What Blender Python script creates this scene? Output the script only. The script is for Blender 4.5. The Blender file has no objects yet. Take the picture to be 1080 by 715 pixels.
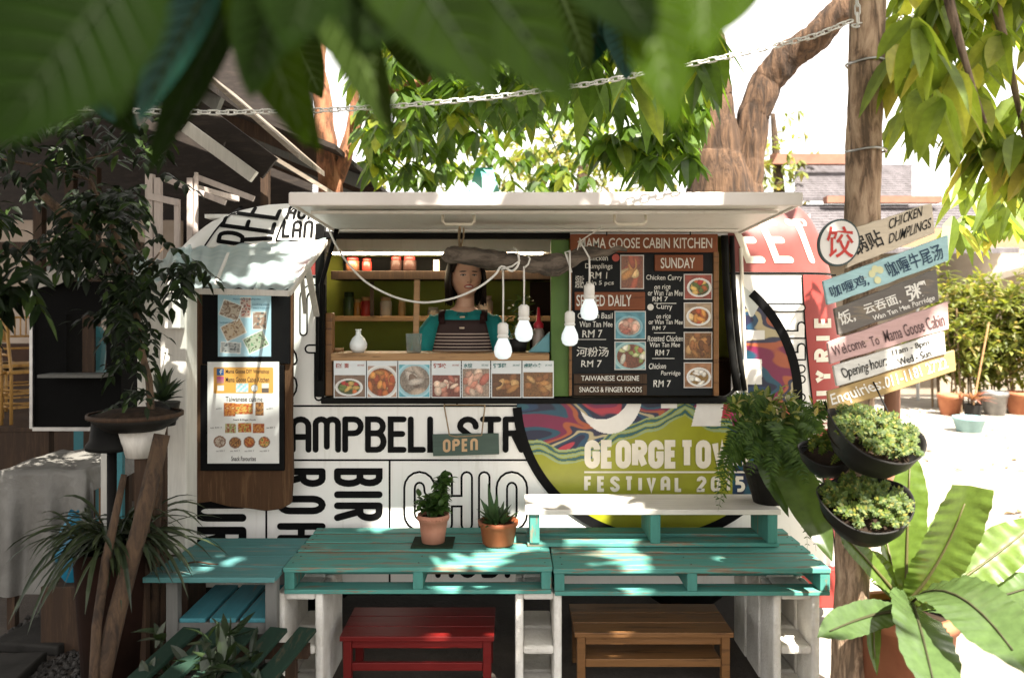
import bpy, math, random
from mathutils import Vector, Matrix, noise
import numpy as np

random.seed(11)
rnd = random.random
U = random.uniform
C = bpy.context.scene.collection
PI = math.pi
H, F, CX, CY = 1.67, 860.0, 540.0, 320.0          # eye height, focal length in photo pixels, horizon
V = Vector


def P(px, py, Y): return V(((px - CX) / F * Y, Y, H - (py - CY) / F * Y))
def PX(px, Y): return (px - CX) / F * Y
def PZ(py, Y): return H - (py - CY) / F * Y


WL = {}                                            # world position of each object's origin


def frame_of(d):
    d = V(d).normalized()
    a = V((0, 0, 1)) if abs(d.z) < .9 else V((0, 1, 0))
    s = d.cross(a).normalized()
    return s, s.cross(d).normalized()


class MB:
    def __init__(s): s.v = []; s.f = []; s.col = []; s.cur = None

    def add(s, verts, faces):
        b = len(s.v)
        s.v += [tuple(v) for v in verts]
        if s.cur is not None: s.col += [s.cur] * len(verts)
        s.f += [tuple(i + b for i in f) for f in faces]
        return s

    def box(s, c, size, R=None, tap=1.0):
        x, y, z = [q / 2 for q in size]
        vs = []
        for k in (-1, 1):
            t = tap if k > 0 else 1
            vs += [V((-x * t, -y * t, k * z)), V((x * t, -y * t, k * z)), V((x * t, y * t, k * z)), V((-x * t, y * t, k * z))]
        if R is not None: vs = [R @ v for v in vs]
        c = V(c)
        return s.add([v + c for v in vs], [(3, 2, 1, 0), (4, 5, 6, 7), (0, 1, 5, 4), (1, 2, 6, 5), (2, 3, 7, 6), (3, 0, 4, 7)])

    def bx(s, x0, x1, y0, y1, z0, z1):
        return s.box(((x0 + x1) / 2, (y0 + y1) / 2, (z0 + z1) / 2), (abs(x1 - x0), abs(y1 - y0), abs(z1 - z0)))

    def bar(s, p0, p1, w, h=None, roll=0):
        p0, p1 = V(p0), V(p1); h = h or w
        d = p1 - p0
        a, b = frame_of(d)
        if roll: q = Matrix.Rotation(roll, 3, d.normalized()); a = q @ a; b = q @ b
        R = Matrix((a, b, d.normalized())).transposed()
        return s.box((p0 + p1) / 2, (w, h, d.length), R)

    def tube(s, pts, r, n=8, cap=True, sq=1.0):
        pts = [V(p) for p in pts]
        if not isinstance(r, (list, tuple)): r = [r] * len(pts)
        vs, fs = [], []
        pa = None
        for i, p in enumerate(pts):
            d = (pts[min(i + 1, len(pts) - 1)] - pts[max(i - 1, 0)]).normalized()
            a = frame_of(d)[0] if pa is None else (pa - d * pa.dot(d)).normalized()
            b = d.cross(a).normalized()
            pa = a
            for k in range(n):
                t = 2 * PI * k / n
                vs.append(p + a * (math.cos(t) * r[i]) + b * (math.sin(t) * r[i] * sq))
        for i in range(len(pts) - 1):
            for k in range(n):
                fs.append((i * n + k, i * n + (k + 1) % n, (i + 1) * n + (k + 1) % n, (i + 1) * n + k))
        if cap:
            fs.append(tuple(range(n))[::-1]); fs.append(tuple(range((len(pts) - 1) * n, len(pts) * n)))
        return s.add(vs, fs)

    def lathe(s, prof, c=(0, 0, 0), n=24, R=None, a0=0, a1=2 * PI):
        c = V(c); full = abs(a1 - a0 - 2 * PI) < 1e-6
        m = n if full else n + 1
        vs = []
        for (r, z) in prof:
            for k in range(m):
                t = a0 + (a1 - a0) * k / n
                v = V((r * math.cos(t), r * math.sin(t), z))
                vs.append((R @ v if R is not None else v) + c)
        fs = []
        for i in range(len(prof) - 1):
            for k in range(n):
                k2 = (k + 1) % m if full else k + 1
                fs.append((i * m + k, i * m + k2, (i + 1) * m + k2, (i + 1) * m + k))
        return s.add(vs, fs)

    def grid(s, fn, nu, nv, colfn=None):
        vs = [fn(i / nu, j / nv) for j in range(nv + 1) for i in range(nu + 1)]
        fs = [(j * (nu + 1) + i, j * (nu + 1) + i + 1, (j + 1) * (nu + 1) + i + 1, (j + 1) * (nu + 1) + i) for j in range(nv) for i in range(nu)]
        old = s.cur; s.cur = None
        s.add(vs, fs)
        if colfn: s.col += [colfn(i / nu, j / nv) for j in range(nv + 1) for i in range(nu + 1)]
        elif old is not None: s.col += [old] * len(vs)
        s.cur = old
        return s

    def poly(s, pts): return s.add(pts, [tuple(range(len(pts)))])

    def prism(s, pts, off):
        """closed outline pts (list of Vector) extruded by vector off"""
        n = len(pts); off = V(off)
        vs = [V(p) for p in pts] + [V(p) + off for p in pts]
        return s.add(vs, [tuple(range(n)), tuple(range(n, 2 * n))[::-1]] + [(i, n + i, n + (i + 1) % n, (i + 1) % n) for i in range(n)])

    def build(s, name, mat, parent=None, smooth=False, bevel=0, fixn=False, loc=None, sub=0):
        me = bpy.data.meshes.new(name)
        o = V(loc) if loc is not None else (WL[parent.name] if parent is not None else V((0, 0, 0)))
        me.from_pydata([(v[0] - o.x, v[1] - o.y, v[2] - o.z) for v in s.v], [], s.f)
        if s.col and len(s.col) == len(s.v):
            a = me.color_attributes.new('Col', 'FLOAT_COLOR', 'POINT')
            a.data.foreach_set('color', np.array([tuple(c[:3]) + (1,) for c in s.col], dtype=np.float32).ravel())
        if fixn:
            import bmesh
            bm = bmesh.new(); bm.from_mesh(me); bmesh.ops.recalc_face_normals(bm, faces=bm.faces); bm.to_mesh(me); bm.free()
        if smooth: me.shade_smooth()
        me.materials.append(mat)
        ob = bpy.data.objects.new(name, me); C.objects.link(ob)
        if parent is not None:
            ob.parent = parent
            if loc is not None: ob.location = o - WL[parent.name]
        else: ob.location = o
        WL[ob.name] = o.copy()
        if bevel:
            m = ob.modifiers.new('bevel', 'BEVEL'); m.width = bevel; m.segments = 2; m.limit_method = 'ANGLE'; m.angle_limit = .6
        if sub:
            m = ob.modifiers.new('sub', 'SUBSURF'); m.levels = sub; m.render_levels = sub
        return ob


def tag(o, label, cat, group=None):
    o['label'] = label; o['category'] = cat
    if group: o['group'] = group
    return o


def thing(name, label, cat, loc=(0, 0, 0), group=None):
    o = bpy.data.objects.new(name, None); C.objects.link(o)
    o.empty_display_size = .1; o.location = loc; WL[o.name] = V(loc)
    return tag(o, label, cat, group)


def struct(o, kind='structure'): o['kind'] = kind; return o


def copy_tree(o, parent=None, loc=None, rz=0, label=None):
    c = o.copy(); C.objects.link(c)
    if parent is not None: c.parent = parent
    if loc is not None:
        c.location = loc; c.rotation_euler = (0, 0, rz)
    if label: c['label'] = label
    for ch in list(o.children): copy_tree(ch, c)
    return c


# ------------------------------------------------------------------ materials
def nt(name):
    m = bpy.data.materials.new(name); m.use_nodes = True
    t = m.node_tree
    return m, t.nodes, t.links, t.nodes['Principled BSDF']


def c4(c): return (c[0], c[1], c[2], 1)


def coords(N, L, stretch=(1, 1, 1), kind='Object'):
    tc = N.new('ShaderNodeTexCoord'); mp = N.new('ShaderNodeMapping')
    mp.inputs['Scale'].default_value = stretch
    L.new(tc.outputs[kind], mp.inputs['Vector'])
    return mp.outputs['Vector']


def nz(N, L, vec, scale, detail=5, rough=.6, dist=0):
    n = N.new('ShaderNodeTexNoise'); n.inputs['Scale'].default_value = scale
    n.inputs['Detail'].default_value = detail; n.inputs['Roughness'].default_value = rough
    n.inputs['Distortion'].default_value = dist
    L.new(vec, n.inputs['Vector'])
    return n.outputs['Fac']


def ramp(N, L, fac, stops):
    r = N.new('ShaderNodeValToRGB'); e = r.color_ramp.elements
    e[0].position, e[0].color = stops[0][0], c4(stops[0][1])
    e[1].position, e[1].color = stops[-1][0], c4(stops[-1][1])
    for p, c in stops[1:-1]:
        q = e.new(p); q.color = c4(c)
    L.new(fac, r.inputs['Fac'])
    return r.outputs['Color']


def mixc(N, L, fac, a, b, mode='MIX'):
    m = N.new('ShaderNodeMix'); m.data_type = 'RGBA'; m.blend_type = mode
    if isinstance(fac, (int, float)): m.inputs[0].default_value = fac
    else: L.new(fac, m.inputs[0])
    for k, q in ((6, a), (7, b)):
        if isinstance(q, (tuple, list)): m.inputs[k].default_value = c4(q)
        else: L.new(q, m.inputs[k])
    return m.outputs[2]


def bumpn(N, L, B, h, st, dist=.01):
    b = N.new('ShaderNodeBump'); b.inputs['Strength'].default_value = st; b.inputs['Distance'].default_value = dist
    L.new(h, b.inputs['Height']); L.new(b.outputs['Normal'], B.inputs['Normal'])


def M(name, col, rough=.6, col2=None, scale=5, lo=.35, hi=.65, bump=0, bscale=60, bdist=.004, metal=0, stretch=(1, 1, 1), spots=None, emit=0, spec=None):
    m, N, L, B = nt(name)
    vec = coords(N, L, stretch)
    B.inputs['Roughness'].default_value = rough; B.inputs['Metallic'].default_value = metal
    B.inputs['Specular IOR Level'].default_value = spec if spec is not None else (.12 if max(col) < .06 else .4)
    col2 = col2 or tuple(q * .8 for q in col)
    c = ramp(N, L, nz(N, L, vec, scale), [(lo, col2), (hi, col)])
    if spots:                                        # (colour, scale, threshold)
        f = ramp(N, L, nz(N, L, vec, spots[1], 8, .7), [(spots[2], (0, 0, 0)), (spots[2] + .04, (1, 1, 1))])
        c = mixc(N, L, f, c, spots[0])
    L.new(c, B.inputs['Base Color'])
    rr = N.new('ShaderNodeMapRange'); rr.inputs[3].default_value = max(.02, rough - .1); rr.inputs[4].default_value = min(1, rough + .15)
    L.new(nz(N, L, vec, scale * 3), rr.inputs[0]); L.new(rr.outputs[0], B.inputs['Roughness'])
    if bump: bumpn(N, L, B, nz(N, L, vec, bscale, 6, .65), bump, bdist)
    if emit:
        B.inputs['Emission Color'].default_value = c4(col); B.inputs['Emission Strength'].default_value = emit
    return m


def wood(name, paint, bare, wear=.62, grain=(1, 12, 12), rough=.65, dirt=.75, bump=.5):
    """painted plank: grain along the axis with the small stretch, bare wood where the paint is gone"""
    m, N, L, B = nt(name)
    vec = coords(N, L, grain)
    vec1 = coords(N, L, (1, 1, 1))
    g = nz(N, L, vec, 4, 8, .65, .4)
    b = nz(N, L, vec1, 2.2, 4)
    base = ramp(N, L, b, [(.3, tuple(q * dirt for q in paint)), (.7, paint)])
    base = mixc(N, L, .35, base, ramp(N, L, g, [(.3, tuple(q * .55 for q in paint)), (.6, paint)]))
    w = ramp(N, L, nz(N, L, vec, 2.3, 10, .72), [(wear, (0, 0, 0)), (wear + .05, (1, 1, 1))])
    col = mixc(N, L, w, base, ramp(N, L, g, [(.3, tuple(q * .5 for q in bare)), (.7, bare)]))
    L.new(col, B.inputs['Base Color'])
    B.inputs['Roughness'].default_value = rough; B.inputs['Specular IOR Level'].default_value = .3
    bumpn(N, L, B, g, bump, .004)
    return m


def leafm(name, c1, c2, trans=.45, rough=.4, yellow=None, spec=.5):
    m, N, L, B = nt(name)
    geo = N.new('ShaderNodeNewGeometry')
    stops = [(0, c1), (.85, c2)]
    if yellow: stops = [(0, c1), (.8, c2), (.95, yellow)]
    c = ramp(N, L, geo.outputs['Random Per Island'], stops)
    vec = coords(N, L)
    c = mixc(N, L, 1, c, ramp(N, L, nz(N, L, vec, 30, 3), [(.25, (.72, .72, .72)), (.75, (1.15, 1.15, 1.1))]), 'MULTIPLY')
    L.new(c, B.inputs['Base Color']); B.inputs['Roughness'].default_value = rough
    B.inputs['Specular IOR Level'].default_value = spec
    tr = N.new('ShaderNodeBsdfTranslucent')
    tc = mixc(N, L, 1, c, (1.6, 1.5, .7), 'MULTIPLY'); L.new(tc, tr.inputs['Color'])
    mx = N.new('ShaderNodeMixShader'); mx.inputs[0].default_value = trans
    out = N['Material Output']
    L.new(B.outputs[0], mx.inputs[1]); L.new(tr.outputs[0], mx.inputs[2]); L.new(mx.outputs[0], out.inputs['Surface'])
    return m


def printed(name, rough=.35):
    m, N, L, B = nt(name)
    a = N.new('ShaderNodeAttribute'); a.attribute_name = 'Col'
    vec = coords(N, L)
    c = mixc(N, L, 1, a.outputs['Color'], ramp(N, L, nz(N, L, vec, 9, 4), [(.3, (.86, .85, .84)), (.65, (1, 1, 1))]), 'MULTIPLY')
    L.new(c, B.inputs['Base Color']); B.inputs['Roughness'].default_value = rough
    return m


def bark(name, c1, c2, scale=9, stretch=(1, 1, .22), bump=1.0, bd=.03):
    m, N, L, B = nt(name)
    vec = coords(N, L, stretch)
    f = nz(N, L, vec, scale * 2, 9, .68, .6)
    c = ramp(N, L, f, [(.40, tuple(q * .16 for q in c1)), (.485, c1), (.60, c2)])
    big = nz(N, L, coords(N, L), 3, 3)
    c = mixc(N, L, .28, c, ramp(N, L, big, [(.3, c1), (.7, c2)]))
    L.new(c, B.inputs['Base Color']); B.inputs['Roughness'].default_value = .9
    bumpn(N, L, B, f, bump, bd)
    return m


m_white, _N, _L, _B = nt('white_vehicle_paint')
_v = coords(_N, _L)
_c = ramp(_N, _L, nz(_N, _L, _v, 2.2, 6), [(.3, (.74, .73, .69)), (.7, (.82, .81, .78))])
_f = ramp(_N, _L, nz(_N, _L, coords(_N, _L, (9, 9, .7)), 2.4, 8, .7), [(.54, (0, 0, 0)), (.82, (.4, .4, .4))])
_c = mixc(_N, _L, _f, _c, (.36, .31, .24))                                # rain streaks
_f = ramp(_N, _L, nz(_N, _L, _v, 16, 10, .75), [(.66, (0, 0, 0)), (.71, (.8, .8, .8))])
_c = mixc(_N, _L, _f, _c, (.30, .25, .19))                                # scuffs
_L.new(_c, _B.inputs['Base Color']); _B.inputs['Roughness'].default_value = .38
bumpn(_N, _L, _B, nz(_N, _L, _v, 5, 3), .12, .02)
m_black = M('black_vinyl', (.004, .004, .0045), .5, (.007, .007, .007), spec=.06)
m_blackrub = M('black_rubber', (.005, .005, .005), .6, (.009, .009, .008), 8, spec=.08)
m_red = M('red_vinyl', (.33, .045, .038), .45, (.25, .036, .03), 3)
m_redlight = M('faded_red_vinyl', (.23, .062, .055), .5, (.18, .045, .04), 4)
m_cream = M('cream_vinyl', (.74, .69, .58), .45)
m_print = printed('printed_picture')
m_matte = printed('matte_print', .75)
m_teal = wood('teal_painted_plank', (.080, .275, .235), (.25, .20, .14), .545, (1.2, 14, 14))
m_tealv = wood('teal_painted_block', (.065, .24, .205), (.26, .19, .12), .57, (12, 12, 2))
m_teal2 = wood('faded_teal_plank', (.075, .215, .215), (.24, .22, .18), .56, (1.2, 14, 14))
m_blueslat = wood('blue_painted_slat', (.055, .23, .27), (.28, .24, .18), .60, (14, 1.2, 14))
m_greenslat = wood('mossy_green_slat', (.010, .032, .020), (.06, .055, .035), .58, (14, 1.2, 14), .8)
m_bare = wood('bare_pallet_plank', (.19, .13, .075), (.13, .09, .05), .55, (1.2, 14, 14), .8)
m_grey = wood('weathered_grey_wood', (.15, .15, .14), (.22, .17, .12), .6, (14, 14, 1.2), .8)
m_board = wood('white_painted_board', (.66, .63, .57), (.36, .28, .19), .67, (1.2, 14, 14), .6)
m_whitewood = wood('white_painted_post', (.62, .60, .55), (.30, .24, .17), .68, (14, 14, 1.3), .6)
m_redwood = wood('red_painted_bench', (.15, .007, .006), (.06, .012, .009), .62, (1.2, 14, 14), .5)
m_pine = wood('varnished_pine', (.21, .10, .036), (.13, .06, .022), .55, (1.2, 14, 14), .45)
m_dark = wood('dark_stained_timber', (.042, .023, .013), (.065, .036, .019), .5, (14, 14, 1.2), .75)
m_slab = wood('rough_brown_slab', (.080, .038, .016), (.13, .068, .030), .52, (16, 16, 1), .85, .6, 1.0)
m_counter = wood('counter_wood', (.40, .235, .11), (.28, .155, .07), .55, (1, 14, 14), .5)
m_gold = wood('golden_chair_wood', (.48, .27, .08), (.36, .19, .06), .55, (6, 6, 1), .4)
m_block = M('white_painted_concrete', (.82, .80, .75), .95, (.62, .59, .53), 6, bump=.9, bscale=60, bdist=.010, spots=((.25, .22, .17), 9, .66))
m_terra = M('terracotta', (.44, .175, .085), .75, (.34, .12, .06), 7, bump=.15)
m_terra2 = M('orange_plastic_pot', (.28, .085, .03), .55, (.20, .055, .02), 6)
m_soil = M('potting_soil', (.035, .022, .014), .95, (.015, .010, .007), 30, bump=1, bscale=60)
m_blackpot = M('black_plastic_pot', (.009, .0085, .008), .5, (.018, .017, .015), 9, spec=.2)
m_metal = M('brushed_metal', (.45, .45, .44), .35, (.3, .3, .3), 8, metal=.9)
m_chain = M('white_plastic_chain', (.72, .72, .68), .5, (.5, .5, .46), 20)
m_cord = M('white_cord', (.78, .77, .73), .6)
m_rope = M('jute_rope', (.30, .22, .13), .9, (.2, .14, .08), 40)
m_bulb = M('frosted_white_bulb', (.84, .89, .90), .2, (.80, .86, .88), 4)
m_bulblit = M('glowing_frosted_bulb', (.80, .89, .92), .2, (.78, .87, .9), 4, emit=.10)
m_olive = M('olive_green_wall', (.31, .34, .045), .7, (.24, .265, .035), 3)
m_green = M('green_painted_frame', (.09, .18, .03), .5, (.065, .135, .022), 4)
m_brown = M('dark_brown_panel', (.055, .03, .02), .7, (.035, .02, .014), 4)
m_hdrwood = wood('reddish_sign_wood', (.20, .060, .022), (.14, .04, .015), .6, (1.2, 14, 14), .6)
m_chalk = M('white_chalk_paint', (.72, .71, .66), .8, (.55, .54, .50), 40)
m_chalkboard = M('black_chalkboard', (.006, .007, .008), .5, (.013, .015, .016), 3, spec=.12)
m_glass, _N, _L, _B = nt('clear_tumbler_glass')
_B.inputs['Roughness'].default_value = .05; _B.inputs['Specular IOR Level'].default_value = .8
_L.new(ramp(_N, _L, nz(_N, _L, coords(_N, _L), 8), [(.3, (.35, .42, .40)), (.7, (.5, .56, .54))]), _B.inputs['Base Color'])
_tp = _N.new('ShaderNodeBsdfTransparent'); _tp.inputs[0].default_value = (.9, .95, .93, 1); _fr = _N.new('ShaderNodeLayerWeight'); _fr.inputs['Blend'].default_value = .35
_x = _N.new('ShaderNodeMixShader'); _mr = _N.new('ShaderNodeMapRange'); _mr.inputs[3].default_value = .12; _mr.inputs[4].default_value = .8; _L.new(_fr.outputs['Facing'], _mr.inputs[0]); _L.new(_mr.outputs[0], _x.inputs[0])
_L.new(_tp.outputs[0], _x.inputs[1]); _L.new(_B.outputs[0], _x.inputs[2]); _L.new(_x.outputs[0], _N['Material Output'].inputs['Surface'])
m_plastic, _N, _L, _B = nt('clouded_plastic_sheet')
_B.inputs['Roughness'].default_value = .35
_L.new(ramp(_N, _L, nz(_N, _L, coords(_N, _L, (1, 8, 1)), 5, 6), [(.3, (.34, .45, .47)), (.7, (.56, .66, .68))]), _B.inputs['Base Color'])
_t = _N.new('ShaderNodeBsdfTranslucent'); _t.inputs[0].default_value = (.66, .78, .78, 1)
_tp = _N.new('ShaderNodeBsdfTransparent'); _tp.inputs[0].default_value = (.82, .9, .9, 1)
_x = _N.new('ShaderNodeMixShader'); _x.inputs[0].default_value = .45
_x2 = _N.new('ShaderNodeMixShader'); _x2.inputs[0].default_value = .42
_L.new(_B.outputs[0], _x.inputs[1]); _L.new(_t.outputs[0], _x.inputs[2]); _L.new(_x.outputs[0], _x2.inputs[1]); _L.new(_tp.outputs[0], _x2.inputs[2])
_L.new(_x2.outputs[0], _N['Material Output'].inputs['Surface'])


def flat(col, rough=.55, name='painted_colour', v=.8): return M(name, col, rough, tuple(q * v for q in col), 6)


# ------------------------------------------------------------------ lettering
def arc(cx, cy, rx, ry, a0, a1, n=8):
    return [(cx + rx * math.cos(math.radians(a0 + (a1 - a0) * i / n)), cy + ry * math.sin(math.radians(a0 + (a1 - a0) * i / n))) for i in range(n + 1)]


_w = .46; _r = .23
_arch = [(0, 0), (0, 1 - _r)] + arc(_r, 1 - _r, _r, _r, 180, 0)[1:] + [(_w, 0)]
_cup = [(0, 1), (0, _r)] + arc(_r, _r, _r, _r, 180, 360)[1:] + [(_w, 1)]
_pb = [(0, 1), (_w - .2, 1)] + arc(_w - .2, .77, .2, .23, 90, -90)[1:] + [(0, .54)]
_q = .2
GL = {
 'A': (_w, [_arch, [(0, .42), (_w, .42)]]),
 'B': (_w, [[(0, 0), (0, 1), (_w - _q - .02, 1)] + arc(_w - _q - .02, .77, _q, .23, 90, -90)[1:] + [(0, .54)], [(.02, .54), (_w - _q, .54)] + arc(_w - _q, .27, _q, .27, 90, -90)[1:] + [(0, 0)]]),
 'C': (_w, [[(_w, .72), (_w, 1 - _r)] + arc(_r, 1 - _r, _r, _r, 0, 180)[1:] + [(0, _r)] + arc(_r, _r, _r, _r, 180, 360)[1:] + [(_w, .28)]]),
 'E': (.38, [[(.38, 1), (0, 1), (0, 0), (.38, 0)], [(0, .52), (.34, .52)]]),
 'F': (.38, [[(.38, 1), (0, 1), (0, 0)], [(0, .52), (.34, .52)]]),
 'G': (_w, [[(_w, .72), (_w, 1 - _r)] + arc(_r, 1 - _r, _r, _r, 0, 180)[1:] + [(0, _r)] + arc(_r, _r, _r, _r, 180, 360)[1:] + [(_w, .48), (.24, .48)]]),
 'H': (_w, [[(0, 0), (0, 1)], [(_w, 0), (_w, 1)], [(0, .5), (_w, .5)]]),
 'I': (.02, [[(.01, 0), (.01, 1)]]),
 'L': (.36, [[(0, 1), (0, 0), (.36, 0)]]),
 'M': (.66, [[(0, 0), (0, .84)] + arc(.165, .84, .165, .16, 180, 0)[1:] + [(.33, .1)], [(.33, .84)] + arc(.495, .84, .165, .16, 180, 0)[1:] + [(.66, 0)]]),
 'N': (_w, [_arch]),
 'O': (_w, [[(0, .5), (0, 1 - _r)] + arc(_r, 1 - _r, _r, _r, 180, 0)[1:] + [(_w, _r)] + arc(_r, _r, _r, _r, 360, 180)[1:] + [(0, .5)]]),
 '0': None,
 'P': (_w, [[(0, 0), (0, 1)], _pb]),
 'R': (_w, [[(0, 0), (0, 1)], _pb, [(.22, .54), (_w, 0)]]),
 'S': (_w, [[(_w, .76), (_w, 1 - _r)] + arc(_r, 1 - _r, _r, _r, 0, 180)[1:] + [(.02, .7), (_w - .02, .32), (_w, _r)] + arc(_r, _r, _r, _r, 360, 180)[1:] + [(0, .24)]]),
 'T': (.46, [[(0, 1), (.46, 1)], [(.23, 1), (.23, 0)]]),
 'U': (_w, [_cup]),
 'V': (_w, [[(0, 1), (.23, 0), (_w, 1)]]),
 'W': (.7, [[(0, 1), (.17, 0), (.35, .9), (.53, 0), (.7, 1)]]),
 'X': (_w, [[(0, 1), (_w, 0)], [(_w, 1), (0, 0)]]),
 'Y': (_w, [[(0, 1), (.23, .5), (_w, 1)], [(.23, .5), (.23, 0)]]),
 '1': (.2, [[(0, .8), (.14, 1), (.14, 0)]]),
 '2': (_w, [[(0, .74), (0, 1 - _r)] + arc(_r, 1 - _r, _r, _r, 180, 0)[1:] + [(_w, .66), (0, .05), (0, 0), (_w, 0)]]),
 '8': (_w, [[(.23, .52)] + arc(.23, .77, .2, .23, -90, 270, 16)[1:], [(.23, .5)] + arc(.23, .26, .23, .26, 90, 450, 16)[1:]]),
 '5': (_w, [[(_w, 1), (0, 1), (0, .58), (_w - _r, .58)] + arc(_w - _r, .29, _r, .29, 90, -90)[1:] + [(0, 0)]]),
 ' ': (.10, []),
}
GL['0'] = GL['O']


def rough(mb, amp, scale, stretch=(1, 1, 1), start=0, o=0.0):
    """push the vertices of a tube off their axis ring by noise: real bark ridges"""
    import bmesh
    vs = [V(v) for v in mb.v]; nr = [V((0, 0, 0)) for _ in vs]
    for f in mb.f:
        if len(f) > 4 or f[0] < start: continue
        a, b, c, d = [vs[i] for i in f]; n_ = (c - a).cross(d - b)
        for i in f: nr[i] += n_
    for i in range(start, len(vs)):
        if nr[i].length < 1e-12: continue
        q = V((vs[i].x * stretch[0], vs[i].y * stretch[1], vs[i].z * stretch[2])) * scale + V((o, o, o))
        h = noise.noise(q) + .5 * noise.noise(q * 2.3 + V((9, 3, 1)))
        mb.v[i] = tuple(vs[i] + nr[i].normalized() * (amp * h))


def ribbon(pts, w, roundcap=True, closed=False):
    """flat mitred strip along 2-D pts -> (verts2d, faces)"""
    p = [V((a, b)) for a, b in pts]
    q = [p[0]]
    for a in p[1:]:
        if (a - q[-1]).length > 1e-5: q.append(a)
    p = q; n = len(p)
    if n < 2: return [], []
    cl = (p[0] - p[-1]).length < 1e-4
    vs, fs = [], []
    for i in range(n):
        if cl: a, b = p[(i - 1) % (n - 1)], p[(i + 1) % (n - 1)] if i < n - 1 else p[1]
        else: a, b = p[max(i - 1, 0)], p[min(i + 1, n - 1)]
        d1 = (p[i] - a).normalized() if (p[i] - a).length > 1e-6 else (b - p[i]).normalized()
        d2 = (b - p[i]).normalized() if (b - p[i]).length > 1e-6 else d1
        n1 = V((-d1.y, d1.x)); n2 = V((-d2.y, d2.x))
        m = (n1 + n2)
        m = m.normalized() if m.length > 1e-6 else n1
        k = min(1 / max(m.dot(n1), .35), 2)
        vs += [p[i] + m * (w / 2 * k), p[i] - m * (w / 2 * k)]
    for i in range(n - 1): fs.append((2 * i, 2 * i + 1, 2 * i + 3, 2 * i + 2))
    if roundcap and not cl:
        for (i, s) in ((0, -1), (n - 1, 1)):
            d = (p[1] - p[0]).normalized() if i == 0 else (p[-1] - p[-2]).normalized()
            d = d * s; nn = V((-d.y, d.x)); b = len(vs)
            fan = [p[i] + nn * (w / 2 * math.cos(t)) + d * (w / 2 * math.sin(t)) for t in [PI * k / 6 for k in range(7)]]
            vs += fan; fs.append(tuple(range(b, b + 7)))
    return vs, fs


def resample(pts, step):
    out = [pts[0]]
    for a, b in zip(pts, pts[1:]):
        L_ = math.hypot(b[0] - a[0], b[1] - a[1]); n = max(1, int(L_ / step))
        for k in range(1, n + 1): out.append((a[0] + (b[0] - a[0]) * k / n, a[1] + (b[1] - a[1]) * k / n))
    return out


def word_strokes(word, h, gap=.2, ws=1.0):
    """list of polylines in metres, baseline origin; returns (strokes, width)"""
    x = 0; out = []
    for ch in word:
        g = GL[ch]
        for st in g[1]: out.append([((a * ws) * h + x, b * h) for a, b in st])
        x += (g[0] * ws + gap) * h
    return out, x - gap * h


def strokes_to(mb, strokes, w, place, off0=0.0, doff=.00012, roundcap=True, step=None):
    """place(u, v, off) -> world"""
    o = off0
    for st in strokes:
        if step: st = resample(st, step)
        vs, fs = ribbon(st, w, roundcap)
        mb.add([place(v[0], v[1], o) for v in vs], fs)
        o += doff
    return o


def text_geo(body, bold=0.0):
    cu = bpy.data.curves.new('lettering_curve', 'FONT'); cu.body = body; cu.offset = bold; cu.resolution_u = 3
    ob = bpy.data.objects.new('lettering_source', cu)
    me = bpy.data.meshes.new_from_object(ob)
    vs = [(v.co.x, v.co.y) for v in me.vertices]; fs = [tuple(p.vertices) for p in me.polygons]
    bpy.data.objects.remove(ob); bpy.data.curves.remove(cu); bpy.data.meshes.remove(me)
    return vs, fs


def txt(mb, body, u, v, w, h, place, off=.002, bold=0.0, warp=0.0, shear=0.0, seed=0):
    """fit text into the box u..u+w, v..v+h of a placing frame; hand-drawn wobble by warp"""
    vs, fs = text_geo(body, bold)
    if not vs: return
    x0 = min(a for a, b in vs); x1 = max(a for a, b in vs); y0 = min(b for a, b in vs); y1 = max(b for a, b in vs)
    out = []
    for a, b in vs:
        s = (a - x0) / (x1 - x0) * w; t = (b - y0) / (y1 - y0) * h
        if warp:
            q = V((s / h * .9 + seed * 7.3, t / h * .9, seed))
            s += noise.noise(q) * warp * h; t += noise.noise(q + V((31, 7, 3))) * warp * h
        s += shear * t
        out.append(place(u + s, v + t, off))
    mb.add(out, fs)


def pplane(Y):
    """frame in photo pixels on the plane y = Y (u right, v up = -py)"""
    return lambda u, v, off: V(((u - CX) / F * Y, Y - off, H + (v + CY) / F * Y))


def ptxt(mb, body, px0, px1, py0, py1, Y, **k):
    """text filling photo-pixel box at depth Y"""
    txt(mb, body, px0, -py1, px1 - px0, py1 - py0, pplane(Y), **k)


# ------------------------------------------------------------------ foliage helpers
def leaf(mb, base, d, L_, W, up=V((0, 0, 1)), droop=.25, fold=.3, n=4, tip=.75, wav=0.0, curl=0.0):
    d = V(d).normalized()
    s = d.cross(up)
    s = s.normalized() if s.length > 1e-3 else V((1, 0, 0))
    nn = s.cross(d).normalized()
    vs, fs = [], []
    for i in range(n + 1):
        t = i / n
        c = base + d * (L_ * t) - nn * (curl * L_ * t * t) + V((0, 0, -droop * L_ * t * t))
        w = W * .5 * (math.sin(PI * min(1, t ** tip * .97 + .03)) ** .8 if t < 1 else 0.0) + W * .015
        z = nn * (wav * W * math.sin(t * 14 + L_ * 90))
        vs += [c - s * w + nn * (w * fold) + z, c, c + s * w + nn * (w * fold) - z]
    for i in range(n):
        a = 3 * i
        fs += [(a, a + 1, a + 4, a + 3), (a + 1, a + 2, a + 5, a + 4)]
    mb.add(vs, fs)


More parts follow.
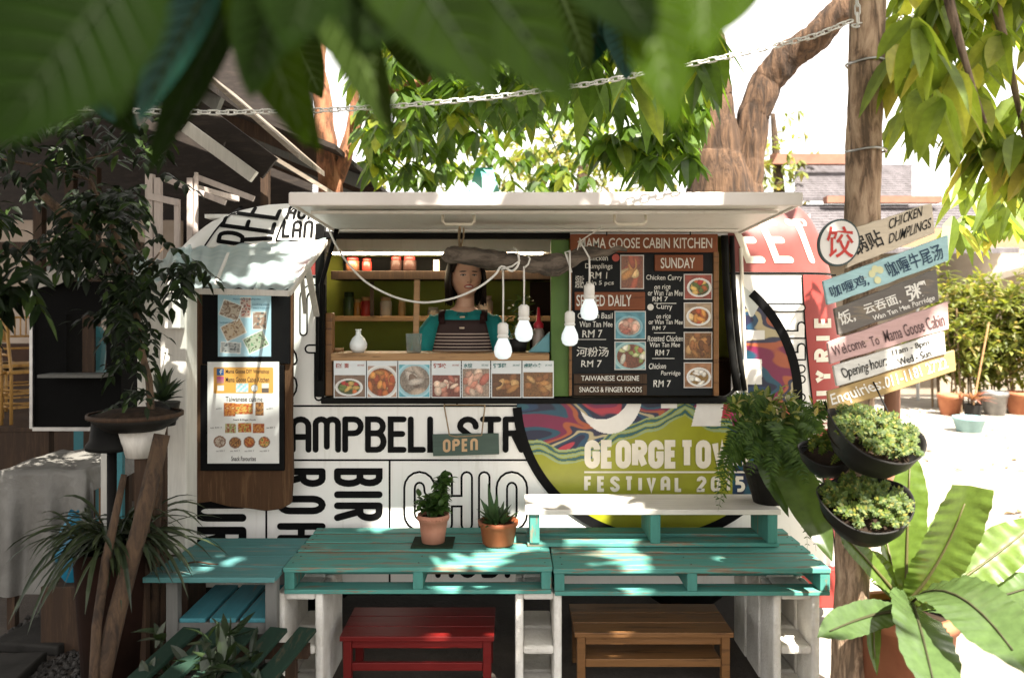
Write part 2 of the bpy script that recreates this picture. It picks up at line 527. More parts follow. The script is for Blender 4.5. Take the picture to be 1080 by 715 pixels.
def leaf_veins(mb, base, d, L_, W, up, fold, tip, curl, r=.002, n=10, pairs=7):
    """raised midrib and side veins lying on a leaf() blade"""
    d = V(d).normalized(); s = d.cross(up).normalized(); nn = s.cross(d).normalized()
    def pt(t, x):
        w = W * .5 * (math.sin(PI * min(1, t ** tip * .97 + .03)) ** .8 if t < 1 else 0.0) + W * .015
        return base + d * (L_ * t) - nn * (curl * L_ * t * t) + s * (w * x) + nn * (w * fold * abs(x) + r * .4)
    mb.tube([pt(i / n, 0) for i in range(n)], [r * (1.2 - i / n) for i in range(n)], 5)
    for k in range(pairs):
        t = .10 + .72 * k / pairs
        for q in (-1, 1): mb.tube([pt(t + .16 * j / 4, q * .92 * j / 4) for j in range(5)], [r * .30 * (1.1 - j / 4) + r * .06 for j in range(5)], 4)


def rosette(mb, c, cnt, L_, W, axis=V((0, 0, -1)), spread=.9, **k):
    """leaves fanning from a twig end"""
    a, b = frame_of(axis)
    ph = U(0, 6.28)
    for i in range(cnt):
        t = ph + 2 * PI * i / cnt + U(-.3, .3)
        sp = spread * U(.6, 1.25)
        d = axis + (a * math.cos(t) + b * math.sin(t)) * sp
        leaf(mb, c + V((U(-.02, .02), U(-.02, .02), U(-.02, .02))), d, L_ * U(.7, 1.15), W * U(.8, 1.15), up=V((U(-.4, .4), U(-.4, .4), 1)), droop=U(.05, .35), fold=U(.1, .4), **k)


def strap(mb, p0, p1, p2, W, n=18, m=6, wav=.0, freq=30, cup=.15, blunt=.0, up=None, ruf=.0):
    """long frond along a quadratic curve p0-p1-p2; W max width"""
    p0, p1, p2 = V(p0), V(p1), V(p2)
    up = up or V((0, -1, .6))

    def at(t): return p0 * (1 - t) ** 2 + p1 * (2 * t * (1 - t)) + p2 * t * t
    vs, fs = [], []
    for i in range(n + 1):
        t = i / n
        c = at(t); d = (at(min(1, t + .02)) - at(max(0, t - .02))).normalized()
        s = d.cross(up).normalized(); nn = s.cross(d).normalized()
        w = W * .5 * max(.02, (min(1, t / .45) ** .8) * (1 - (max(0, t - .72) / .28) ** 2.2 * (1 - blunt)))
        for j in range(m + 1):
            x = j / m * 2 - 1
            q = c + s * (x * w) + nn * (w * cup * abs(x) + wav * W * math.sin(freq * t + 2.2 * abs(x)) * abs(x) ** 1.2 + ruf * W * math.sin(freq * .35 * t + x * 2) * x)
            vs.append(q)
    for i in range(n):
        for j in range(m):
            a = i * (m + 1) + j
            fs.append((a, a + 1, a + m + 2, a + m + 1))
    mb.add(vs, fs)
    return at


def fern(mb, p0, p1, p2, pin, n=26, wid=.28):
    """feather frond: pinnae along a quadratic curve"""
    p0, p1, p2 = V(p0), V(p1), V(p2)

    def at(t): return p0 * (1 - t) ** 2 + p1 * (2 * t * (1 - t)) + p2 * t * t
    mb.tube([at(i / 8) for i in range(9)], [.003 * (1 - i / 10) for i in range(9)], 4)
    for i in range(n):
        t = .1 + .9 * i / n
        c = at(t); d = (at(min(1, t + .03)) - at(t - .03)).normalized()
        s = d.cross(V((0, -1, .5)) + V((U(-.2, .2), U(-.2, .2), 0))).normalized()
        l = pin * (math.sin(PI * min(1, .18 + t * .8)) ** .7) * U(.8, 1.15)
        for q in (-1, 1):
            leaf(mb, c, s * q + d * .45 + V((0, 0, U(-.2, .15))), l, l * wid, up=V((0, -1, .6)), droop=.15, fold=.1, n=2)


def pot_profile(r0, r1, h, t=.012, rim=.0, rimh=.03):
    p = [(0, 0), (r0, 0), (r1, h - rimh if rim else h)]
    if rim: p += [(r1 + rim, h - rimh), (r1 + rim, h)]
    p += [(r1 - t, h), (r0 - t, .02), (0, .02)]
    return p
# ================================================================== the food caravan
YF = 4.1                                            # its side wall
KX = YF / F
def fx(px): return (px - CX) * KX
def fz(py): return H - (py - CY) * KX
L_OUT = [(652, 157), (400, 156), (300, 159), (265, 168), (248, 184), (232, 204), (220, 232), (212, 268), (207.5, 318)]
R_OUT = [(652, 908), (400, 906), (340, 902), (285, 893), (245, 881), (225, 870), (214, 858), (207.5, 840)]
def outl(tab, py):
    for (a, xa), (b, xb) in zip(tab, tab[1:]):
        if a >= py >= b: return xa + (xb - xa) * (a - py) / (a - b)
    return tab[0][1] if py > tab[0][0] else tab[-1][1]
ZT = fz(207.5); ZB = fz(624)
RB = .26
def bulge(x, z):
    py = CY + (H - z) / KX
    d = min(x - fx(outl(L_OUT, py)), fx(outl(R_OUT, py)) - x, (ZT - z) * 1.0)
    d = max(0, d)
    return 0 if d >= RB else RB - math.sqrt(max(0, RB * RB - (RB - d) ** 2))
def VM(x, z, off=0.0): return V((x, YF + bulge(x, z) - off, z))
def VP(u, v, off=0.0): return VM(fx(u), H + (v + CY) * KX, off)          # photo-pixel frame on the curved wall

WX0, WX1, WZ0, WZ1 = fx(343), fx(771), fz(420), fz(249)
van = thing('food_caravan', 'white rounded food caravan covered in black street lettering with its serving hatch propped open', 'food caravan', (0, 5.0, 0))
zs = sorted(set([ZB + (WZ0 - ZB) * i / 14 for i in range(15)] + [WZ0 + (WZ1 - WZ0) * i / 12 for i in range(13)] + [WZ1 + (ZT - WZ1) * (1 - (1 - i / 12) ** 2) for i in range(13)]))
shell = MB(); rows = []
for z in zs:
    py = CY + (H - z) / KX
    a, b = fx(outl(L_OUT, py)), fx(outl(R_OUT, py))
    e = [0, .01, .03, .06, .10, .15, .21, .26]
    xs = [a + q for q in e] + [a + .26 + (WX0 - a - .26) * i / 4 for i in range(1, 5)] + [WX0 + (WX1 - WX0) * i / 10 for i in range(1, 11)]
    bb = b - .26
    xs += [WX1 + (bb - WX1) * i / 4 for i in range(1, 5)] if bb > WX1 else [WX1 + (bb - WX1) * i / 4 for i in range(1, 5)]
    xs += [b - q for q in e[::-1]][1:]
    rows.append([VM(x, z) for x in xs])
nc = len(rows[0])
verts = [v for r in rows for v in r]; faces = []
for j in range(len(rows) - 1):
    zm = (zs[j] + zs[j + 1]) / 2
    for i in range(nc - 1):
        xm = (i - 11) / 10
        if 11 <= i < 21 and WZ0 < zm < WZ1: continue
        faces.append((j * nc + i, j * nc + i + 1, (j + 1) * nc + i + 1, (j + 1) * nc + i))
shell.add(verts, faces)
# ends, roof, back
loop = [rows[j][0] for j in range(len(rows))] + rows[-1][1:-1] + [rows[j][-1] for j in range(len(rows) - 1, -1, -1)]
YB = 6.0
b0 = len(shell.v); m = len(loop)
shell.add(loop + [V((p.x, YB, p.z)) for p in loop], [(i, i + m, i + m + 1, i + 1) for i in range(m - 1)] + [tuple(range(m, 2 * m))])
shell.build('body', m_white, van, smooth=True)
iv = MB()
ix0, ix1, iz0, iz1, iy1 = fx(200), fx(870), .40, 2.12, 5.62
iv.add([V((ix0, iy1, iz0)), V((ix1, iy1, iz0)), V((ix1, iy1, iz1)), V((ix0, iy1, iz1))], [(0, 1, 2, 3)])
iv.build('back_wall_lining', m_olive, van)
for x, s in ((ix0, 1), (ix1, -1)):
    iv = MB(); iv.add([V((x, YF + .3, iz0)), V((x, iy1, iz0)), V((x, iy1, iz1)), V((x, YF + .3, iz1))], [(0, 1, 2, 3)]); iv.build('side_lining', m_brown, van)
iv = MB(); iv.bx(ix0, ix1, YF + .04, iy1, iz0 - .03, iz0); iv.build('cabin_floor', m_dark, van)
iv = MB(); iv.bx(ix0, ix1, YF + .2, iy1, iz1, iz1 + .02); iv.build('cabin_ceiling', m_white, van)
iv = MB(); iv.bx(ix0 + .1, ix1 - .1, 5.25, iy1 - .01, iz0, 1.30)                               # low cabinets
iv.build('low_cabinet', m_brown, van)
YS = 5.28
iv = MB(); iv.bx(PX(352, YS), PX(596, YS), YS, iy1 - .012, PZ(339, YS), PZ(333.5, YS))
iv.build('shelf', m_counter, van, bevel=.003)
iv = MB(); iv.bx(PX(350, YS), PX(596, YS), YS - .03, iy1 - .012, PZ(295, YS), PZ(286, YS)); iv.build('upper_shelf', m_dark, van, bevel=.003)
iv = MB(); iv.bx(PX(347, YS), PX(596, YS), YS - .10, iy1 - .012, PZ(267, YS), PZ(252, YS)); iv.build('overhead_locker', m_white, van, bevel=.004)
iv = MB(); iv.bx(PX(352, YS), PX(572, YS), YS - .09, YS + .02, PZ(268.6, YS), PZ(267.2, YS))
iv.build('strip_light', M('warm_strip_light', (1, .80, .52), .5, emit=10.0), van)
iv = MB(); iv.bx(PX(352, YS), PX(596, YS), iy1 - .05, iy1 - .012, PZ(286, YS), PZ(268, YS)); iv.build('dark_backing', m_blackrub, van)
iv = MB(); iv.bx(PX(560, YS), PX(600, YS), iy1 - .06, iy1 - .012, 1.3, PZ(296, YS)); iv.build('brown_cupboard', m_brown, van)
iv = MB()                                           # upright posts between the shelves
iv.bx(PX(391, 5.3), PX(395, 5.3), 5.27, 5.279, PZ(333, 5.3), PZ(297, 5.3)); iv.build('shelf_post', m_dark, van)
# window surround
iv = MB()
iv.bx(WX0 - .015, WX1 + .02, YF - .035, YF + .05, fz(425), fz(418.5)); iv.build('window_sill', m_blackrub, van, bevel=.006)
iv = MB(); iv.bx(WX0 - .005, fx(601), YF - .015, YF + .03, fz(252), fz(244)); iv.build('window_head', m_blackrub, van, bevel=.006)
iv = MB(); iv.bx(fx(334), fx(343.5), YF - .03, YF + .03, fz(418), fz(236)); iv.bx(fx(338), fx(346), YF - .06, YF - .031, fz(330), fz(300))
iv.build('window_jamb', m_blackrub, van, bevel=.006)
iv = MB(); iv.bx(fx(343.6), fx(351), YF - .01, YF + .05, fz(417), fz(330)); iv.build('wooden_jamb', m_pine, van, bevel=.004)
iv = MB(); iv.bx(fx(581), fx(600), YF - .01, YF + .05, fz(418), fz(253)); iv.build('green_post', m_green, van, bevel=.004)
iv = MB()
iv.tube([VM(fx(763 + (i / 6) ** 2 * 13), fz(249 + i * 27), .03) for i in range(7)], .019, 8)
iv.tube([VM(fx(771 + (i / 6) ** 2 * 13), fz(249 + i * 27), .022) for i in range(7)], .013, 8)
iv.tube([VM(fx(758 + 20 * math.sin(PI / 2 * i / 6)), fz(419 - 26 * (1 - math.cos(PI / 2 * i / 6))), .026) for i in range(7)], .008, 8)
iv.build('rubber_seal', m_blackrub, van, smooth=True)
iv = MB(); iv.tube([VM(fx(781 + i * 1.0), fz(262 + i * 27), .006) for i in range(7)], .010, 6); iv.build('seal_trim', m_cream, van, smooth=True)
iv = MB(); iv.bx(fx(351), fx(579), YF - .05, YF + .16, fz(380), fz(372)); iv.build('serving_counter', m_counter, van, bevel=.006)
# hatch
hy0, hz0, hy1, hz1 = YF + .0, fz(246), 3.22, PZ(217, 3.22)
hx0, hx1 = PX(306, 3.22), PX(845, 3.22)
hat = MB()
hat.prism([V((hx0, hy0, hz0)), V((hx0, hy1 + .02, hz1 + .006)), V((hx0, hy1 + .02, hz1 + .03)), V((hx0, hy0, hz0 + .03))], (hx1 - hx0, 0, 0))
hatch = hat.build('serving_hatch', m_white, van, fixn=True)
hat = MB(); hat.bx(hx0 - .004, hx1 + .004, hy1 - .012, hy1 + .019, hz1 - .002, hz1 + .052)
for x in (hx0 - .004, hx1 - .014): hat.prism([V((x, hy0 - .03, hz0 - .006)), V((x, hy1 + .02, hz1 - .002)), V((x, hy1 + .02, hz1 + .045)), V((x, hy0 - .03, hz0 + .045))], (.018, 0, 0))
hat.build('hatch_rim', M('white_hatch_rim', (.78, .74, .70), .4, (.66, .61, .57), 3), hatch, bevel=.006, fixn=True)
hat = MB(); zr = lambda y: hz0 + (hz1 - hz0) * (y - hy0) / (hy1 - hy0)
hat.bx(hx0 + .05, hx1 - .05, 3.34, 3.38, zr(3.36) - .014, zr(3.36)); hat.bx(hx0 + .05, hx1 - .05, 3.92, 3.96, zr(3.94) - .012, zr(3.94))
hat.build('hatch_rib', m_white, hatch, bevel=.004)
for a, b in ((467, 500), (648, 681)):
    hd = MB(); y = 3.46; z = zr(y); x0, x1 = PX(a, y), PX(b, y)
    hd.tube([V((x0, y, z)), V((x0, y - .005, z - .03)), V((x0 + .012, y - .005, z - .042)), V((x1 - .012, y - .005, z - .042)), V((x1, y - .005, z - .03)), V((x1, y, z))], .0065, 8)
    hd.build('hatch_handle', m_cream, hatch, smooth=True)
hat = MB()
hat.tube([V((fx(340), YF - .05, fz(400))), V((fx(343), YF - .08, fz(300))), V((hx0 + .03, YF - .16, zr(YF - .16)))], .011, 8)
hat.build('gas_strut', m_black, van, smooth=True)

# ---- graphics: panel joints
def vline(pts, w, mat, name, off=.003):
    mb = MB(); strokes_to(mb, [resample(pts, 6)], w, VP, off, roundcap=False); return mb.build(name, mat, van)
mb = MB(); o = .002
for pts in ([(186, -428), (547, -428)], [(186, -485), (578, -485)], [(411, -485), (411, -618)], [(281, -530), (281, -618)], [(482, -420), (482, -428)],
            [(242, -218), (228, -240), (214, -262), (202, -300)], [(309, -209), (299, -225), (291, -254)], [(291, -254), (345, -254)], [(308, -292), (336, -292)], [(160, -425), (310, -425)]):
    o = strokes_to(mb, [resample(pts, 6)], 2.0, VP, o, roundcap=False)
mb.build('panel_joint', m_black, van)

def panel_rows(name, mat, rowsf, py0, py1, n, off=.0035, m=10):
    mb = MB(); mb.grid(lambda u, v: VP(rowsf(py0 + (py1 - py0) * v)[0] * (1 - u) + rowsf(py0 + (py1 - py0) * v)[1] * u, -(py0 + (py1 - py0) * v), off), m, n)
    return mb.build(name, mat, van, smooth=True)
rc = lambda py: outl(R_OUT, py) - 1.0
panel_rows('faded_red_panel', m_redlight, lambda py: (768 + max(0, py - 250) * .06, rc(py)), 287, 212, 20, m=24)
edge = lambda py: 846 + (py - 288) * .03 + ((py - 288) / 150) ** 2 * 8
panel_rows('red_panel', m_red, lambda py: (edge(py), rc(py)), 622, 290, 24, m=14)
panel_rows('left_red_panel', m_red, lambda py: (310, 336), 290, 255, 4, m=6)
vline([(768, -288.5), (903, -288.5)], 2.0, m_black, 'panel_joint', .0045)
vline([(edge(p), -p) for p in range(290, 622, 12)], 1.5, m_black, 'panel_joint', .0045)

def letters(word, x, y, h, w, mat, name, rot=0, inner=None, gap=.2, ws=1.0, off=.003, iw=None, inmat=None, shear=0, cap=True):
    """word on the wall: baseline origin at photo pixel (x, y); rot in degrees clockwise"""
    st, wd = word_strokes(word, h, gap, ws)
    ca, sa = math.cos(math.radians(-rot)), math.sin(math.radians(-rot))
    pl = lambda u, v, o: VP(x + (u + shear * v) * ca - v * sa, -y + (u + shear * v) * sa + v * ca, o)
    mb = MB(); strokes_to(mb, st, w, pl, off, roundcap=cap, step=5)
    mb.build(name, mat, van)
    if inner:
        mb = MB(); strokes_to(mb, st, inner, pl, off + .0014, roundcap=cap, step=5); mb.build('letter_filling', inmat or m_white, van)
letters('CAMPBELL STREE', 285, 474, 32, 6.2, m_black, 'street_lettering', gap=.235, ws=1.12)
letters('BIR', 356, 497, 44, 7.2, m_black, 'street_lettering', rot=90, gap=.26, ws=.62)
letters('ROH', 296, 497, 44, 7.2, m_black, 'street_lettering', rot=90, gap=.37, ws=.62)
letters('UR', 208, 532, 48, 8.2, m_black, 'street_lettering', rot=90, gap=.28, ws=.62)
letters('CHIO', 432, 553, 50, 13.2, m_black, 'outlined_lettering', inner=8.8, gap=.36, ws=.92)
letters('REE', 284, 262, 54, 4.5, m_black, 'street_lettering', rot=-82, gap=.125, ws=.43, off=.004)
letters('AUN', 300, 229, 15, 3.2, m_black, 'street_lettering', gap=.3, ws=1.0, shear=-.05)
letters('LAN', 298, 249, 16, 3.2, m_black, 'street_lettering', gap=.3, ws=1.0)
letters('UN', 285, 350, 46, 9, m_black, 'outlined_lettering', inner=5.8, gap=.33, ws=.95)
letters('ST', 289, 418, 50, 10, m_black, 'outlined_lettering', inner=6.2, gap=.34, ws=.88)
letters('STREET', 845, 449, 50, 9.4, m_black, 'outlined_lettering', rot=-90, inner=6.2, gap=.27, ws=.48)
letters('EET', 789, 274, 40, 7.4, m_cream, 'street_lettering', gap=.40, ws=.92, shear=-.38, off=.0055)
letters('MUYRIE', 878, 450, 17, 5.0, m_cream, 'street_lettering', rot=-90, gap=.78, ws=1.15, off=.0055, cap=False)
letters('NOBI', 462, 606, 34, 6, m_black, 'street_lettering', gap=.3, ws=.9)

# ---- festival mural: a disc cut by the window
MCX, MCY, MR = 693, 419, 148
PAL = [(.006, .010, .035), (.008, .035, .09), (.008, .08, .11), (.012, .02, .06), (.17, .010, .06), (.36, .03, .05), (.012, .012, .04), (.01, .05, .10), (.40, .34, .20), (.02, .02, .05), (.33, .08, .03), (.16, .010, .05), (.008, .06, .10)]
LIME = (.27, .28, .014); WHT = (.70, .68, .64)
BND = [(540, 470), (560, 473), (607, 484), (624, 478), (652, 460), (680, 450), (708, 442), (722, 431), (736, 442), (772, 454), (850, 462)]
def bnd(px):
    for (a, ya), (b, yb) in zip(BND, BND[1:]):
        if a <= px <= b: return ya + (yb - ya) * (px - a) / (b - a)
    return 470
def swirl(px, py):
    q = V((px / 70, py / 34, 2.7)); q += V((noise.noise(q * .9), noise.noise(q * .9 + V((7, 1, 2))), 0)) * .6
    w = noise.noise(q) * 2.2 + noise.noise(q * 2.3 + V((5, 2, 1))) * .6
    t = (w * 4.6 + py / 24 + px / 110) % len(PAL)
    i = int(t); f = t - i; f = 0 if f < .8 else (f - .8) / .2
    a, b = PAL[i], PAL[(i + 1) % len(PAL)]
    return tuple(a[k] * (1 - f) + b[k] * f for k in range(3))
def mural(px, py):
    if px < 772 and py > 421:
        if 735 + (py - 424) * -.25 < px < 763 - (py - 424) * .15 and py < 449: return WHT
        if 697 < px < 714 and py < 430: return WHT
        e = ((px - 643) / 34) ** 2 + ((py - 416) / 41) ** 2; e2 = ((px - 634) / 33) ** 2 + ((py - 404) / 38) ** 2
        if e < 1 and e2 > 1: return WHT
        y = bnd(px) + noise.noise(V((px / 20, 0, 1))) * 5
        if py > y + 6: return LIME
        if py > y - 9:
            s = math.sin((py - y) * .9 + noise.noise(V((px / 30, py / 9, 3))) * 3)
            return (.02, .09, .10) if s > .35 else (LIME if s > -.4 else (.25, .33, .17))
    else:
        if 783 < px < 803 and 379 < py < 405: return WHT
        if 779 < px < 806 and 348 < py < 358: return WHT
        if px < 800 and py < 345 and noise.noise(V((px / 14, py / 30, 8))) > .12: return (.52, .55, .52)
    return swirl(px, py)
def disc_rows(x_lo, x_hi):
    def f(py):
        h = math.sqrt(max(0, MR * MR - (py - MCY) ** 2))
        return max(x_lo, MCX - h), min(x_hi, MCX + h)
    return f
mu = MB()
f1 = disc_rows(0, 845); f2 = disc_rows(783, 845)
def mg(f, py0, py1, nu, nv):
    def pt(u, v):
        py = py0 + (py1 - py0) * v; a, b = f(py); return a + (b - a) * u, py
    mu.grid(lambda u, v: VP(pt(u, v)[0], -pt(u, v)[1], .0085), nu, nv, lambda u, v: mural(*pt(u, v)))
mg(f1, MCY + MR - .5, 425.2, 420, 210); mg(f2, 425.0, 302, 110, 190)
mu.build('festival_mural', m_print, van)
mb = MB()
pts = [(MCX + MR * math.cos(math.radians(t)), -MCY + MR * math.sin(math.radians(t))) for t in range(-182, 50, 2)]
pts = [p for p in pts if (p[1] < -425 or p[0] > 787)]
i = max(range(len(pts)), key=lambda k: 0)
strokes_to(mb, [pts], 9.5, VP, .0100, roundcap=False); mb.build('mural_ring', m_black, van)
def mtxt(word, x0, x1, ytop, ybot, w, gap):
    h = ybot - ytop - w; st, wd = word_strokes(word, h, gap, 1.0); s = (x1 - x0 - w) / wd
    mb = MB(); strokes_to(mb, st, w, lambda u, v, o: VP(x0 + w / 2 + u * s, -(ybot - w / 2) + v, o), .0105, roundcap=False); mb.build('festival_lettering', m_cream, van)
mtxt('GEORGETOWN', 616, 789, 463.5, 493.5, 7.2, .36)
mtxt('FESTIVAL 2015', 616, 785, 501.5, 518, 3.6, .62)
vline([(616, -497.3), (786, -497.3)], 1.9, m_cream, 'festival_lettering', .0105)
# skirting and wheels
panel = MB(); panel.bx(fx(158), fx(907), YF - .01, YF + .05, fz(627), fz(619)); panel.build('skirting_rail', m_blackrub, van, bevel=.006)
panel = MB(); panel.bx(fx(800), fx(906), YF - .02, YF + .03, fz(640), fz(598)); panel.build('red_bumper', m_red, van, bevel=.01)
for x in (-1.1, .95):
    ty = MB(); R_ = Matrix.Rotation(PI / 2, 3, 'X')
    ty.lathe([(.19, -.09), (.27, -.09), (.30, -.06), (.30, .06), (.27, .09), (.19, .09)], (x, 4.5, .30), 28, R_); wh = ty.build('wheel', m_blackrub, van, smooth=True)
    ri = MB(); ri.lathe([(0, -.03), (.08, -.05), (.17, -.03), (.19, -.07), (.195, .05), (0, .05)], (x, 4.5, .30), 28, R_ @ Matrix.Rotation(PI, 3, 'X')); ri.build('rim', m_metal, wh, smooth=True)
und = MB(); und.bx(fx(170), fx(895), YF + .12, YB - .1, ZB - .005, ZB + .02); und.build('underside', m_blackrub, van)

# teal pyramid cap on the roof
cp = MB(); cx, cy = PX(511, 5.0), 5.0; zt = PZ(178, 5.0); hw = PX(534, 5) - cx
cp.add([V((cx - hw, cy - hw, ZT)), V((cx + hw, cy - hw, ZT)), V((cx + hw, cy + hw, ZT)), V((cx - hw, cy + hw, ZT)),
        V((cx - .05, cy - .05, zt)), V((cx + .05, cy - .05, zt)), V((cx + .05, cy + .05, zt)), V((cx - .05, cy + .05, zt))],
       [(0, 1, 5, 4), (1, 2, 6, 5), (2, 3, 7, 6), (3, 0, 4, 7), (4, 5, 6, 7), (3, 2, 1, 0)])
cp.build('roof_vent_cap', M('teal_vent_plastic', (.03, .30, .24), .4, (.30, .52, .46), 3), van, bevel=.01)

# ================================================================== things in and on the caravan
# strip of food photos
def food(kind, seed, mode='bowl', npc=14, size=.13):
    """a printed dish: a plate or a close-up heaped with pieces"""
    rs = random.Random(seed)
    bg, plate, pal = kind
    cxp, cyp = .5 + rs.uniform(-.05, .05), (.44 if mode == 'bowl' else .5) + rs.uniform(-.03, .03)
    rx, ry = (.46, .40) if mode == 'bowl' else ((.62, .56) if mode == 'crop' else (3, 3))
    ps = []
    for k in range(npc):
        a, q = rs.uniform(0, 6.28), math.sqrt(rs.random()) * (.70 if mode != 'full' else .62)
        c = rs.choice(pal); w_ = rs.uniform(.75, 1.3)
        ps.append((cxp + (min(rx, .7)) * q * math.cos(a), cyp + min(ry, .7) * q * math.sin(a), size * rs.uniform(.7, 1.3), size * rs.uniform(.4, .8), rs.uniform(0, 3.14), tuple(v_ * w_ for v_ in c)))
    def f(u, v):
        x, y = u - cxp, v - cyp
        e = math.sqrt((x / rx) ** 2 + (y / ry) ** 2)
        n = noise.noise(V((u * 5, v * 5, seed + 9))); n2 = noise.noise(V((u * 19, v * 19 + seed, 4)))
        if e >= 1: return tuple(q * (1 + n * .6) for q in bg)
        if e > .80 and mode != 'full':
            return tuple(q * (1.0 if e > .9 else .8) for q in plate)
        col = tuple(q * (.45 + .3 * n2) for q in pal[seed % len(pal)])
        for (a, b, ra, rb, an, c) in ps:
            dx, dy = u - a, v - b
            p_ = (dx * math.cos(an) + dy * math.sin(an)) / ra; q_ = (-dx * math.sin(an) + dy * math.cos(an)) / rb
            d = p_ * p_ + q_ * q_
            if d < 1: col = tuple(w_ * (1.25 - .75 * d + .35 * n2 + .4 * max(0, dy / ra)) for w_ in c)
        return tuple(max(0, q) for q in col)
    return f
WHITE = (.72, .72, .70)
red = [(.35, .03, .02), (.45, .12, .03), (.55, .36, .10), (.10, .14, .03)]
ora = [(.40, .12, .03), (.50, .22, .05), (.30, .06, .02), (.58, .40, .18)]
brn = [(.22, .09, .03), (.34, .16, .05), (.12, .05, .02), (.42, .25, .10)]
pnk = [(.48, .20, .14), (.55, .32, .24), (.36, .11, .08), (.60, .45, .35)]
gry = [(.34, .27, .21), (.46, .38, .31), (.22, .15, .11), (.52, .46, .40)]
grn = [(.18, .24, .06), (.40, .42, .20), (.30, .10, .05), (.56, .54, .44)]
strip = thing('photo_menu_strip', 'row of seven printed food pictures under the wooden serving counter', 'menu strip', P(466, 420, YF - .06))
SW = [(352, 386, ((.16, .10, .07), WHITE, red), .62, '担仔面'), (387, 419, ((.35, .22, .16), WHITE, ora), .88, ''), (420, 454, ((.10, .36, .44), (.35, .60, .68), gry), .92, ''),
      (455, 486, ((.55, .55, .53), WHITE, pnk), .62, '炸鸡块'), (487, 517, ((.20, .22, .24), (.66, .58, .50), pnk), .80, '水饺'), (518, 550, ((.30, .45, .50), WHITE, brn), .66, '炸鸡翅'), (551, 584, ((.035, .03, .025), (.10, .07, .05), brn), .70, '卤味小食')]
for i, (a, b, kind, fr, cap) in enumerate(SW):
    yy = YF - .052
    cb = MB(); cb.bx(PX(a, yy), PX(b, yy), yy, yy + .008, PZ(419.5, yy), PZ(380.5, yy)); card = cb.build('picture_card', flat((.66, .70, .72), .35, 'card_paper', .93), strip)
    pic = MB(); z0, z1 = PZ(418.5, yy), PZ(418.5 - 37 * fr, yy); fn = food(kind, i + 3, ('bowl', 'crop', 'crop', 'full', 'full', 'full', 'full')[i], (16, 26, 9, 13, 15, 9, 15)[i], (.14, .15, .26, .19, .20, .22, .17)[i])
    pic.grid(lambda u, v: V((PX(a + 1, yy) * (1 - u) + PX(b - 1, yy) * u, yy - .0012, z0 + (z1 - z0) * v)), 64, 60, fn); pic.build('food_picture', m_print, card)
    if cap:
        t = MB(); ptxt(t, cap, a + 2, a + 2 + 4.6 * len(cap), 383, 388, yy, off=.0015, bold=.03); ptxt(t, 'set meal', b - 9, b - 2, 383.5, 386, yy, off=.0015)
        t.build('caption', flat((.34, .06, .04) if i in (0, 3) else (.03, .16, .16), .6, 'caption_ink'), card)

# white bottle vase, tumbler, stick
vz = PZ(371.8, 4.2)
def on_counter(name, label, cat, px, Y, prof, mat, n=24):
    mb = MB(); z = fz(372); c = V((PX(px, Y), Y, z)); mb.lathe(prof, c, n)
    return tag(mb.build(name, mat, None, smooth=True, loc=c), label, cat)
on_counter('bottle_vase', 'small white round-bellied vase at the left end of the counter', 'vase', 378, 4.16, [(0, 0), (.028, 0), (.043, .02), (.045, .042), (.032, .07), (.014, .088), (.013, .108), (.018, .116), (.012, .112), (0, .10)], m_bulb)
on_counter('glass_tumbler', 'clear glass tumbler standing on the serving counter', 'tumbler', 436.5, 4.13, [(0, 0), (.036, 0), (.042, .095), (.039, .095), (.034, .008), (0, .008)], m_glass)
mb = MB(); mb.bar(P(438.5, 372, 4.21), P(440, 295, 4.21), .030, .02)
o = mb.build('wooden_stick', m_counter, None, bevel=.003, loc=P(438, 372, 4.21)); tag(o, 'pale slim wooden stick upright behind the glass tumbler', 'wooden stick')
mb = MB()
for k in range(5): mb.tube([P(349 + k * 2.2, 371 - k * .6, 4.15), P(353 + k * 2.2, 368, 4.15), P(357 + k, 370.6, 4.15)], .008, 6)
tag(mb.build('folded_cloth', m_counter, None, smooth=True, loc=P(353, 372, 4.25)), 'small crumpled beige cloth at the far left of the counter', 'cloth')

# jars on the shelves: (px, base py, half width px, top py, body colour, lid colour, label)
JY = 5.36
jars = [(368, 333.6, 6, 308, (.05, .09, .03), (.03, .05, .02), 'dark green bottle at the left end of the lower shelf'),
        (377, 333.6, 4, 315, (.45, .20, .04), (.45, .30, .10), 'narrow amber spice bottle beside the red jar'),
        (386.5, 333.6, 6, 313, (.42, .04, .03), (.45, .25, .10), 'red labelled jar with a tan lid on the lower shelf'),
        (407, 333.6, 6.3, 313, (.58, .50, .40), (.42, .26, .13), 'pale cream jar with a brown lid on the lower shelf'),
        (424, 333.6, 4, 315, (.50, .30, .12), (.55, .42, .2), 'small orange jar left of the wooden stick'),
        (457, 333.6, 6, 324, (.52, .46, .36), (.5, .44, .36), 'low tan tub on the lower shelf behind the woman'),
        (511, 334, 9, 312, (.60, .44, .34), (.52, .36, .28), 'pinkish pack on the shelf behind the shoulder of the woman')]
up = [(372, 286, 7, 272, (.16, .06, .03), (.42, .02, .02), 'red lidded jar leftmost on the upper shelf'), (387, 286, 5, 273, (.30, .03, .02), (.40, .03, .02), 'narrow all-red tin on the upper shelf'),
      (418, 286, 6, 271, (.04, .02, .016), (.45, .03, .03), 'dark jar with red lid, left one of the close pair on the upper shelf'), (432, 286, 7, 271, (.04, .02, .016), (.45, .03, .03), 'dark jar with red lid, right one of the close pair on the upper shelf')]
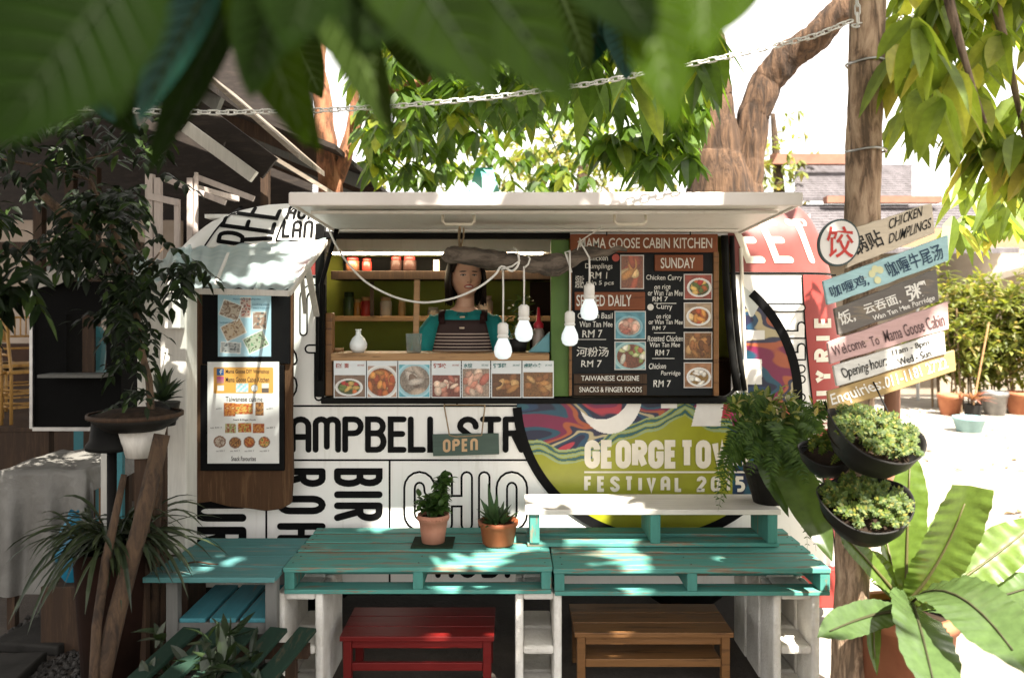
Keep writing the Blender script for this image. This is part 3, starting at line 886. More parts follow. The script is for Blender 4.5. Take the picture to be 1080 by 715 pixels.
for (px, py, hw, top, bc, lc, lab) in jars + up:
    c = P(px, py, JY); k = JY / F; r = hw * k; h = (py - top) * k
    t = thing('shelf_jar', lab, 'jar', c, 'jars on the caravan shelves')
    mb = MB(); mb.lathe([(0, 0), (r * .9, 0), (r, .006), (r, h * .72), (r * .78, h * .80), (r * .75, h * .82), (0, h * .82)], c, 16); mb.build('jar_body', flat(bc, .3, 'jar_colour'), t, smooth=True)
    mb = MB(); mb.lathe([(r * .8, h * .79), (r * .84, h * .80), (r * .84, h), (0, h)], c, 16); mb.build('lid', flat(lc, .4, 'lid_colour'), t, smooth=True)
mb = MB(); mb.bx(PX(457, JY), PX(463, JY), JY, JY + .05, PZ(286, JY), PZ(274, JY)); tag(mb.build('paper_note', flat((.6, .5, .42)), None, loc=P(460, 286, JY), bevel=.003), 'small pale box on the dark upper shelf near the driftwood', 'box')
# right end of the counter
t = thing('pot_plant', 'leafy green plant inside the caravan behind the hanging bulbs', 'plant', P(547, 371.5, 4.2))
mb = MB(); c = P(547, 371.5, 4.2); mb.lathe(pot_profile(.035, .05, .07), c, 16); mb.build('plant_pot', m_blackpot, t, smooth=True)
lf = MB()
for k in range(70): leaf(lf, c + V((U(-.03, .05), U(-.03, .03), .07 + .20 * rnd())), (U(-1, 1), U(-1, .6), U(-.2, 1)), U(.05, .08), .025, n=3)
lf.build('leaves', leafm('indoor_leaf', (.03, .06, .012), (.08, .12, .025), .3), t)
mb = MB(); mb.prism([P(557, 371.5, 4.12), P(580, 371.5, 4.12), P(580, 350, 4.12)], (0, .06, 0)); tag(mb.build('knife_block', flat((.14, .36, .42), .5, 'pale_blue_plastic'), None, loc=P(570, 371.5, 4.3), bevel=.004, fixn=True), 'pale blue wedge-shaped box at the right end of the counter', 'box')
t = thing('sauce_bottle', 'sauce bottle with a pointed red cap beside the blue wedge', 'bottle', P(568, 372, 4.22)); c = P(568, 372, 4.22)
mb = MB(); mb.lathe([(0, 0), (.028, 0), (.03, .01), (.03, .11), (.02, .13), (0, .13)], c, 16); mb.build('bottle_body', flat((.35, .28, .24), .3), t, smooth=True)
mb = MB(); mb.lathe([(.026, .128), (.026, .15), (.012, .165), (.006, .235), (0, .235)], c, 14); mb.build('cap', flat((.42, .015, .03), .35), t, smooth=True)

# ---- chalkboard menu
YM = YF - .045
cb = thing('chalkboard_menu', 'black chalkboard menu with reddish wooden header boards and stuck-on dish pictures', 'menu board', P(678, 418, YM))
mb = MB(); mb.bx(PX(602, YM), PX(756, YM), YM, YM + .02, PZ(417, YM), PZ(248, YM)); mb.build('board', m_chalkboard, cb)
mb = MB(); mb.bx(PX(752, YM), PX(757.5, YM), YM - .014, YM + .02, PZ(417, YM), PZ(266, YM)); mb.bx(PX(600, YM), PX(603, YM), YM - .014, YM + .02, PZ(417, YM), PZ(266, YM)); mb.build('side_strip', m_pine, cb, bevel=.002)
def plank(a, b, c, d, body, tb, bold=.01, warp=.05, seed=0, mat=m_hdrwood):
    mb = MB(); mb.bx(PX(a, YM), PX(b, YM), YM - .013, YM - .0005, PZ(d, YM), PZ(c, YM)); h = mb.build('header_board', mat, cb, bevel=.003)
    t = MB(); ptxt(t, body, *tb, YM - .0135, off=.0012, bold=bold, warp=warp, seed=seed); t.build('chalk_lettering', m_chalk, h)
plank(601, 756.5, 247, 266.5, 'MAMA GOOSE CABIN KITCHEN', (611, 751, 251, 262), seed=1)
plank(690, 741, 269, 286, 'SUNDAY', (697, 733, 272, 283), seed=2)
plank(606, 680, 308, 327, 'SERVED DAILY', (608, 666, 311, 323), seed=3)
mbh = [('TAIWANESE CUISINE', 394, 404.5, (613, 674, 396, 401.5)), ('SNACKS & FINGER FOODS', 405.5, 416.5, (611, 677, 408, 413.5))]
for i, (b_, y0, y1, tb) in enumerate(mbh): plank(605, 682, y0, y1, b_, tb, .008, .04, 4 + i, m_dark)
t = MB()
for i, (b_, tb) in enumerate([('Chicken', (619, 641, 269, 275)), ('Dumplings', (617, 646, 278, 285)), ('RM 1', (622, 640, 287, 294)), ('min 5 pcs', (618, 647, 296, 302)), ('锅贴', (606, 615, 290, 304)),
        ('Chicken Basil', (609, 646, 330, 336)), ('Wan Tan Mee', (611, 646, 339, 345)), ('RM 7', (614, 635, 348, 356)), ('河粉汤', (608, 641, 366, 376)), ('RM 7', (613, 634, 380, 387)),
        ('Chicken Curry', (681, 719, 290, 297)), ('on rice', (690, 707, 300, 305)), ('or Wan Tan Mee', (683, 720, 306, 312)), ('RM 7', (688, 704, 313, 318)),
        ('Curry', (692, 709, 320, 328)), ('on rice', (692, 707, 331, 336)), ('or Wan Tan Mee', (684, 720, 337, 342)), ('RM 7', (688, 702, 344, 348)),
        ('Roasted Chicken', (683, 720, 354, 360)), ('Wan Tan Mee', (685, 717, 361, 366)), ('RM 7', (691, 706, 369, 375)),
        ('Chicken', (684, 702, 383, 389)), ('Porridge', (697, 717, 391, 397)), ('RM 7', (689, 707, 401, 408))]):
    ptxt(t, b_, *tb, YM, off=.0015, bold=.006, warp=.10, seed=i, shear=.06)
for (a, b, y) in ((610, 639, 358), (690, 713, 320), (690, 712, 351), (688, 711, 378)):
    strokes_to(t, [[(a, -y), (b, -y)]], .7, pplane(YM), .0015)
t.add([pplane(YM)(686 + 3.4 * math.cos(k * .4), -324 + 3.4 * math.sin(k * .4), .0016) for k in range(16)], [tuple(range(16))])
t.build('chalk_lettering', m_chalk, cb)
t = MB(); t.add([pplane(YM)(649.5 + 4 * math.cos(k * .4), -272 + 4 * math.sin(k * .4), .0016) for k in range(16)], [tuple(range(16))]); t.build('red_dot', flat((.45, .08, .06)), cb)
for i, (a, b, c, d, kind) in enumerate([(654, 679, 269, 305, ((.55, .53, .5), (.45, .12, .05), ora)), (648, 681, 328, 358, ((.06, .22, .28), (.20, .40, .46), pnk)), (648, 681, 360, 390, ((.10, .26, .30), (.30, .50, .50), grn)),
        (721, 751, 289, 316, ((.25, .05, .03), WHITE, red)), (721, 751, 319, 346, ((.30, .22, .14), WHITE, ora)), (721, 751, 350, 379, ((.14, .05, .02), (.62, .55, .46), brn)), (721, 751, 382, 409, ((.28, .14, .07), WHITE, [(.62, .6, .54), (.55, .48, .34), (.5, .3, .1), (.66, .64, .6)]))]):
    p = MB(); p.bx(PX(a, YM), PX(b, YM), YM - .005, YM - .0005, PZ(d, YM), PZ(c, YM)); card = p.build('dish_card', flat((.6, .58, .55), .4, 'card_paper'), cb)
    p = MB(); fn = food(kind, 20 + i, ('full', 'bowl', 'crop', 'bowl', 'bowl', 'full', 'bowl')[i], (8, 14, 14, 16, 10, 18, 9)[i], (.30, .16, .16, .15, .17, .19, .15)[i]); p.grid(lambda u, v: V((PX(a + 1, YM) * (1 - u) + PX(b - 1, YM) * u, YM - .0062, PZ(d - 1, YM) * (1 - v) + PZ(c + 1, YM) * v)), 60, 60, fn); p.build('food_picture', m_print, card)
for px in (640, 728):
    p = MB(); p.tube([P(px, 250, YM - .002), P(px, 236, 3.98)], .003, 6); p.build('hanging_wire', m_black, cb)

# ---- open sign
YO = YF - .05
osn = thing('open_sign', 'grey-green wooden OPEN sign hanging on a string under the counter', 'sign', P(491, 481, YO))
mb = MB(); mb.prism([P(456, 458, YO), P(456.8, 481, YO), P(526.5, 479, YO), P(526, 457, YO)], (0, .012, 0)); pl = mb.build('plaque', wood('grey_green_plaque', (.07, .105, .085), (.18, .15, .10), .66, (1.2, 14, 14)), osn, bevel=.002, fixn=True)
tw = MB(); wv, wd = word_strokes('OPEN', 11, .42, 1.05)
strokes_to(tw, wv, 2.7, lambda u, v, o: pplane(YO)(468.5 + u, -475.5 + v + u * .035, o), .0015, roundcap=False); tw.build('lettering', flat((.55, .36, .20), .7, 'salmon_letter_paint'), pl)
mb = MB(); mb.tube([P(474, 459, YO), P(468.5, 428, YF - .02), P(469, 425, YF - .02)], .0035, 6); mb.tube([P(508, 459, YO), P(511.5, 427, YF - .02)], .0035, 6)
mb.tube([P(474, 459, YO - .002), P(481, 460.5, YO - .002), P(508, 459, YO - .002)], .003, 6); mb.tube([P(468, 427, YF - .03), P(512, 427, YF - .03)], .003, 6)
mb.build('string', m_rope, osn)

# ---- driftwood with hanging bulbs
YD = 3.74
dw = MB()
pts = [(470, 266, 9), (476, 269.5, 12.0), (490, 270, 12.0), (505, 271.5, 11.8), (520, 273, 11.8), (535, 274.5, 10), (550, 277, 9.2), (566, 279, 10.5), (576, 280.5, 13), (585, 279, 14.5), (598, 276, 10.5), (612, 268, 8.0), (626, 266, 7.0), (640, 267, 5.5), (652, 262, 4), (661, 264.5, 2.0)]
ps, rs = [], []
for (a, b, r), (a2, b2, r2) in zip(pts, pts[1:] + [pts[-1]]):
    for k in range(3 if (a, b) != (a2, b2) else 1):
        t = k / 3; x = a + (a2 - a) * t; ps.append(P(x, b + (b2 - b) * t + noise.noise(V((x / 9, 2, 1))) * 1.5, YD + .012 * math.sin(x / 22))); rs.append((r + (r2 - r) * t) * (1 + .12 * noise.noise(V((x / 7, 0, 5)))) * YD / F)
dw.tube(ps, rs, 28, sq=.85); rough(dw, .012, 16, (.5, 1, 1))
dwt = thing('driftwood_branch', 'grey weathered driftwood branch hanging across the serving window', 'driftwood', P(560, 280, YD))
dw.build('branch', bark('driftwood_grain', (.085, .068, .052), (.19, .155, .125), 11, (.25, 1, 1), .9, .02), dwt, smooth=True)
mb = MB(); mb.tube([P(485, 262, YD), P(484, 250, 3.62), P(485, 240, 3.46)], .006, 8); mb.tube([P(485.5, 262, YD), P(489, 250, 3.6), P(489, 241, 3.46)], .004, 8); mb.build('hanging_rope', m_rope, dwt)
mb = MB(); mb.tube([P(609, 264, YD - .02), P(611, 255, YD), P(640, 236, 3.9)], .003, 6); mb.build('hanging_wire', m_cord, dwt)
def bulb(px, ytop, ybot, ycord, label, loop):
    k = YD / F; h = (ybot - ytop) * k; c = P(px, ytop, YD - .055)
    t = thing('hanging_bulb', label, 'light bulb', c, 'white bulbs hanging from the driftwood')
    r = h * .245
    mb = MB(); mb.lathe([(0, -h), (r * .5, -h * .985), (r * .85, -h * .92), (r, -h * .79), (r * .93, -h * .66), (r * .70, -h * .53), (r * .55, -h * .45), (r * .52, -h * .42)], c, 20); mb.build('glass_globe', m_bulblit, t, smooth=True)
    mb = MB(); mb.lathe([(r * .5, -h * .41), (r * .62, -h * .42), (r * .64, -h * .36), (r * .56, -h * .35), (r * .56, -h * .30), (r * .60, -h * .29), (r * .58, -h * .06), (r * .3, 0), (0, 0)], c, 20); mb.build('socket', m_cord, t, smooth=True)
    mb = MB(); pp = [P(px, ytop + 1, YD - .055), P(px + .3, (ytop + ycord) / 2, YD - .057), P(px, ycord, YD - .055)]
    mb.tube(pp, .0042, 6); mb.tube([P(*q, YD + dy) for q, dy in loop], .0042, 6, cap=True); mb.build('cord', m_cord, t, smooth=True)
bulb(530.5, 340, 378.5, 285, 'lowest white bulb, in front of the teal sleeve of the woman', [((530.5, 287), -.055), ((529, 284), -.075), ((540, 281), -.075), ((548, 275), -.075), ((546, 266), -.06), ((543, 263), 0)])
bulb(552.5, 321, 360, 281, 'white bulb just right of the lowest bulb, in front of the indoor plant', [((552.5, 283), -.055), ((557, 279), -.06), ((559, 273), -.055), ((556, 268.5), -.04)])
bulb(601, 328, 364.5, 264, 'white bulb at the left edge of the chalkboard menu', [((601, 265), -.055), ((596, 266), -.05), ((603, 287), -.045), ((598, 268), -.04)])
bulb(621.5, 299, 337.5, 271, 'highest white bulb, over the served daily header board', [((621.5, 272), -.055), ((616, 262), -.05), ((612, 256), -.03), ((610, 255), 0)])
mb = MB()
sw = [(344, 234, 3.95), (352, 254, 3.93), (364, 274, 3.90), (384, 296, 3.86), (408, 310, 3.82), (430, 317, 3.78), (452, 319, 3.72), (480, 314, 3.70), (505, 303, 3.68), (522, 290, 3.67), (529, 281, 3.67), (540, 286, 3.67), (547, 278, 3.67), (546, 266, 3.68), (541, 261, 3.74)]
sm = []
for i in range(len(sw) - 1):
    a, b = sw[i], sw[i + 1]; pa, pb = sw[max(0, i - 1)], sw[min(len(sw) - 1, i + 2)]
    for k in range(4):
        t = k / 4; q = []
        for d in range(3):
            m0, m1 = (b[d] - pa[d]) / 2, (pb[d] - a[d]) / 2
            q.append((2 * t ** 3 - 3 * t * t + 1) * a[d] + (t ** 3 - 2 * t * t + t) * m0 + (-2 * t ** 3 + 3 * t * t) * b[d] + (t ** 3 - t * t) * m1)
        sm.append(P(*q))
mb.tube(sm, .0052, 7); tag(mb.build('white_cable', m_cord, None, smooth=True, loc=P(344, 234, 3.95)), 'white cable sagging across the serving window to the driftwood', 'cable')
# ================================================================== the woman in the caravan
def person():
    Y = 4.46; fz0 = .368; X0 = PX(489, Y)
    t = thing('person', 'woman with black bob hair in a teal shirt and striped brown apron behind the counter', 'person', (X0, Y, fz0))
    zc = lambda py: PZ(py, Y)
    body = MB()
    def loft(rings, n=20):
        """rings: (centre, rx, ry) horizontal ellipses"""
        vs, fs = [], []
        for (c, rx, ry) in rings:
            for k in range(n): a = 2 * PI * k / n; vs.append(V(c) + V((rx * math.cos(a), ry * math.sin(a), 0)))
        for i in range(len(rings) - 1):
            for k in range(n): fs.append((i * n + k, i * n + (k + 1) % n, (i + 1) * n + (k + 1) % n, (i + 1) * n + k))
        fs += [tuple(range(n))[::-1], tuple(range((len(rings) - 1) * n, len(rings) * n))]
        return vs, fs
    B0 = V((X0, Y, fz0))
    hx = .012                                        # the head sits a little to her left
    body.add(*loft([(B0 + V((0, .01, .78)), .15, .10), (B0 + V((0, .01, .88)), .155, .105), (B0 + V((0, .01, 1.0)), .125, .09), (B0 + V((0, .01, 1.14)), .145, .10), (B0 + V((0, .015, 1.21)), .15, .09), (B0 + V((.0, .02, 1.255)), .10, .07), (B0 + V((.003, .02, 1.285)), .055, .052), (B0 + V((hx, .015, 1.34)), .046, .048), (B0 + V((hx, .012, 1.39)), .046, .05)]))
    for s in (-1, 1):
        sh, el, wr = B0 + V((s * .165, .02, 1.205)), B0 + V((s * .225, .03, .95)), B0 + V((s * .16, -.17, .93))
        body.tube([sh - V((s * .07, 0, .005)), sh - V((s * .015, 0, .01)), sh * .6 + el * .4, el], [.045, .042, .038, .036], 12)
        body.tube([el, el * .5 + wr * .5, wr], [.037, .033, .024], 12)
        hd = wr + V((-s * .03, -.075, -.005)); body.tube([wr, wr * .5 + hd * .5, hd], [.024, .036, .034], 12, sq=.5)
        for k in range(4):
            b = hd + V((-s * .01 + (k - 1.5) * .018, -.005 - abs(k - 1.4) * -.002, 0)); l = (.062, .072, .068, .052)[k if s > 0 else 3 - k]
            body.tube([b, b + V((-s * .004, -l * .5, -.004)), b + V((-s * .008, -l * .85, -.022)), b + V((-s * .008, -l, -.035))], [.0095, .009, .0085, .007], 8)
        th = wr + V((-s * .03, -.02, 0)); body.tube([th, th + V((-s * .03, -.03, -.006)), th + V((-s * .042, -.06, -.014))], [.013, .011, .008], 8)
        hp = B0 + V((s * .085, .01, .80)); kn = B0 + V((s * .09, -.01, .44)); an = B0 + V((s * .09, .02, .07))
        body.tube([hp, kn, kn * .6 + an * .4, an], [.085, .055, .052, .036], 14)
        body.tube([an + V((0, .04, -.03)), an + V((0, -.05, -.035)), an + V((0, -.15, -.05))], [.036, .038, .024], 12, sq=.8)
    hc = B0 + V((hx, .0, 1.446))                       # head centre at eye height
    yaw = Matrix.Rotation(math.radians(14), 3, 'Z') @ Matrix.Rotation(math.radians(-4), 3, 'X')
    hv, hf = [], []
    NU, NV = 48, 36
    def g(x, z, a, b, sx, sz): return math.exp(-((x - a) / sx) ** 2 - ((z - b) / sz) ** 2)
    for j in range(NV + 1):
        ph = -PI / 2 + PI * j / NV
        for i in range(NU):
            th = 2 * PI * i / NU
            x, y, z = math.cos(ph) * math.sin(th), -math.cos(ph) * math.cos(th), math.sin(ph)
            jaw = 1 - .34 * max(0, -z) ** 1.6
            px_, py_, pz_ = x * .086 * jaw, y * (.096 if y < 0 else .1), z * .122
            if y < 0:
                d = 0
                d += .018 * g(px_, pz_, 0, -.028, .011, .014) + .009 * g(px_, pz_, 0, -.008, .008, .022)       # nose
                d -= .009 * (g(px_, pz_, .031, .002, .018, .011) + g(px_, pz_, -.031, .002, .018, .011))         # eye sockets
                d += .004 * (g(px_, pz_, .031, .017, .02, .006) + g(px_, pz_, -.031, .017, .02, .006))           # brows
                d += .006 * g(px_, pz_, 0, -.058, .022, .009) + .006 * g(px_, pz_, 0, -.098, .02, .014)           # lips, chin
                d += .006 * (g(px_, pz_, .042, -.03, .02, .02) + g(px_, pz_, -.042, -.03, .02, .02))              # cheeks
                py_ -= d
            hv.append(hc + yaw @ V((px_, py_, pz_)))
    for j in range(NV):
        for i in range(NU): hf.append((j * NU + i, j * NU + (i + 1) % NU, (j + 1) * NU + (i + 1) % NU, (j + 1) * NU + i))
    body.add(hv, hf)
    for s in (-1, 1): body.tube([hc + yaw @ V((s * .072, .012, .012)), hc + yaw @ V((s * .080, .018, -.005)), hc + yaw @ V((s * .074, .014, -.028))], [.010, .014, .009], 8)
    # skin, with eyes, brows and lips told by where they sit on the head
    m, N, L, Bs = nt('skin')
    vec = coords(N, L)
    c = ramp(N, L, nz(N, L, vec, 14, 4), [(.3, (.54, .31, .21)), (.7, (.62, .38, .26))])
    def spot(c, at, rad, colr, soft=.2):
        p = hc + yaw @ V(at) - B0
        tc = N.new('ShaderNodeTexCoord'); mp = N.new('ShaderNodeMapping'); mp.vector_type = 'TEXTURE'
        mp.inputs['Location'].default_value = p; mp.inputs['Rotation'].default_value = (math.radians(-4), 0, math.radians(14)); mp.inputs['Scale'].default_value = rad
        L.new(tc.outputs['Object'], mp.inputs['Vector'])
        ln = N.new('ShaderNodeVectorMath'); ln.operation = 'LENGTH'; L.new(mp.outputs[0], ln.inputs[0])
        f = ramp(N, L, ln.outputs['Value'], [(1 - soft, (1, 1, 1)), (1, (0, 0, 0))])
        return mixc(N, L, f, c, colr)
    for s in (-1, 1):
        c = spot(c, (s * .031, -.088, .003), (.0165, .04, .0058), (.018, .010, .008))
        c = spot(c, (s * .031, -.088, .001), (.013, .04, .0034), (.5, .46, .42))
        c = spot(c, (s * .030, -.088, .001), (.0058, .04, .0046), (.012, .008, .006))
        c = spot(c, (s * .032, -.088, .021), (.021, .04, .0042), (.03, .016, .011))
        c = spot(c, (s * .008, -.105, -.038), (.0042, .04, .0028), (.14, .05, .03))
    c = spot(c, (0, -.09, -.060), (.029, .05, .0125), (.30, .035, .035))
    c = spot(c, (0, -.09, -.0605), (.022, .05, .0052), (.62, .56, .5))
    L.new(c, Bs.inputs['Base Color']); Bs.inputs['Roughness'].default_value = .5; Bs.inputs['Subsurface Weight'].default_value = .1; Bs.inputs['Subsurface Radius'].default_value = (.01, .004, .002)
    bo = body.build('body', m, t, fixn=True)
    r = bo.modifiers.new('remesh', 'REMESH'); r.mode = 'VOXEL'; r.voxel_size = .0042; r.use_smooth_shade = True
    q = bo.modifiers.new('smooth', 'SMOOTH'); q.factor = .5; q.iterations = 3
    # shirt
    sh = MB()
    sh.add(*loft([(B0 + V((0, .01, .80)), .195, .14), (B0 + V((0, .01, 1.0)), .18, .13), (B0 + V((0, .012, 1.13)), .185, .128), (B0 + V((0, .018, 1.19)), .185, .115), (B0 + V((0, .022, 1.235)), .168, .095), (B0 + V((0, .034, 1.268)), .105, .068)], 28))
    for s in (-1, 1):
        a, b = B0 + V((s * .130, .022, 1.208)), B0 + V((s * .232, .02, .975))
        sh.tube([a, a * .6 + b * .4 + V((s * .014, 0, .012)), a * .25 + b * .75 + V((s * .008, 0, 0)), b], [.066, .074, .080, .086], 16)
    so = sh.build('shirt', M('teal_cotton', (.012, .26, .25), .8, (.01, .20, .195), 8, bump=.25, bscale=30, bdist=.01), t, fixn=True)
    r = so.modifiers.new('remesh', 'REMESH'); r.mode = 'VOXEL'; r.voxel_size = .007; r.use_smooth_shade = True
    q = so.modifiers.new('smooth', 'SMOOTH'); q.factor = .5; q.iterations = 4
    # apron: bib that follows the chest, with straps
    m, N, L, Bs = nt('striped_brown_apron')
    tc = N.new('ShaderNodeTexCoord'); sp = N.new('ShaderNodeSeparateXYZ'); L.new(tc.outputs['Object'], sp.inputs[0])
    def mth(op, a, b):
        n = N.new('ShaderNodeMath'); n.operation = op
        for k, q in enumerate((a, b)):
            if isinstance(q, (int, float)): n.inputs[k].default_value = q
            else: L.new(q, n.inputs[k])
        return n.outputs[0]
    z = sp.outputs['Z']; st = mth('LESS_THAN', mth('MODULO', mth('MULTIPLY', z, 1 / .0175), 1.0), .30)
    st = mth('MULTIPLY', st, mth('LESS_THAN', z, zc(349) - fz0))
    L.new(mixc(N, L, st, ramp(N, L, nz(N, L, coords(N, L), 12), [(.3, (.022, .010, .009)), (.7, (.034, .015, .013))]), (.46, .36, .30)), Bs.inputs['Base Color']); Bs.inputs['Roughness'].default_value = .8
    ap = MB()
    zt = zc(337) - fz0
    def chest(u, v):
        zz = .50 + (zt - .50) * v; w = (.185 if v < .62 else .185 - (v - .62) / .38 * .062)
        x = (u * 2 - 1) * w
        ry = .152 if zz < 1.13 else .152 - (zz - 1.13) * .32
        return B0 + V((x, .012 - ry * math.sqrt(max(.05, 1 - (x / .235) ** 2)) - .003, zz))
    ap.grid(chest, 20, 26)
    a = ap.build('apron', m, t, smooth=True)
    sd = a.modifiers.new('solid', 'SOLIDIFY'); sd.thickness = .004
    st = MB()
    for s in (-1, 1):
        pts = [(s * .108, -.118, zt - .02), (s * .112, -.112, zt + .03), (s * .115, -.085, 1.21), (s * .116, -.055, 1.247), (s * .114, .0, 1.264), (s * .105, .07, 1.25), (s * .08, .135, 1.17)]
        strip_ = []
        for p in pts: strip_ += [B0 + V(p) + V((-.0165, 0, 0)), B0 + V(p) + V((.0165, 0, 0))]
        st.add(strip_, [(2 * i, 2 * i + 1, 2 * i + 3, 2 * i + 2) for i in range(len(pts) - 1)])
    s_ = st.build('strap', flat((.03, .013, .012), .8, 'brown_strap'), a, smooth=True); sd = s_.modifiers.new('solid', 'SOLIDIFY'); sd.thickness = .007; sd.offset = 0
    bt = MB()
    for py in (334, 345): bt.box(B0 + V((0, -.150 if py == 345 else -.118, zc(py) - fz0)), (.028, .010, .010))
    bt.build('button', flat((.62, .50, .38), .5), a, bevel=.003)
    bw = MB(); bc = B0 + V((0, -.105, zc(331.5) - fz0))
    for s in (-1, 1): bw.tube([bc, bc + V((s * .022, -.004, .006)), bc + V((s * .030, 0, -.004))], [.004, .008, .004], 8)
    bw.build('bow', flat((.01, .13, .13), .8), so)
    # hair: a bob of many locks over a cap
    hr = MB()
    def hp(th, ph, k): return hc + yaw @ V((math.sin(th) * math.cos(ph) * .096 * k, math.cos(th) * math.cos(ph) * -.108 * k + .006, math.sin(ph) * .132 * k + .006))
    NN = 40; rows = 10
    vs, fs = [], []
    for j in range(rows + 1):
        for i in range(NN + 1):
            th = math.radians(66 + (228 * i / NN)); ph = PI / 2 - (PI / 2 + .0) * j / rows
            vs.append(hp(th, ph, 1.03))
    for j in range(rows):
        for i in range(NN): fs.append((j * (NN + 1) + i, j * (NN + 1) + i + 1, (j + 1) * (NN + 1) + i + 1, (j + 1) * (NN + 1) + i))
    hr.add(vs, fs)
    for k in range(300):
        th = math.radians(U(62, 298)); f = abs(((math.degrees(th) + 180) % 360) - 180)
        pts = [hp(th, PI / 2 - .18 - U(0, .1), 1.0), hp(th, .95, 1.05), hp(th, .5, 1.07), hp(th, .1, 1.07)]
        e = pts[-1]; lo = hc.z - U(.105, .16)
        out = yaw @ V((math.sin(th), -math.cos(th), 0))
        pts += [e + out * .006 + V((0, 0, -.05)), V((e.x, e.y, lo)) - out * U(-.012, .02)]
        hr.tube(pts, [.004, .008, .008, .008, .0075, .002], 5)
    for k in range(60):                                # fringe swept off the forehead
        s = -1 if rnd() < .5 else 1
        hr.tube([hp(s * U(0, .1), 1.25, 1.02), hp(s * U(.3, .5), .95, 1.05), hp(s * U(.75, .9), .5, 1.06), hp(s * U(.95, 1.1), .1, 1.05)], [.004, .007, .007, .004], 5)
    hr.build('hair', M('black_hair', (.010, .008, .007), .38, (.02, .014, .011), 30), t, smooth=True)
person()
# ================================================================== pallets, blocks and benches
PF, PD = 3.40, .62
ZP1 = PZ(626.5, PF); ZP0 = PZ(598, PF)                      # bottom and top of the two pallets
def pallet(name, label, x0, x1, y0, depth, z0, z1, nb=3, blocks=(0, .5, 1), top_t=.020, gap=.034, tops=(.20, .10, .12, .08), skew=0.0, topmat=None):
    c = V(((x0 + x1) / 2, y0 + depth / 2, z0))
    t = thing(name, label, 'pallet', c, None)
    y = y0; i = 0
    for w in tops:
        if y + w > y0 + depth + .01: break
        mb = MB(); j = U(-.006, .006)
        mb.box(((x0 + x1) / 2 + j, y + w / 2, z1 - top_t / 2), (x1 - x0, w, top_t), Matrix.Rotation(U(-.005, .005), 3, 'Z') @ Matrix.Rotation(U(-.0022, .0022), 3, 'Y') @ Matrix.Rotation(U(-.012, .012), 3, 'X'))
        mb.build('top_plank', topmat or m_teal, t, bevel=.003); y += w + gap; i += 1
    ym = y - gap
    for k, yy in enumerate((y0 + .002, (y0 + ym) / 2 - .05, ym - .10)):
        mb = MB(); mb.bx(x0 + .004, x1 - .004, yy, yy + .10, z0, z0 + .018); mb.build('bottom_plank', m_teal, t, bevel=.003)
    nl = MB()
    for q in (.03, .5, .97):
        yy = y0
        for w in tops:
            for dy in (.3, .75): nl.lathe([(.0035, 0), (.0035, .0012), (0, .0012)], (x0 + (x1 - x0) * q + U(-.012, .012), yy + w * dy, z1), 7)
            yy += w + gap
    nl.build('nail_heads', m_dark, t)
    for q in blocks:
        w = .042
        xx = x0 + .003 + (x1 - x0 - .006 - w) * q
        mb = MB(); mb.bx(xx, xx + w, y0 + .006, ym - .004, z0 + .0185, z1 - top_t - .0005); mb.build('bearer', m_tealv, t, bevel=.003)
    y = y0
    for w in tops[:-1]:                                  # bare laths seen between the painted planks
        y += w
        mb = MB(); mb.bx(x0 + .006, x1 - .006, y + .003, y + gap - .003, z1 - top_t + .001, z1 - .006); mb.build('bare_lath', m_bare, t); y += gap
    return t
xl0, xl1, xr1 = PX(298.5, PF), PX(582.5, PF), PX(876, PF)
pallet('wooden_pallet', 'teal painted pallet on the left blocks with two potted plants on it', xl0, xl1, PF, PD, ZP1, ZP0, blocks=(0, .5, 1))
pallet('wooden_pallet', 'teal painted pallet on the right blocks under the smaller white-topped pallet', xl1 + .006, xr1, PF - .01, PD, ZP1 - .004, ZP0 - .003, blocks=(0, .5, 1))
# the small white-topped pallet
YW = 3.66
zb, zt = ZP0, PZ(543, YW)
t = thing('display_stand', 'white board on low teal legs standing on the right pallet below the mural', 'stand', (PX(690, YW), YW, zb))
wt = MB(); wt.prism([P(553, 524, 3.99).copy(), ], (0, 0, 0)) if False else None
wx0, wx1 = PX(554, YW), PX(824, YW)
wt = MB(); wt.bx(wx0, wx1, YW, YW + .30, zt, zt + .024); wt.build('white_board', m_board, t, bevel=.004)
for q in (564, 692, 816):
    mb = MB(); w = .045; x = PX(q, YW); mb.bx(x - w / 2, x + w / 2, YW + .012, YW + .28, zb + .019, zt - .001); mb.build('leg', m_tealv, t, bevel=.004)
for y0_, y1_ in ((.02, .12), (.17, .28)):
    mb = MB(); mb.bx(wx0 + .01, wx1 - .002, YW + y0_, YW + y1_, zb + .001, zb + .0185); mb.build('base_plank', m_teal, t, bevel=.003)

# concrete blocks on end
def block_proto():
    t = thing('concrete_block', 'x', 'concrete block', (0, 0, 0), 'white painted concrete blocks under the pallets')
    W, D, Hh, th = .195, .20, ZP1 - .001, .034
    mb = MB()
    for x in (-W / 2 + th / 2, W / 2 - th / 2): mb.box((x, D / 2, Hh / 2), (th, D, Hh))
    for z in (.019, Hh * .47, Hh - .014): mb.box((0, D / 2, z), (W - 2 * th + .002, D - .006, .036 if z > .1 else .036))
    b = mb.build('block_body', m_block, t, bevel=.011, loc=V((0, 0, 0)))
    return t
cb0 = block_proto()
spots = [(315.5, 0, 'front white concrete block under the left end of the left pallet'), (315.5, 1, 'rear white concrete block under the left end of the left pallet'),
         (569, 0, 'front white concrete block under the joint between the two pallets'), (569, 1, 'rear white concrete block under the joint between the two pallets'),
         (841, 0, 'front white concrete block under the right end of the right pallet'), (841, 1, 'middle white concrete block under the right end of the right pallet'), (841, 2, 'rear white concrete block under the right end of the right pallet')]
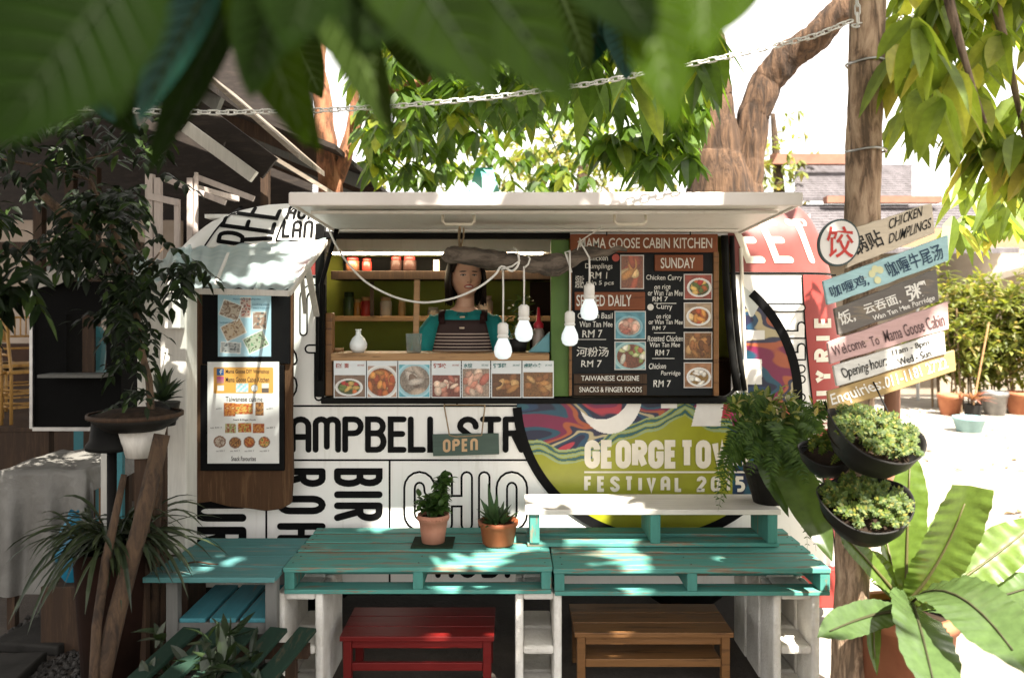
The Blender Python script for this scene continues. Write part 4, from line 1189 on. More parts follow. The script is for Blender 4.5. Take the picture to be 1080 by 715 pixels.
for i, (px, r, lab) in enumerate(spots):
    loc = V((PX(px, PF + .02) + U(-.004, .004), PF + .02 + r * .212, 0)); lab = lab
    if i == 0: cb0.location = loc; cb0['label'] = lab
    else: copy_tree(cb0, None, loc, U(-.02, .02), lab)

def bench(label, mat, xa, xb, Yf, ztop, depth, rail_z, shelf=False, lw=.036):
    t = thing('low_bench', label, 'bench', ((xa + xb) / 2, Yf + depth / 2, 0))
    n = 3; w = (depth - .006 * (n - 1)) / n
    for k in range(n):
        mb = MB(); mb.bx(xa, xb, Yf + k * (w + .006), Yf + k * (w + .006) + w, ztop - .022, ztop); mb.build('seat_plank', mat, t, bevel=.003)
    for x in (xa + .012, xb - .012 - lw):
        for y in (Yf + .015, Yf + depth - .015 - lw):
            mb = MB(); mb.bx(x, x + lw, y, y + lw, 0, ztop - .0225); mb.build('leg', mat, t, bevel=.003)
    for y in (Yf + .022, Yf + depth - .04):
        for z0_, z1_ in ((rail_z - .035, rail_z), (ztop - .06, ztop - .023)):
            mb = MB(); mb.bx(xa + .013 + lw, xb - .013 - lw, y, y + .02, z0_, z1_); mb.build('rail', mat, t, bevel=.003)
    if shelf:
        mb = MB(); mb.bx(xa + .014 + lw, xb - .014 - lw, Yf + .043, Yf + depth - .042, rail_z - .018, rail_z - .001); mb.build('lower_shelf', mat, t, bevel=.003)
bench('low red painted bench under the left pallet', m_redwood, PX(358, 3.5), PX(521, 3.5), 3.5, PZ(671, 3.5), .34, PZ(701, 3.5))
bench('low varnished pine bench under the right pallet', m_pine, PX(606, 3.5), PX(774, 3.5), 3.5, PZ(667, 3.5), .34, PZ(697, 3.5), True)

# blue slatted table left of the pallets
YB0 = 3.30; zt = PZ(609, YB0); yb1 = 3.86
t = thing('slatted_table', 'faded blue-green plank table with a slatted lower shelf beside the left pallet', 'table', (PX(230, YB0), YB0, 0))
xa, xb = PX(150, YB0), xl0 - .006
for k in range(4):
    w = (yb1 - YB0) / 4
    mb = MB(); xs = .04 * k * .0
    mb.box(((xa + .012 * k + xb) / 2, YB0 + w * (k + .5), zt - .011), (xb - xa - .012 * k, w - .003, .022)); mb.build('top_plank', m_teal2, t, bevel=.003)
for px, y in ((181, YB0 + .05), (288, YB0 + .05), (200, YB0 + .46), (296, YB0 + .46)):
    x = PX(px, y); x = min(x, xb - .03)
    mb = MB(); mb.bx(x - .024, x + .024, y, y + .045, 0, zt - .0225); mb.build('leg', m_grey, t, bevel=.003)
zs = PZ(656, YB0 + .06); xs0, xs1 = PX(188, YB0 + .06), PX(284, YB0 + .06)
for y in (YB0 + .06, YB0 + .42):
    mb = MB(); mb.bx(PX(181, YB0 + .06) + .026, PX(288, YB0 + .06) - .026, y, y + .025, zs - .05, zs - .0005); mb.build('shelf_rail', m_grey, t, bevel=.003)
for k in range(3):
    x = xs0 + k * (xs1 - xs0) / 3
    mb = MB(); mb.bx(x + .006, x + (xs1 - xs0) / 3 - .012, YB0 + .055, YB0 + .46, zs, zs + .018); mb.build('shelf_slat', m_blueslat, t, bevel=.003)
mb = MB(); mb.tube([V((PX(195 + k * 4.2, 3.45), 3.46 + .006 * math.sin(k), zt + .005 + .008 * math.sin(k * .5))) for k in range(9)], .004, 6)
tag(mb.build('twig', m_dark, None, smooth=True, loc=P(210, 590, 3.46)), 'thin dark curved twig lying on the faded blue table', 'twig')

# mossy green slatted rack low in front
t = thing('slatted_rack', 'mossy dark green slatted rack low in front of the blue table', 'rack', (PX(235, 2.95), 2.95, 0))
for k in range(5):
    x = PX(150 + k * 34, 2.9)
    mb = MB(); mb.box((x, 3.02, .345 - .0), (.075, .44, .018), Matrix.Rotation(-.22, 3, 'Z') @ Matrix.Rotation(.16, 3, 'X')); mb.build('slat', m_greenslat, t, bevel=.003)
for y, z in ((2.86, .292), (3.18, .343)):
    mb = MB(); mb.bx(PX(140, 2.9) + (y - 3.02) * .22, PX(295, 2.9) + (y - 3.02) * .22, y - .02, y + .02, z - .05, z - .002); mb.build('cross_rail', m_dark, t)
for px in (150, 285):
    for y, z in ((2.86, .24), (3.18, .29)): x = PX(px, 2.9); mb = MB(); mb.bx(x - .02, x + .02, y - .019, y + .019, 0, z); mb.build('leg', m_dark, t)

# ---- potted plants on the left pallet
YQ = 3.74; zq = ZP0
c = V((PX(457, YQ), YQ, zq))
mb = MB(); mb.box(c + V((0, 0, .004)), (.19, .17, .007)); tag(mb.build('woven_mat', M('dark_green_mat', (.02, .035, .02), .9, (.012, .02, .012), 60), None, bevel=.002, loc=c), 'square dark green mat under the left potted plant', 'mat')
c = c + V((0, 0, .008))
t = thing('potted_plant', 'bushy green herb in an embossed pale terracotta pot on the left pallet', 'potted plant', c, 'potted plants on the left pallet')
mb = MB(); mb.lathe([(0, 0), (.052, 0), (.060, .06), (.0665, .098), (.071, .100), (.0725, .128), (.066, .128), (.060, .1), (0, .1)], c, 32)
for k in range(30):
    a = 2 * PI * k / 30; mb.box(c + V((.0715 * math.cos(a), .0715 * math.sin(a), .113)), (.006, .006, .008), Matrix.Rotation(a, 3, 'Z'))
mb.build('pot', M('pale_terracotta', (.46, .22, .15), .75, (.38, .16, .10), 8, bump=.2), t, smooth=True)
mb = MB(); mb.lathe([(.062, .112), (0, .118)], c, 20); mb.build('soil', m_soil, t)
m_herb = leafm('herb_leaf', (.022, .055, .012), (.060, .115, .025), .25, .35)
st = MB(); lf = MB()
for k in range(16):
    a = U(0, 6.28); r = U(.02, .075); top = c + V((r * math.cos(a) * 1.1, r * math.sin(a), U(.16, .21)))
    if k < 5: top = c + V((.045 + U(-.03, .03), U(-.03, .03), U(.24, .31)))
    b = c + V((.02 * math.cos(a), .02 * math.sin(a), .11)); st.tube([b, b * .5 + top * .5 + V((0, 0, .02)), top], [.004, .003, .002], 5)
    for j in range(6):
        f = .45 + .55 * j / 5; q = b * (1 - f) + top * f
        for s in range(3):
            an = U(0, 6.28); leaf(lf, q, (math.cos(an), math.sin(an), U(-.1, .6)), U(.035, .065), U(.026, .036), n=4, droop=.3, fold=.25)
    rosette(lf, top, 5, .05, .03, V((0, 0, 1)), 1.2)
st.build('stem', flat((.05, .09, .03), .6), t); lf.build('foliage', m_herb, t)
c = V((PX(525.5, YQ - .02), YQ - .02, zq))
t = thing('potted_plant', 'spiky aloe in a wide orange terracotta bowl beside the white board', 'potted plant', c, 'potted plants on the left pallet')
mb = MB(); mb.lathe([(0, 0), (.062, 0), (.072, .012), (.083, .085), (.090, .092), (.094, .110), (.087, .113), (.078, .09), (0, .088)], c, 32); mb.build('pot', m_terra2, t, smooth=True)
mb = MB(); mb.lathe([(.08, .094), (0, .104)], c, 20); mb.build('soil', m_soil, t)
lf = MB()
for k in range(46):
    a = U(0, 6.28); e = U(.15, 1.2); rr = U(.0, .045)
    leaf(lf, c + V((rr * math.cos(a), rr * math.sin(a), .10)), (math.cos(a) * math.cos(e), math.sin(a) * math.cos(e), math.sin(e)), U(.07, .12), .022, n=4, droop=.12, fold=.5, tip=.5)
for a, e, l in ((1.9, 1.2, .17), (2.2, 1.35, .20), (1.2, 1.25, .15), (2.9, 1.1, .14)):
    leaf(lf, c + V((-.02, -.01, .10)), (math.cos(a) * math.cos(e), -.2, math.sin(e)), l, .032, up=V((0, -1, .3)), n=5, droop=.02, fold=.35, tip=.45)
lf.build('foliage', leafm('aloe_leaf', (.018, .045, .014), (.055, .10, .035), .12, .35), t)

# ================================================================== menu slab and plastic awning at left
YL = 3.97
t = thing('menu_slab', 'rough brown wooden slab with two framed menu posters hanging on the caravan', 'menu board', P(250, 538, YL))
mb = MB()
ol = [(193, 296), (309, 296), (309.5, 380), (308, 440), (309, 500), (307, 531), (296, 537), (280, 539), (262, 536.5), (240, 534), (222, 529), (208, 531), (197, 524), (192, 500), (195, 460), (191, 420), (194, 380), (191.5, 340)]
mb.prism([P(a + noise.noise(V((a, b, 0))) * 2, b, YL) for a, b in ol], (0, .03, 0)); mb.build('slab', m_slab, t, bevel=.006, fixn=True)
def framed(px0, px1, py0, py1, ipx0, ipx1, ipy0, ipy1, name, mat, fn, nu, nv):
    Yf = YL - .022
    f = MB(); f.bx(PX(px0, Yf), PX(px1, Yf), Yf, YL - .0005, PZ(py1, Yf), PZ(py0, Yf)); fr = f.build('poster_frame', m_black, t, bevel=.004)
    q = MB(); q.bx(PX(ipx0, Yf), PX(ipx1, Yf), Yf - .003, Yf - .0003, PZ(ipy1, Yf), PZ(ipy0, Yf)); pp = q.build('poster', mat, fr)
    g = MB(); yy = Yf - .0042
    g.grid(lambda u, v: V((PX(ipx0 + .5 + (ipx1 - ipx0 - 1) * u, yy), yy, PZ(ipy1 - .5 - (ipy1 - ipy0 - 1) * v, yy))), nu, nv, lambda u, v: fn(ipx0 + (ipx1 - ipx0) * u, ipy1 - (ipy1 - ipy0) * v)); g.build('printing', m_print, pp)
    return pp, yy
BLUE = (.36, .56, .66)
def poster1(x, y):
    for (cx, cy, a, b, ang, pal, sd) in ((243, 327, 11, 9, .35, gry, 1), (259, 324, 6, 11, 0, [(.4, .12, .1), (.5, .4, .35), (.2, .1, .1)], 2), (274, 338, 8, 10, 0, [(.1, .12, .12), (.3, .2, .15), (.45, .45, .4)], 3), (246, 348, 12, 9, -.45, [(.36, .24, .14), (.5, .4, .3), (.2, .12, .07)], 4), (270, 361, 12, 9, -.45, [(.1, .25, .12), (.35, .4, .3), (.08, .1, .06)], 5), (243, 367, 11, 6, .05, [(.12, .14, .15), (.4, .42, .42), (.25, .26, .26)], 6)):
        dx, dy = x - cx, y - cy; u = dx * math.cos(ang) + dy * math.sin(ang); v = -dx * math.sin(ang) + dy * math.cos(ang)
        if abs(u) < a and abs(v) < b:
            if abs(u) > a - .9 or abs(v) > b - .9: return WHITE
            n = noise.noise(V((u / 3.2, v / 3.2, sd))); return pal[int((n + .8) / 1.6 * len(pal)) % len(pal)]
    return tuple(q * (1 + .08 * noise.noise(V((x / 12, y / 12, 5)))) for q in BLUE)
p1, yy = framed(213, 305.5, 303, 384, 230, 286, 306, 376, 'poster', flat(BLUE, .4), poster1, 84, 105)
tx = MB(); ptxt(tx, 'Mama Goose DIY workshop', 241, 281, 308.5, 312.5, yy, bold=.01); ptxt(tx, 'Mooncake & Dumpling class', 246, 275, 314.5, 317, yy)
for i, (b_, q) in enumerate((('cooking class', (266, 284, 320, 322.5)), ('every weekend', (267, 284, 324, 326)), ('handmade bread', (232, 246, 339, 341)), ('all ages', (262, 272, 375, 377)))): ptxt(tx, b_, *q, yy)
tx.build('lettering', flat((.03, .12, .22), .6, 'blue_ink'), p1)
ORG = (.62, .32, .07)
dish = [(242, 432, 6, 7, ora), (257, 431, 9.5, 5.5, red), (274, 431, 4.5, 7, brn), (243, 452, 6, 5, grn), (258, 451, 7, 5, red), (273, 451.5, 6, 5, ora), (231.5, 466, 6.6, 6.2, gry), (248, 467, 6.6, 6, brn), (263, 466.5, 6.2, 6, ora), (279, 466.5, 6.2, 6, red)]
def poster2(x, y):
    if 224.5 < x < 289 and 386.5 < y < 415:
        r = max(abs(x - 256.7) - 29.2, 0) ** 2 + max(abs(y - 400.7) - 11.2, 0) ** 2
        if r < 9:
            if 228.5 < x < 236 and 388 < y < 395.5: return (.02, .10, .30)
            if 228.5 < x < 236 and 397 < y < 404: return (.45, .05 + (y - 397) * .03, .22)
            if 229 < x < 236 and 406 < y < 412: return WHITE
            if 249 < x < 262 and 404 < y < 413: return (.30, .55, .60) if (int(x / 2) + int(y / 2)) % 3 else WHITE
            if (x - 268.5) ** 2 + (y - 409) ** 2 < 16: return WHITE if (x - 268.5) ** 2 + (y - 409) ** 2 < 11 else (.1, .2, .15)
            if 276 < x < 284 and 404 < y < 414: return (.62, .58, .5) if y < 409 else (.10, .08, .07)
            return ORG
    for i, (cx, cy, a, b, pal) in enumerate(dish):
        u, v = (x - cx) / a, (y - cy) / b
        if (abs(u) < 1 and abs(v) < 1) if i < 6 else (u * u + v * v < 1):
            n = noise.noise(V((x / 2.6, y / 2.6, i))); c = pal[int((n + .8) / 1.6 * len(pal)) % len(pal)]
            return c if i < 6 or u * u + v * v < .62 else (.2, .1, .06)
    return WHITE
p2, yy = framed(211, 299.5, 385, 496.5, 219, 294.5, 381.5, 488.5, 'poster', flat(WHITE, .35), poster2, 110, 150)
tx = MB()
for i, (b_, q) in enumerate((('Mama Goose DIY Workshop', (238, 284, 389.5, 395)), ('Mama Goose Cabin Kitchen', (238, 284, 397.5, 403)), ('Taiwanese cuisine', (238, 277, 418, 423.5)), ('Snack & Finger Foods', (246, 270, 441.5, 444)), ('Snack Favourites', (244, 270, 481, 486)))): ptxt(tx, b_, *q, yy, off=.001, bold=.012)
for (x0, x1, y) in ((228, 234, 430), (281, 288, 430), (222, 234, 450), (281, 290, 450), (228, 237, 474.5), (243, 253, 474.5), (258, 268, 474.5), (274, 284, 474.5)): ptxt(tx, 'set RM 7', x0, x1, y, y + 1.8, yy, off=.001)
tx.build('lettering', flat((.05, .04, .04), .6, 'dark_ink'), p2)
tx = MB(); strokes_to(tx, [[(232.8, -394.5), (232.8, -391), (233.2, -390), (234.6, -390)], [(231.3, -392), (234.4, -392)]], 1.0, pplane(yy), .001, roundcap=False); tx.build('emblem', flat(WHITE), p2)
for x in (221, 297):
    mb = MB(); mb.bar(P(x, 363, YL - .005), P(x, 372, YL - .005), .006, .01); mb.build('hook', m_metal, t)

# awning of clouded plastic on a white frame
t = thing('plastic_awning', 'small clouded plastic awning on a white frame above the menu slab', 'awning', P(250, 300, 3.55))
A, B_, C_, D_ = P(178, 303, 3.50), P(305, 306, 3.50), P(344, 252, 4.06), P(186, 262, 4.06)
mb = MB()
def aw(u, v):
    a = A * (1 - u) + B_ * u; b = D_ * (1 - u) + C_ * u; q = a * (1 - v) + b * v
    return q + V((0, 0, .006 * math.sin(u * 46) - .03 * math.sin(PI * v) * .5 * (1 + .6 * math.sin(u * 7))))
mb.grid(aw, 120, 10); s_ = mb.build('plastic_sheet', m_plastic, t, smooth=True)
mb = MB(); dz = V((0, 0, -.014))
mb.bar(A + dz, B_ + dz, .022, .026); mb.bar(B_ + dz, C_ + dz, .018, .022); mb.bar(A + dz, D_ + dz, .018, .022)
for u in (.36, .7): mb.bar(A * (1 - u) + B_ * u + dz * 1.5, D_ * (1 - u) + C_ * u + dz * 1.5, .014, .016)
mb.bar(D_ + dz, C_ + dz, .018, .02)
mb.build('white_frame', m_whitewood, t, bevel=.002)
mb = MB(); mb.bar(P(324, 280, 3.7), P(334, 333, 4.02), .028, .014); mb.build('bracket', m_whitewood, t, bevel=.002)
mb = MB(); mb.bar(P(318, 288, 3.68), P(322, 330, 4.02), .02, .014); mb.build('bracket', m_whitewood, t, bevel=.002)
mb = MB()
rs = random.Random(3)
mb.grid(lambda u, v: P(140 + 62 * u, 268 + 28 * v * (1 - .3 * u) + 6 * math.sin(u * 5), 3.75 + .25 * v) + V((0, noise.noise(V((u * 6, v * 6, 1))) * .06, noise.noise(V((u * 7, v * 5, 4))) * .05)), 20, 10)
mb.build('torn_plastic', m_plastic, t, smooth=True)
# ================================================================== left side
# white post on a crate, white cabinet, hanging tapered pots
Yp = 3.68
zc0 = PZ(585, Yp)
mb = MB(); mb.bx(PX(157, Yp), PX(200, Yp), Yp - .02, Yp + .20, 0, zc0); cr = mb.build('wooden_crate', m_dark, None, bevel=.004, loc=V((PX(178, Yp), Yp + .09, 0))); tag(cr, 'dark wooden block carrying the white post', 'crate')
mb = MB(); mb.bx(PX(169, Yp), PX(196.5, Yp), Yp, Yp + .13, zc0, PZ(300, Yp)); tag(mb.build('white_post', m_whitewood, None, bevel=.005, loc=V((PX(180, Yp), Yp, zc0))), 'white painted square post left of the brown menu slab', 'post')
Yc = 3.95
t = thing('white_cabinet', 'tall narrow white cabinet behind the hanging leaves, left of the white post', 'cabinet', P(168, 480, Yc))
mb = MB(); mb.bx(PX(144, Yc), PX(186, Yc), Yc, Yc + .30, 0, PZ(298, Yc)); mb.build('cabinet_body', m_whitewood, t, bevel=.01)
mb = MB(); mb.bx(PX(171, 3.6), PX(188, 3.6), 3.62, 3.675, PZ(347, 3.6), PZ(314, 3.6)); mb.build('meter_box', m_white, t, bevel=.006)
# planter dish with the shrub
YS_ = 3.30
cpt = P(143, 437, YS_)
t = thing('leafy_shrub', 'dark shrub with hanging compound leaves growing from a round dish planter', 'shrub', V((cpt.x, cpt.y, 0)))
mb = MB(); mb.lathe([(0, -.06), (.11, -.06), (.16, -.025), (.175, 0), (.165, 0), (.15, -.02), (0, -.03)], cpt, 28); mb.build('planter_dish', m_blackpot, t, smooth=True)
mb = MB(); mb.lathe([(.172, -.008), (.182, -.008), (.182, .008), (.172, .008)], cpt, 28); mb.build('planter_rim', m_dark, t, smooth=True)
mb = MB(); mb.lathe([(.166, -.004), (.1, .02), (0, .03)], cpt, 20); mb.build('soil', m_soil, t)
br = MB()
Q = lambda x, y, Y=YS_: P(x, y, Y)
br.tube([Q(160, 436), Q(157, 400), Q(147, 362), Q(143, 320), Q(136, 280), Q(122, 245), Q(108, 222), Q(96, 190)], [.016, .015, .014, .014, .013, .012, .010, .005], 8)
br.tube([Q(137, 285), Q(108, 262, 3.2), Q(86, 238, 3.15), Q(62, 222, 3.1), Q(46, 206, 3.05)], [.012, .016, .019, .02, .014], 8)
br.tube([Q(120, 245), Q(95, 190, 3.3), Q(60, 178, 3.35), Q(0, 168, 3.4), Q(-40, 165, 3.4)], [.009, .007, .006, .006, .005], 6)
br.tube([Q(143, 320), Q(158, 280), Q(172, 262, 3.4)], [.008, .005, .003], 6)
br.tube([Q(62, 178, 3.35), Q(92, 168, 3.2), Q(125, 160, 3.2)], [.005, .004, .002], 6)
br.build('trunk', bark('shrub_bark', (.10, .062, .035), (.17, .11, .065), 14), t, smooth=True)
lf = MB()
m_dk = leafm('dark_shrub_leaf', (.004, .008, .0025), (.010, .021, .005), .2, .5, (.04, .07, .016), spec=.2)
def spray(p, n, L_, W, ax, sp=.6):
    a = V(ax).normalized(); s, _ = frame_of(a)
    for i in range(n):
        q = p + a * (.035 * i)
        for k in (-1, 1): leaf(lf, q, s * k + a * .6 + V((U(-.3, .3), U(-.3, .3), U(-.5, .1))), L_ * U(.7, 1.2), W, up=V((U(-.5, .5), -.6, .8)), droop=.3, fold=.2, n=3)
    leaf(lf, p + a * .035 * n, a, L_, W, n=3)
def cloud(n, x0, x1, y0, y1, ya, yb, ok=None, L_=.06, W=.028, npair=(2, 4)):
    k = 0
    while k < n:
        x, y = U(x0, x1), U(y0, y1)
        if ok and not ok(x, y): continue
        if noise.noise(V((x / 34, y / 34, 6))) < -.22: k += .2; continue
        spray(P(x, y, U(ya, yb)), random.randint(*npair), L_, W, (U(-.7, .7), U(-.7, .3), U(-1, .2))); k += 1
cloud(120, -60, 185, 110, 262, 2.9, 3.7, lambda x, y: y < 275 - max(0, x - 120) * .3)
cloud(46, 60, 150, 200, 270, 3.0, 3.5)
cloud(48, 112, 160, 265, 345, 3.1, 3.4, L_=.05, W=.022)
cloud(26, 120, 162, 335, 430, 3.15, 3.4, lambda x, y: x > 118 + (y - 340) * .1, L_=.045, W=.020)
cloud(110, -340, -30, 40, 470, 2.5, 3.8, L_=.08, W=.038)  # extra foliage added out of view to darken the left side
cloud(16, -30, 36, 262, 310, 2.6, 2.9, L_=.085, W=.03, npair=(2, 3))
cloud(14, 150, 212, 272, 300, 3.1, 3.3, lambda x, y: abs(y - 284) < 9)
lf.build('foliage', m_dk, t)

# agave in a black pot, tapered white pot under it
c = P(173, 470, 3.42)
t = thing('tapered_planter', 'white tapered planter under the dish with the spiky agave', 'planter', V((c.x, c.y, PZ(478, 3.42))))
mb = MB(); hp_ = cpt.z - .0605 - PZ(481, 3.34); cc = V((PX(150, 3.34), 3.34, PZ(481, 3.34))); mb.lathe([(0, 0), (.062, 0), (.094, hp_), (.085, hp_), (.058, .02), (0, .02)], cc, 24); mb.build('planter_body', m_whitewood, t, smooth=True)
mb = MB(); mb.bx(PX(144, 3.34), PX(156, 3.34), 3.32, 3.36, 0, PZ(481, 3.34) - .001); mb.build('planter_stand', m_dark, t)
lf = MB(); c = P(172, 424, 3.5)
for k in range(26):
    a = U(0, 6.28); e = U(.25, 1.35)
    leaf(lf, c, (math.cos(a) * math.cos(e), math.sin(a) * math.cos(e), math.sin(e)), U(.12, .2), .035, n=5, droop=.15, fold=.5, tip=.5)
t2 = thing('agave_plant', 'spiky dark agave between the hanging leaves and the white post', 'plant', c - V((0, 0, .09)))
lf.build('foliage', leafm('agave_leaf', (.010, .020, .010), (.028, .048, .018), .1, .4), t2)
mb = MB(); mb.lathe([(0, -.10), (.05, -.10), (.07, .0), (.06, 0), (0, -.02)], c, 18); mb.build('plant_pot', m_blackpot, t2, smooth=True)
mb = MB(); mb.tube([c - V((0, 0, .1)), V((c.x, c.y, 0))], .02, 8); mb.build('pot_stand', m_dark, t2)
mb = MB(); cc = P(118, 476, 3.36); mb.lathe([(0, 0), (.05, 0), (.10, .012), (.10, .03), (.085, .05), (.075, .135), (.06, .135), (0, .13)], cc, 24)
mb.tube([cc, V((cc.x, cc.y, 0))], .02, 8)
tag(mb.build('black_pot', m_blackrub, None, smooth=True, loc=V((cc.x, cc.y, 0))), 'round black pot stand just under the left of the dish planter', 'pot')

# leaning poles
bk = bark('pole_bark', (.042, .024, .013), (.085, .05, .026), 12, (1, 1, .25), .6, .012)
def pole(label, pts, rs):
    mb = MB(); mb.tube(pts, rs, 10); tag(mb.build('leaning_pole', bk, None, smooth=True, loc=pts[-1]), label, 'pole', 'poles leaning at the left')
def gnd(px, py, Y): return V((PX(px, Y), Y, 0))
pole('thick bare pole leaning past the spider plant', [P(171, 458, 3.25), P(148, 555, 3.18), P(125, 640, 3.1), P(108, 712, 3.03), V((PX(98, 2.98), 2.98, 0))], [.032, .033, .034, .034, .035])
pole('thinner pole standing left of the thick leaning pole', [P(131, 500, 3.2), P(112, 590, 3.12), P(102, 660, 3.05), V((PX(94, 2.9), 2.9, 0))], [.012, .018, .018, .019])
pole('thin brown stake beside the white post', [P(160, 425, 3.45), P(166, 500, 3.45), P(163, 590, 3.45), V((PX(160, 3.45), 3.45, 0))], [.02, .022, .022, .022])

# spider plant
c = V((PX(120, 3.35), 3.35, PZ(575, 3.35)))
t = thing('spider_plant', 'spider plant with long striped arching leaves behind the leaning poles', 'plant', V((c.x, c.y, 0)))
mb = MB(); mb.lathe([(0, 0), (.11, 0), (.15, c.z - .03), (.16, c.z), (.145, c.z), (.13, c.z - .05), (0, c.z - .05)], V((c.x, c.y, 0)), 26); mb.build('plant_pot', M('dark_brown_pot', (.020, .009, .006), .9, (.012, .006, .004), 6, spec=.1), t, smooth=True)
lf = MB()
for k in range(190):
    a = U(0, 6.28); e = U(.35, 1.25); l = U(.22, .36)
    b = c + V((U(-.09, .09), U(-.09, .09), 0)); d = V((math.cos(a) * math.cos(e), math.sin(a) * math.cos(e), math.sin(e)))
    strap(lf, b, b + d * l * .75, b + d * l * .7 + V((math.cos(a) * l * .5, math.sin(a) * l * .5, -U(.05, .3))), .017, n=7, m=2, cup=.3, up=V((U(-.3, .3), U(-.3, .3), 1)))
lf.build('foliage', leafm('spider_leaf', (.009, .019, .006), (.040, .055, .022), .25, .45), t)

# tarp over a table, blue bag
t = thing('covered_table', 'table draped with a grey plastic sheet, sunlit on top, at the left edge', 'table', (PX(60, 4.4), 4.4, 0))
Yt = 4.2; zt = PZ(482, 4.5); tx0, tx1, ty0, ty1 = PX(16, 4.3), PX(106, 4.3), 4.15, 4.75
mb = MB(); NX = 44
def tarp(u, v):
    a = (u * 1.5 - .25); x = tx0 + (tx1 - tx0) * min(1, max(0, a)); ex = max(0, -a) + max(0, a - 1)
    b = (v * 2.0 - 1.0); y = ty0 + (ty1 - ty0) * max(0, b); ey = max(0, -b)
    z = zt - ex * (tx1 - tx0) * .9 - ey * .62
    fold = .03 * math.sin(u * 24 + v * 3) * min(1, ey * 2 + ex * 3)
    x += (-.10 if a < 0 else .04) * min(1, ex * 4) + .03 * ey * (-1 if a < .5 else 1)
    return V((x + fold * .5, y - .05 * ey - fold, z + .012 * noise.noise(V((u * 6, v * 6, 2))) + .0))
mb.grid(tarp, 56, 44); mb.build('plastic_cover', M('grey_tarpaulin', (.20, .195, .18), .45, (.11, .105, .095), 3, bump=.4, bscale=9, bdist=.03), t, smooth=True)
for x in (tx0 + .05, tx1 - .05):
    for y in (ty0 + .05, ty1 - .05): mb = MB(); mb.bar((x, y, 0), (x, y, zt - .051), .04); mb.build('leg', m_dark, t)
mb = MB(); mb.bx(tx0 + .02, tx1 - .02, ty0 + .02, ty1 - .02, zt - .05, zt - .022); mb.build('table_frame', m_dark, t)
c = V((PX(78, 4.0), 4.0, PZ(612, 4.0)))
mb = MB(); mb.grid(lambda u, v: c + V(((.085 + .02 * noise.noise(V((u * 4, v * 4, 1)))) * math.cos(2 * PI * u) * math.sin(PI * min(.97, v + .08)) ** .5, .08 * math.sin(2 * PI * u) * math.sin(PI * min(.97, v + .08)) ** .5, .34 * v + .012 * noise.noise(V((u * 9, v * 8, 3))))), 28, 16)
tag(mb.build('blue_bag', M('blue_plastic_bag', (.015, .17, .27), .4, (.01, .10, .17), 6, bump=.4, bscale=14), None, smooth=True, loc=c), 'crumpled bright blue plastic bag behind the spider plant', 'bag')
mb = MB(); mb.bx(PX(55, 4.0), PX(104, 4.0), 3.9, 4.1, 0, c.z + .004); tag(mb.build('dark_crate', m_dark, None, bevel=.004, loc=V((PX(80, 4), 4, 0))), 'dark crate carrying the blue plastic bag', 'crate')
mb = MB(); mb.bx(PX(118, 4.1), PX(129, 4.1), 4.1, 4.13, 0, PZ(440, 4.1)); tag(mb.build('blue_plank', m_blueslat, None, bevel=.002, loc=V((PX(123, 4.1), 4.1, 0))), 'upright blue painted plank behind the spider plant', 'plank')
mb = MB(); mb.bx(PX(104, 4.12), PX(117, 4.12), 4.14, 4.17, 0, PZ(440, 4.1)); tag(mb.build('white_plank', m_whitewood, None, bevel=.002, loc=V((PX(110, 4.1), 4.15, 0))), 'upright white plank left of the blue plank', 'plank')

# dark kiosk with a tarp over it
Yk = 5.4
t = thing('dark_kiosk', 'dark cabinet kiosk with an open hatch and a grey tarp thrown on top', 'kiosk', (PX(85, Yk), Yk, 0))
x0, x1, z0, z1 = PX(36, Yk), PX(128, Yk), PZ(450, Yk), PZ(297, Yk)
ox0, ox1, oz0, oz1 = PX(70, Yk), PX(112, Yk), PZ(393, Yk), PZ(332, Yk)
mb = MB(); mb.bx(x0, ox0, Yk, Yk + .03, z0, z1); mb.bx(ox1, x1, Yk, Yk + .03, z0, z1); mb.bx(ox0, ox1, Yk, Yk + .03, z0, oz0); mb.bx(ox0, ox1, Yk, Yk + .03, oz1, z1)
mb.bx(x0, x0 + .02, Yk + .03, Yk + .7, z0, z1); mb.bx(x1 - .02, x1, Yk + .03, Yk + .7, z0, z1); mb.bx(x0 + .02, x1 - .02, Yk + .03, Yk + .7, z0, z0 + .02); mb.build('kiosk_body', flat((.004, .004, .004), .9, 'black_panel'), t)
mb = MB(); mb.bx(x0 - .02, x0, Yk - .02, Yk + .03, z0 - .01, z1 + .02); mb.build('metal_edge', m_metal, t)
mb = MB(); mb.bx(x0, x1, Yk - .02, Yk - .001, z0 - .025, z0); mb.build('metal_edge', m_metal, t)
mb = MB(); mb.bx(ox0 - .1, ox1 + .05, Yk - .16, Yk - .001, oz0 - .02, oz0); mb.build('hatch_shelf', m_grey, t)
mb = MB(); mb.bx(ox0 + .09, ox0 + .17, Yk + .03, Yk + .05, oz0, oz1); mb.build('centre_post', m_dark, t)
mb = MB()
mb.grid(lambda u, v: V((x0 + (x1 - x0) * (.1 + .95 * u), Yk - .12 + .8 * v, z1 + .03 + .13 * u + .06 * math.sin(PI * v) + .02 * noise.noise(V((u * 5, v * 5, 0))) - (.10 if v < .12 else 0) * (1 - u * .6))), 24, 14); mb.build('thrown_tarp', M('dirty_white_tarp', (.42, .38, .34), .5, (.28, .25, .21), 4, bump=.3, bscale=10, bdist=.02), t, smooth=True)
for x in (x0 + .04, x1 - .04):
    for y in (Yk + .05, Yk + .6): mb = MB(); mb.bx(x - .03, x + .03, y, y + .06, 0, z0 - .0255); mb.build('kiosk_leg', m_dark, t)
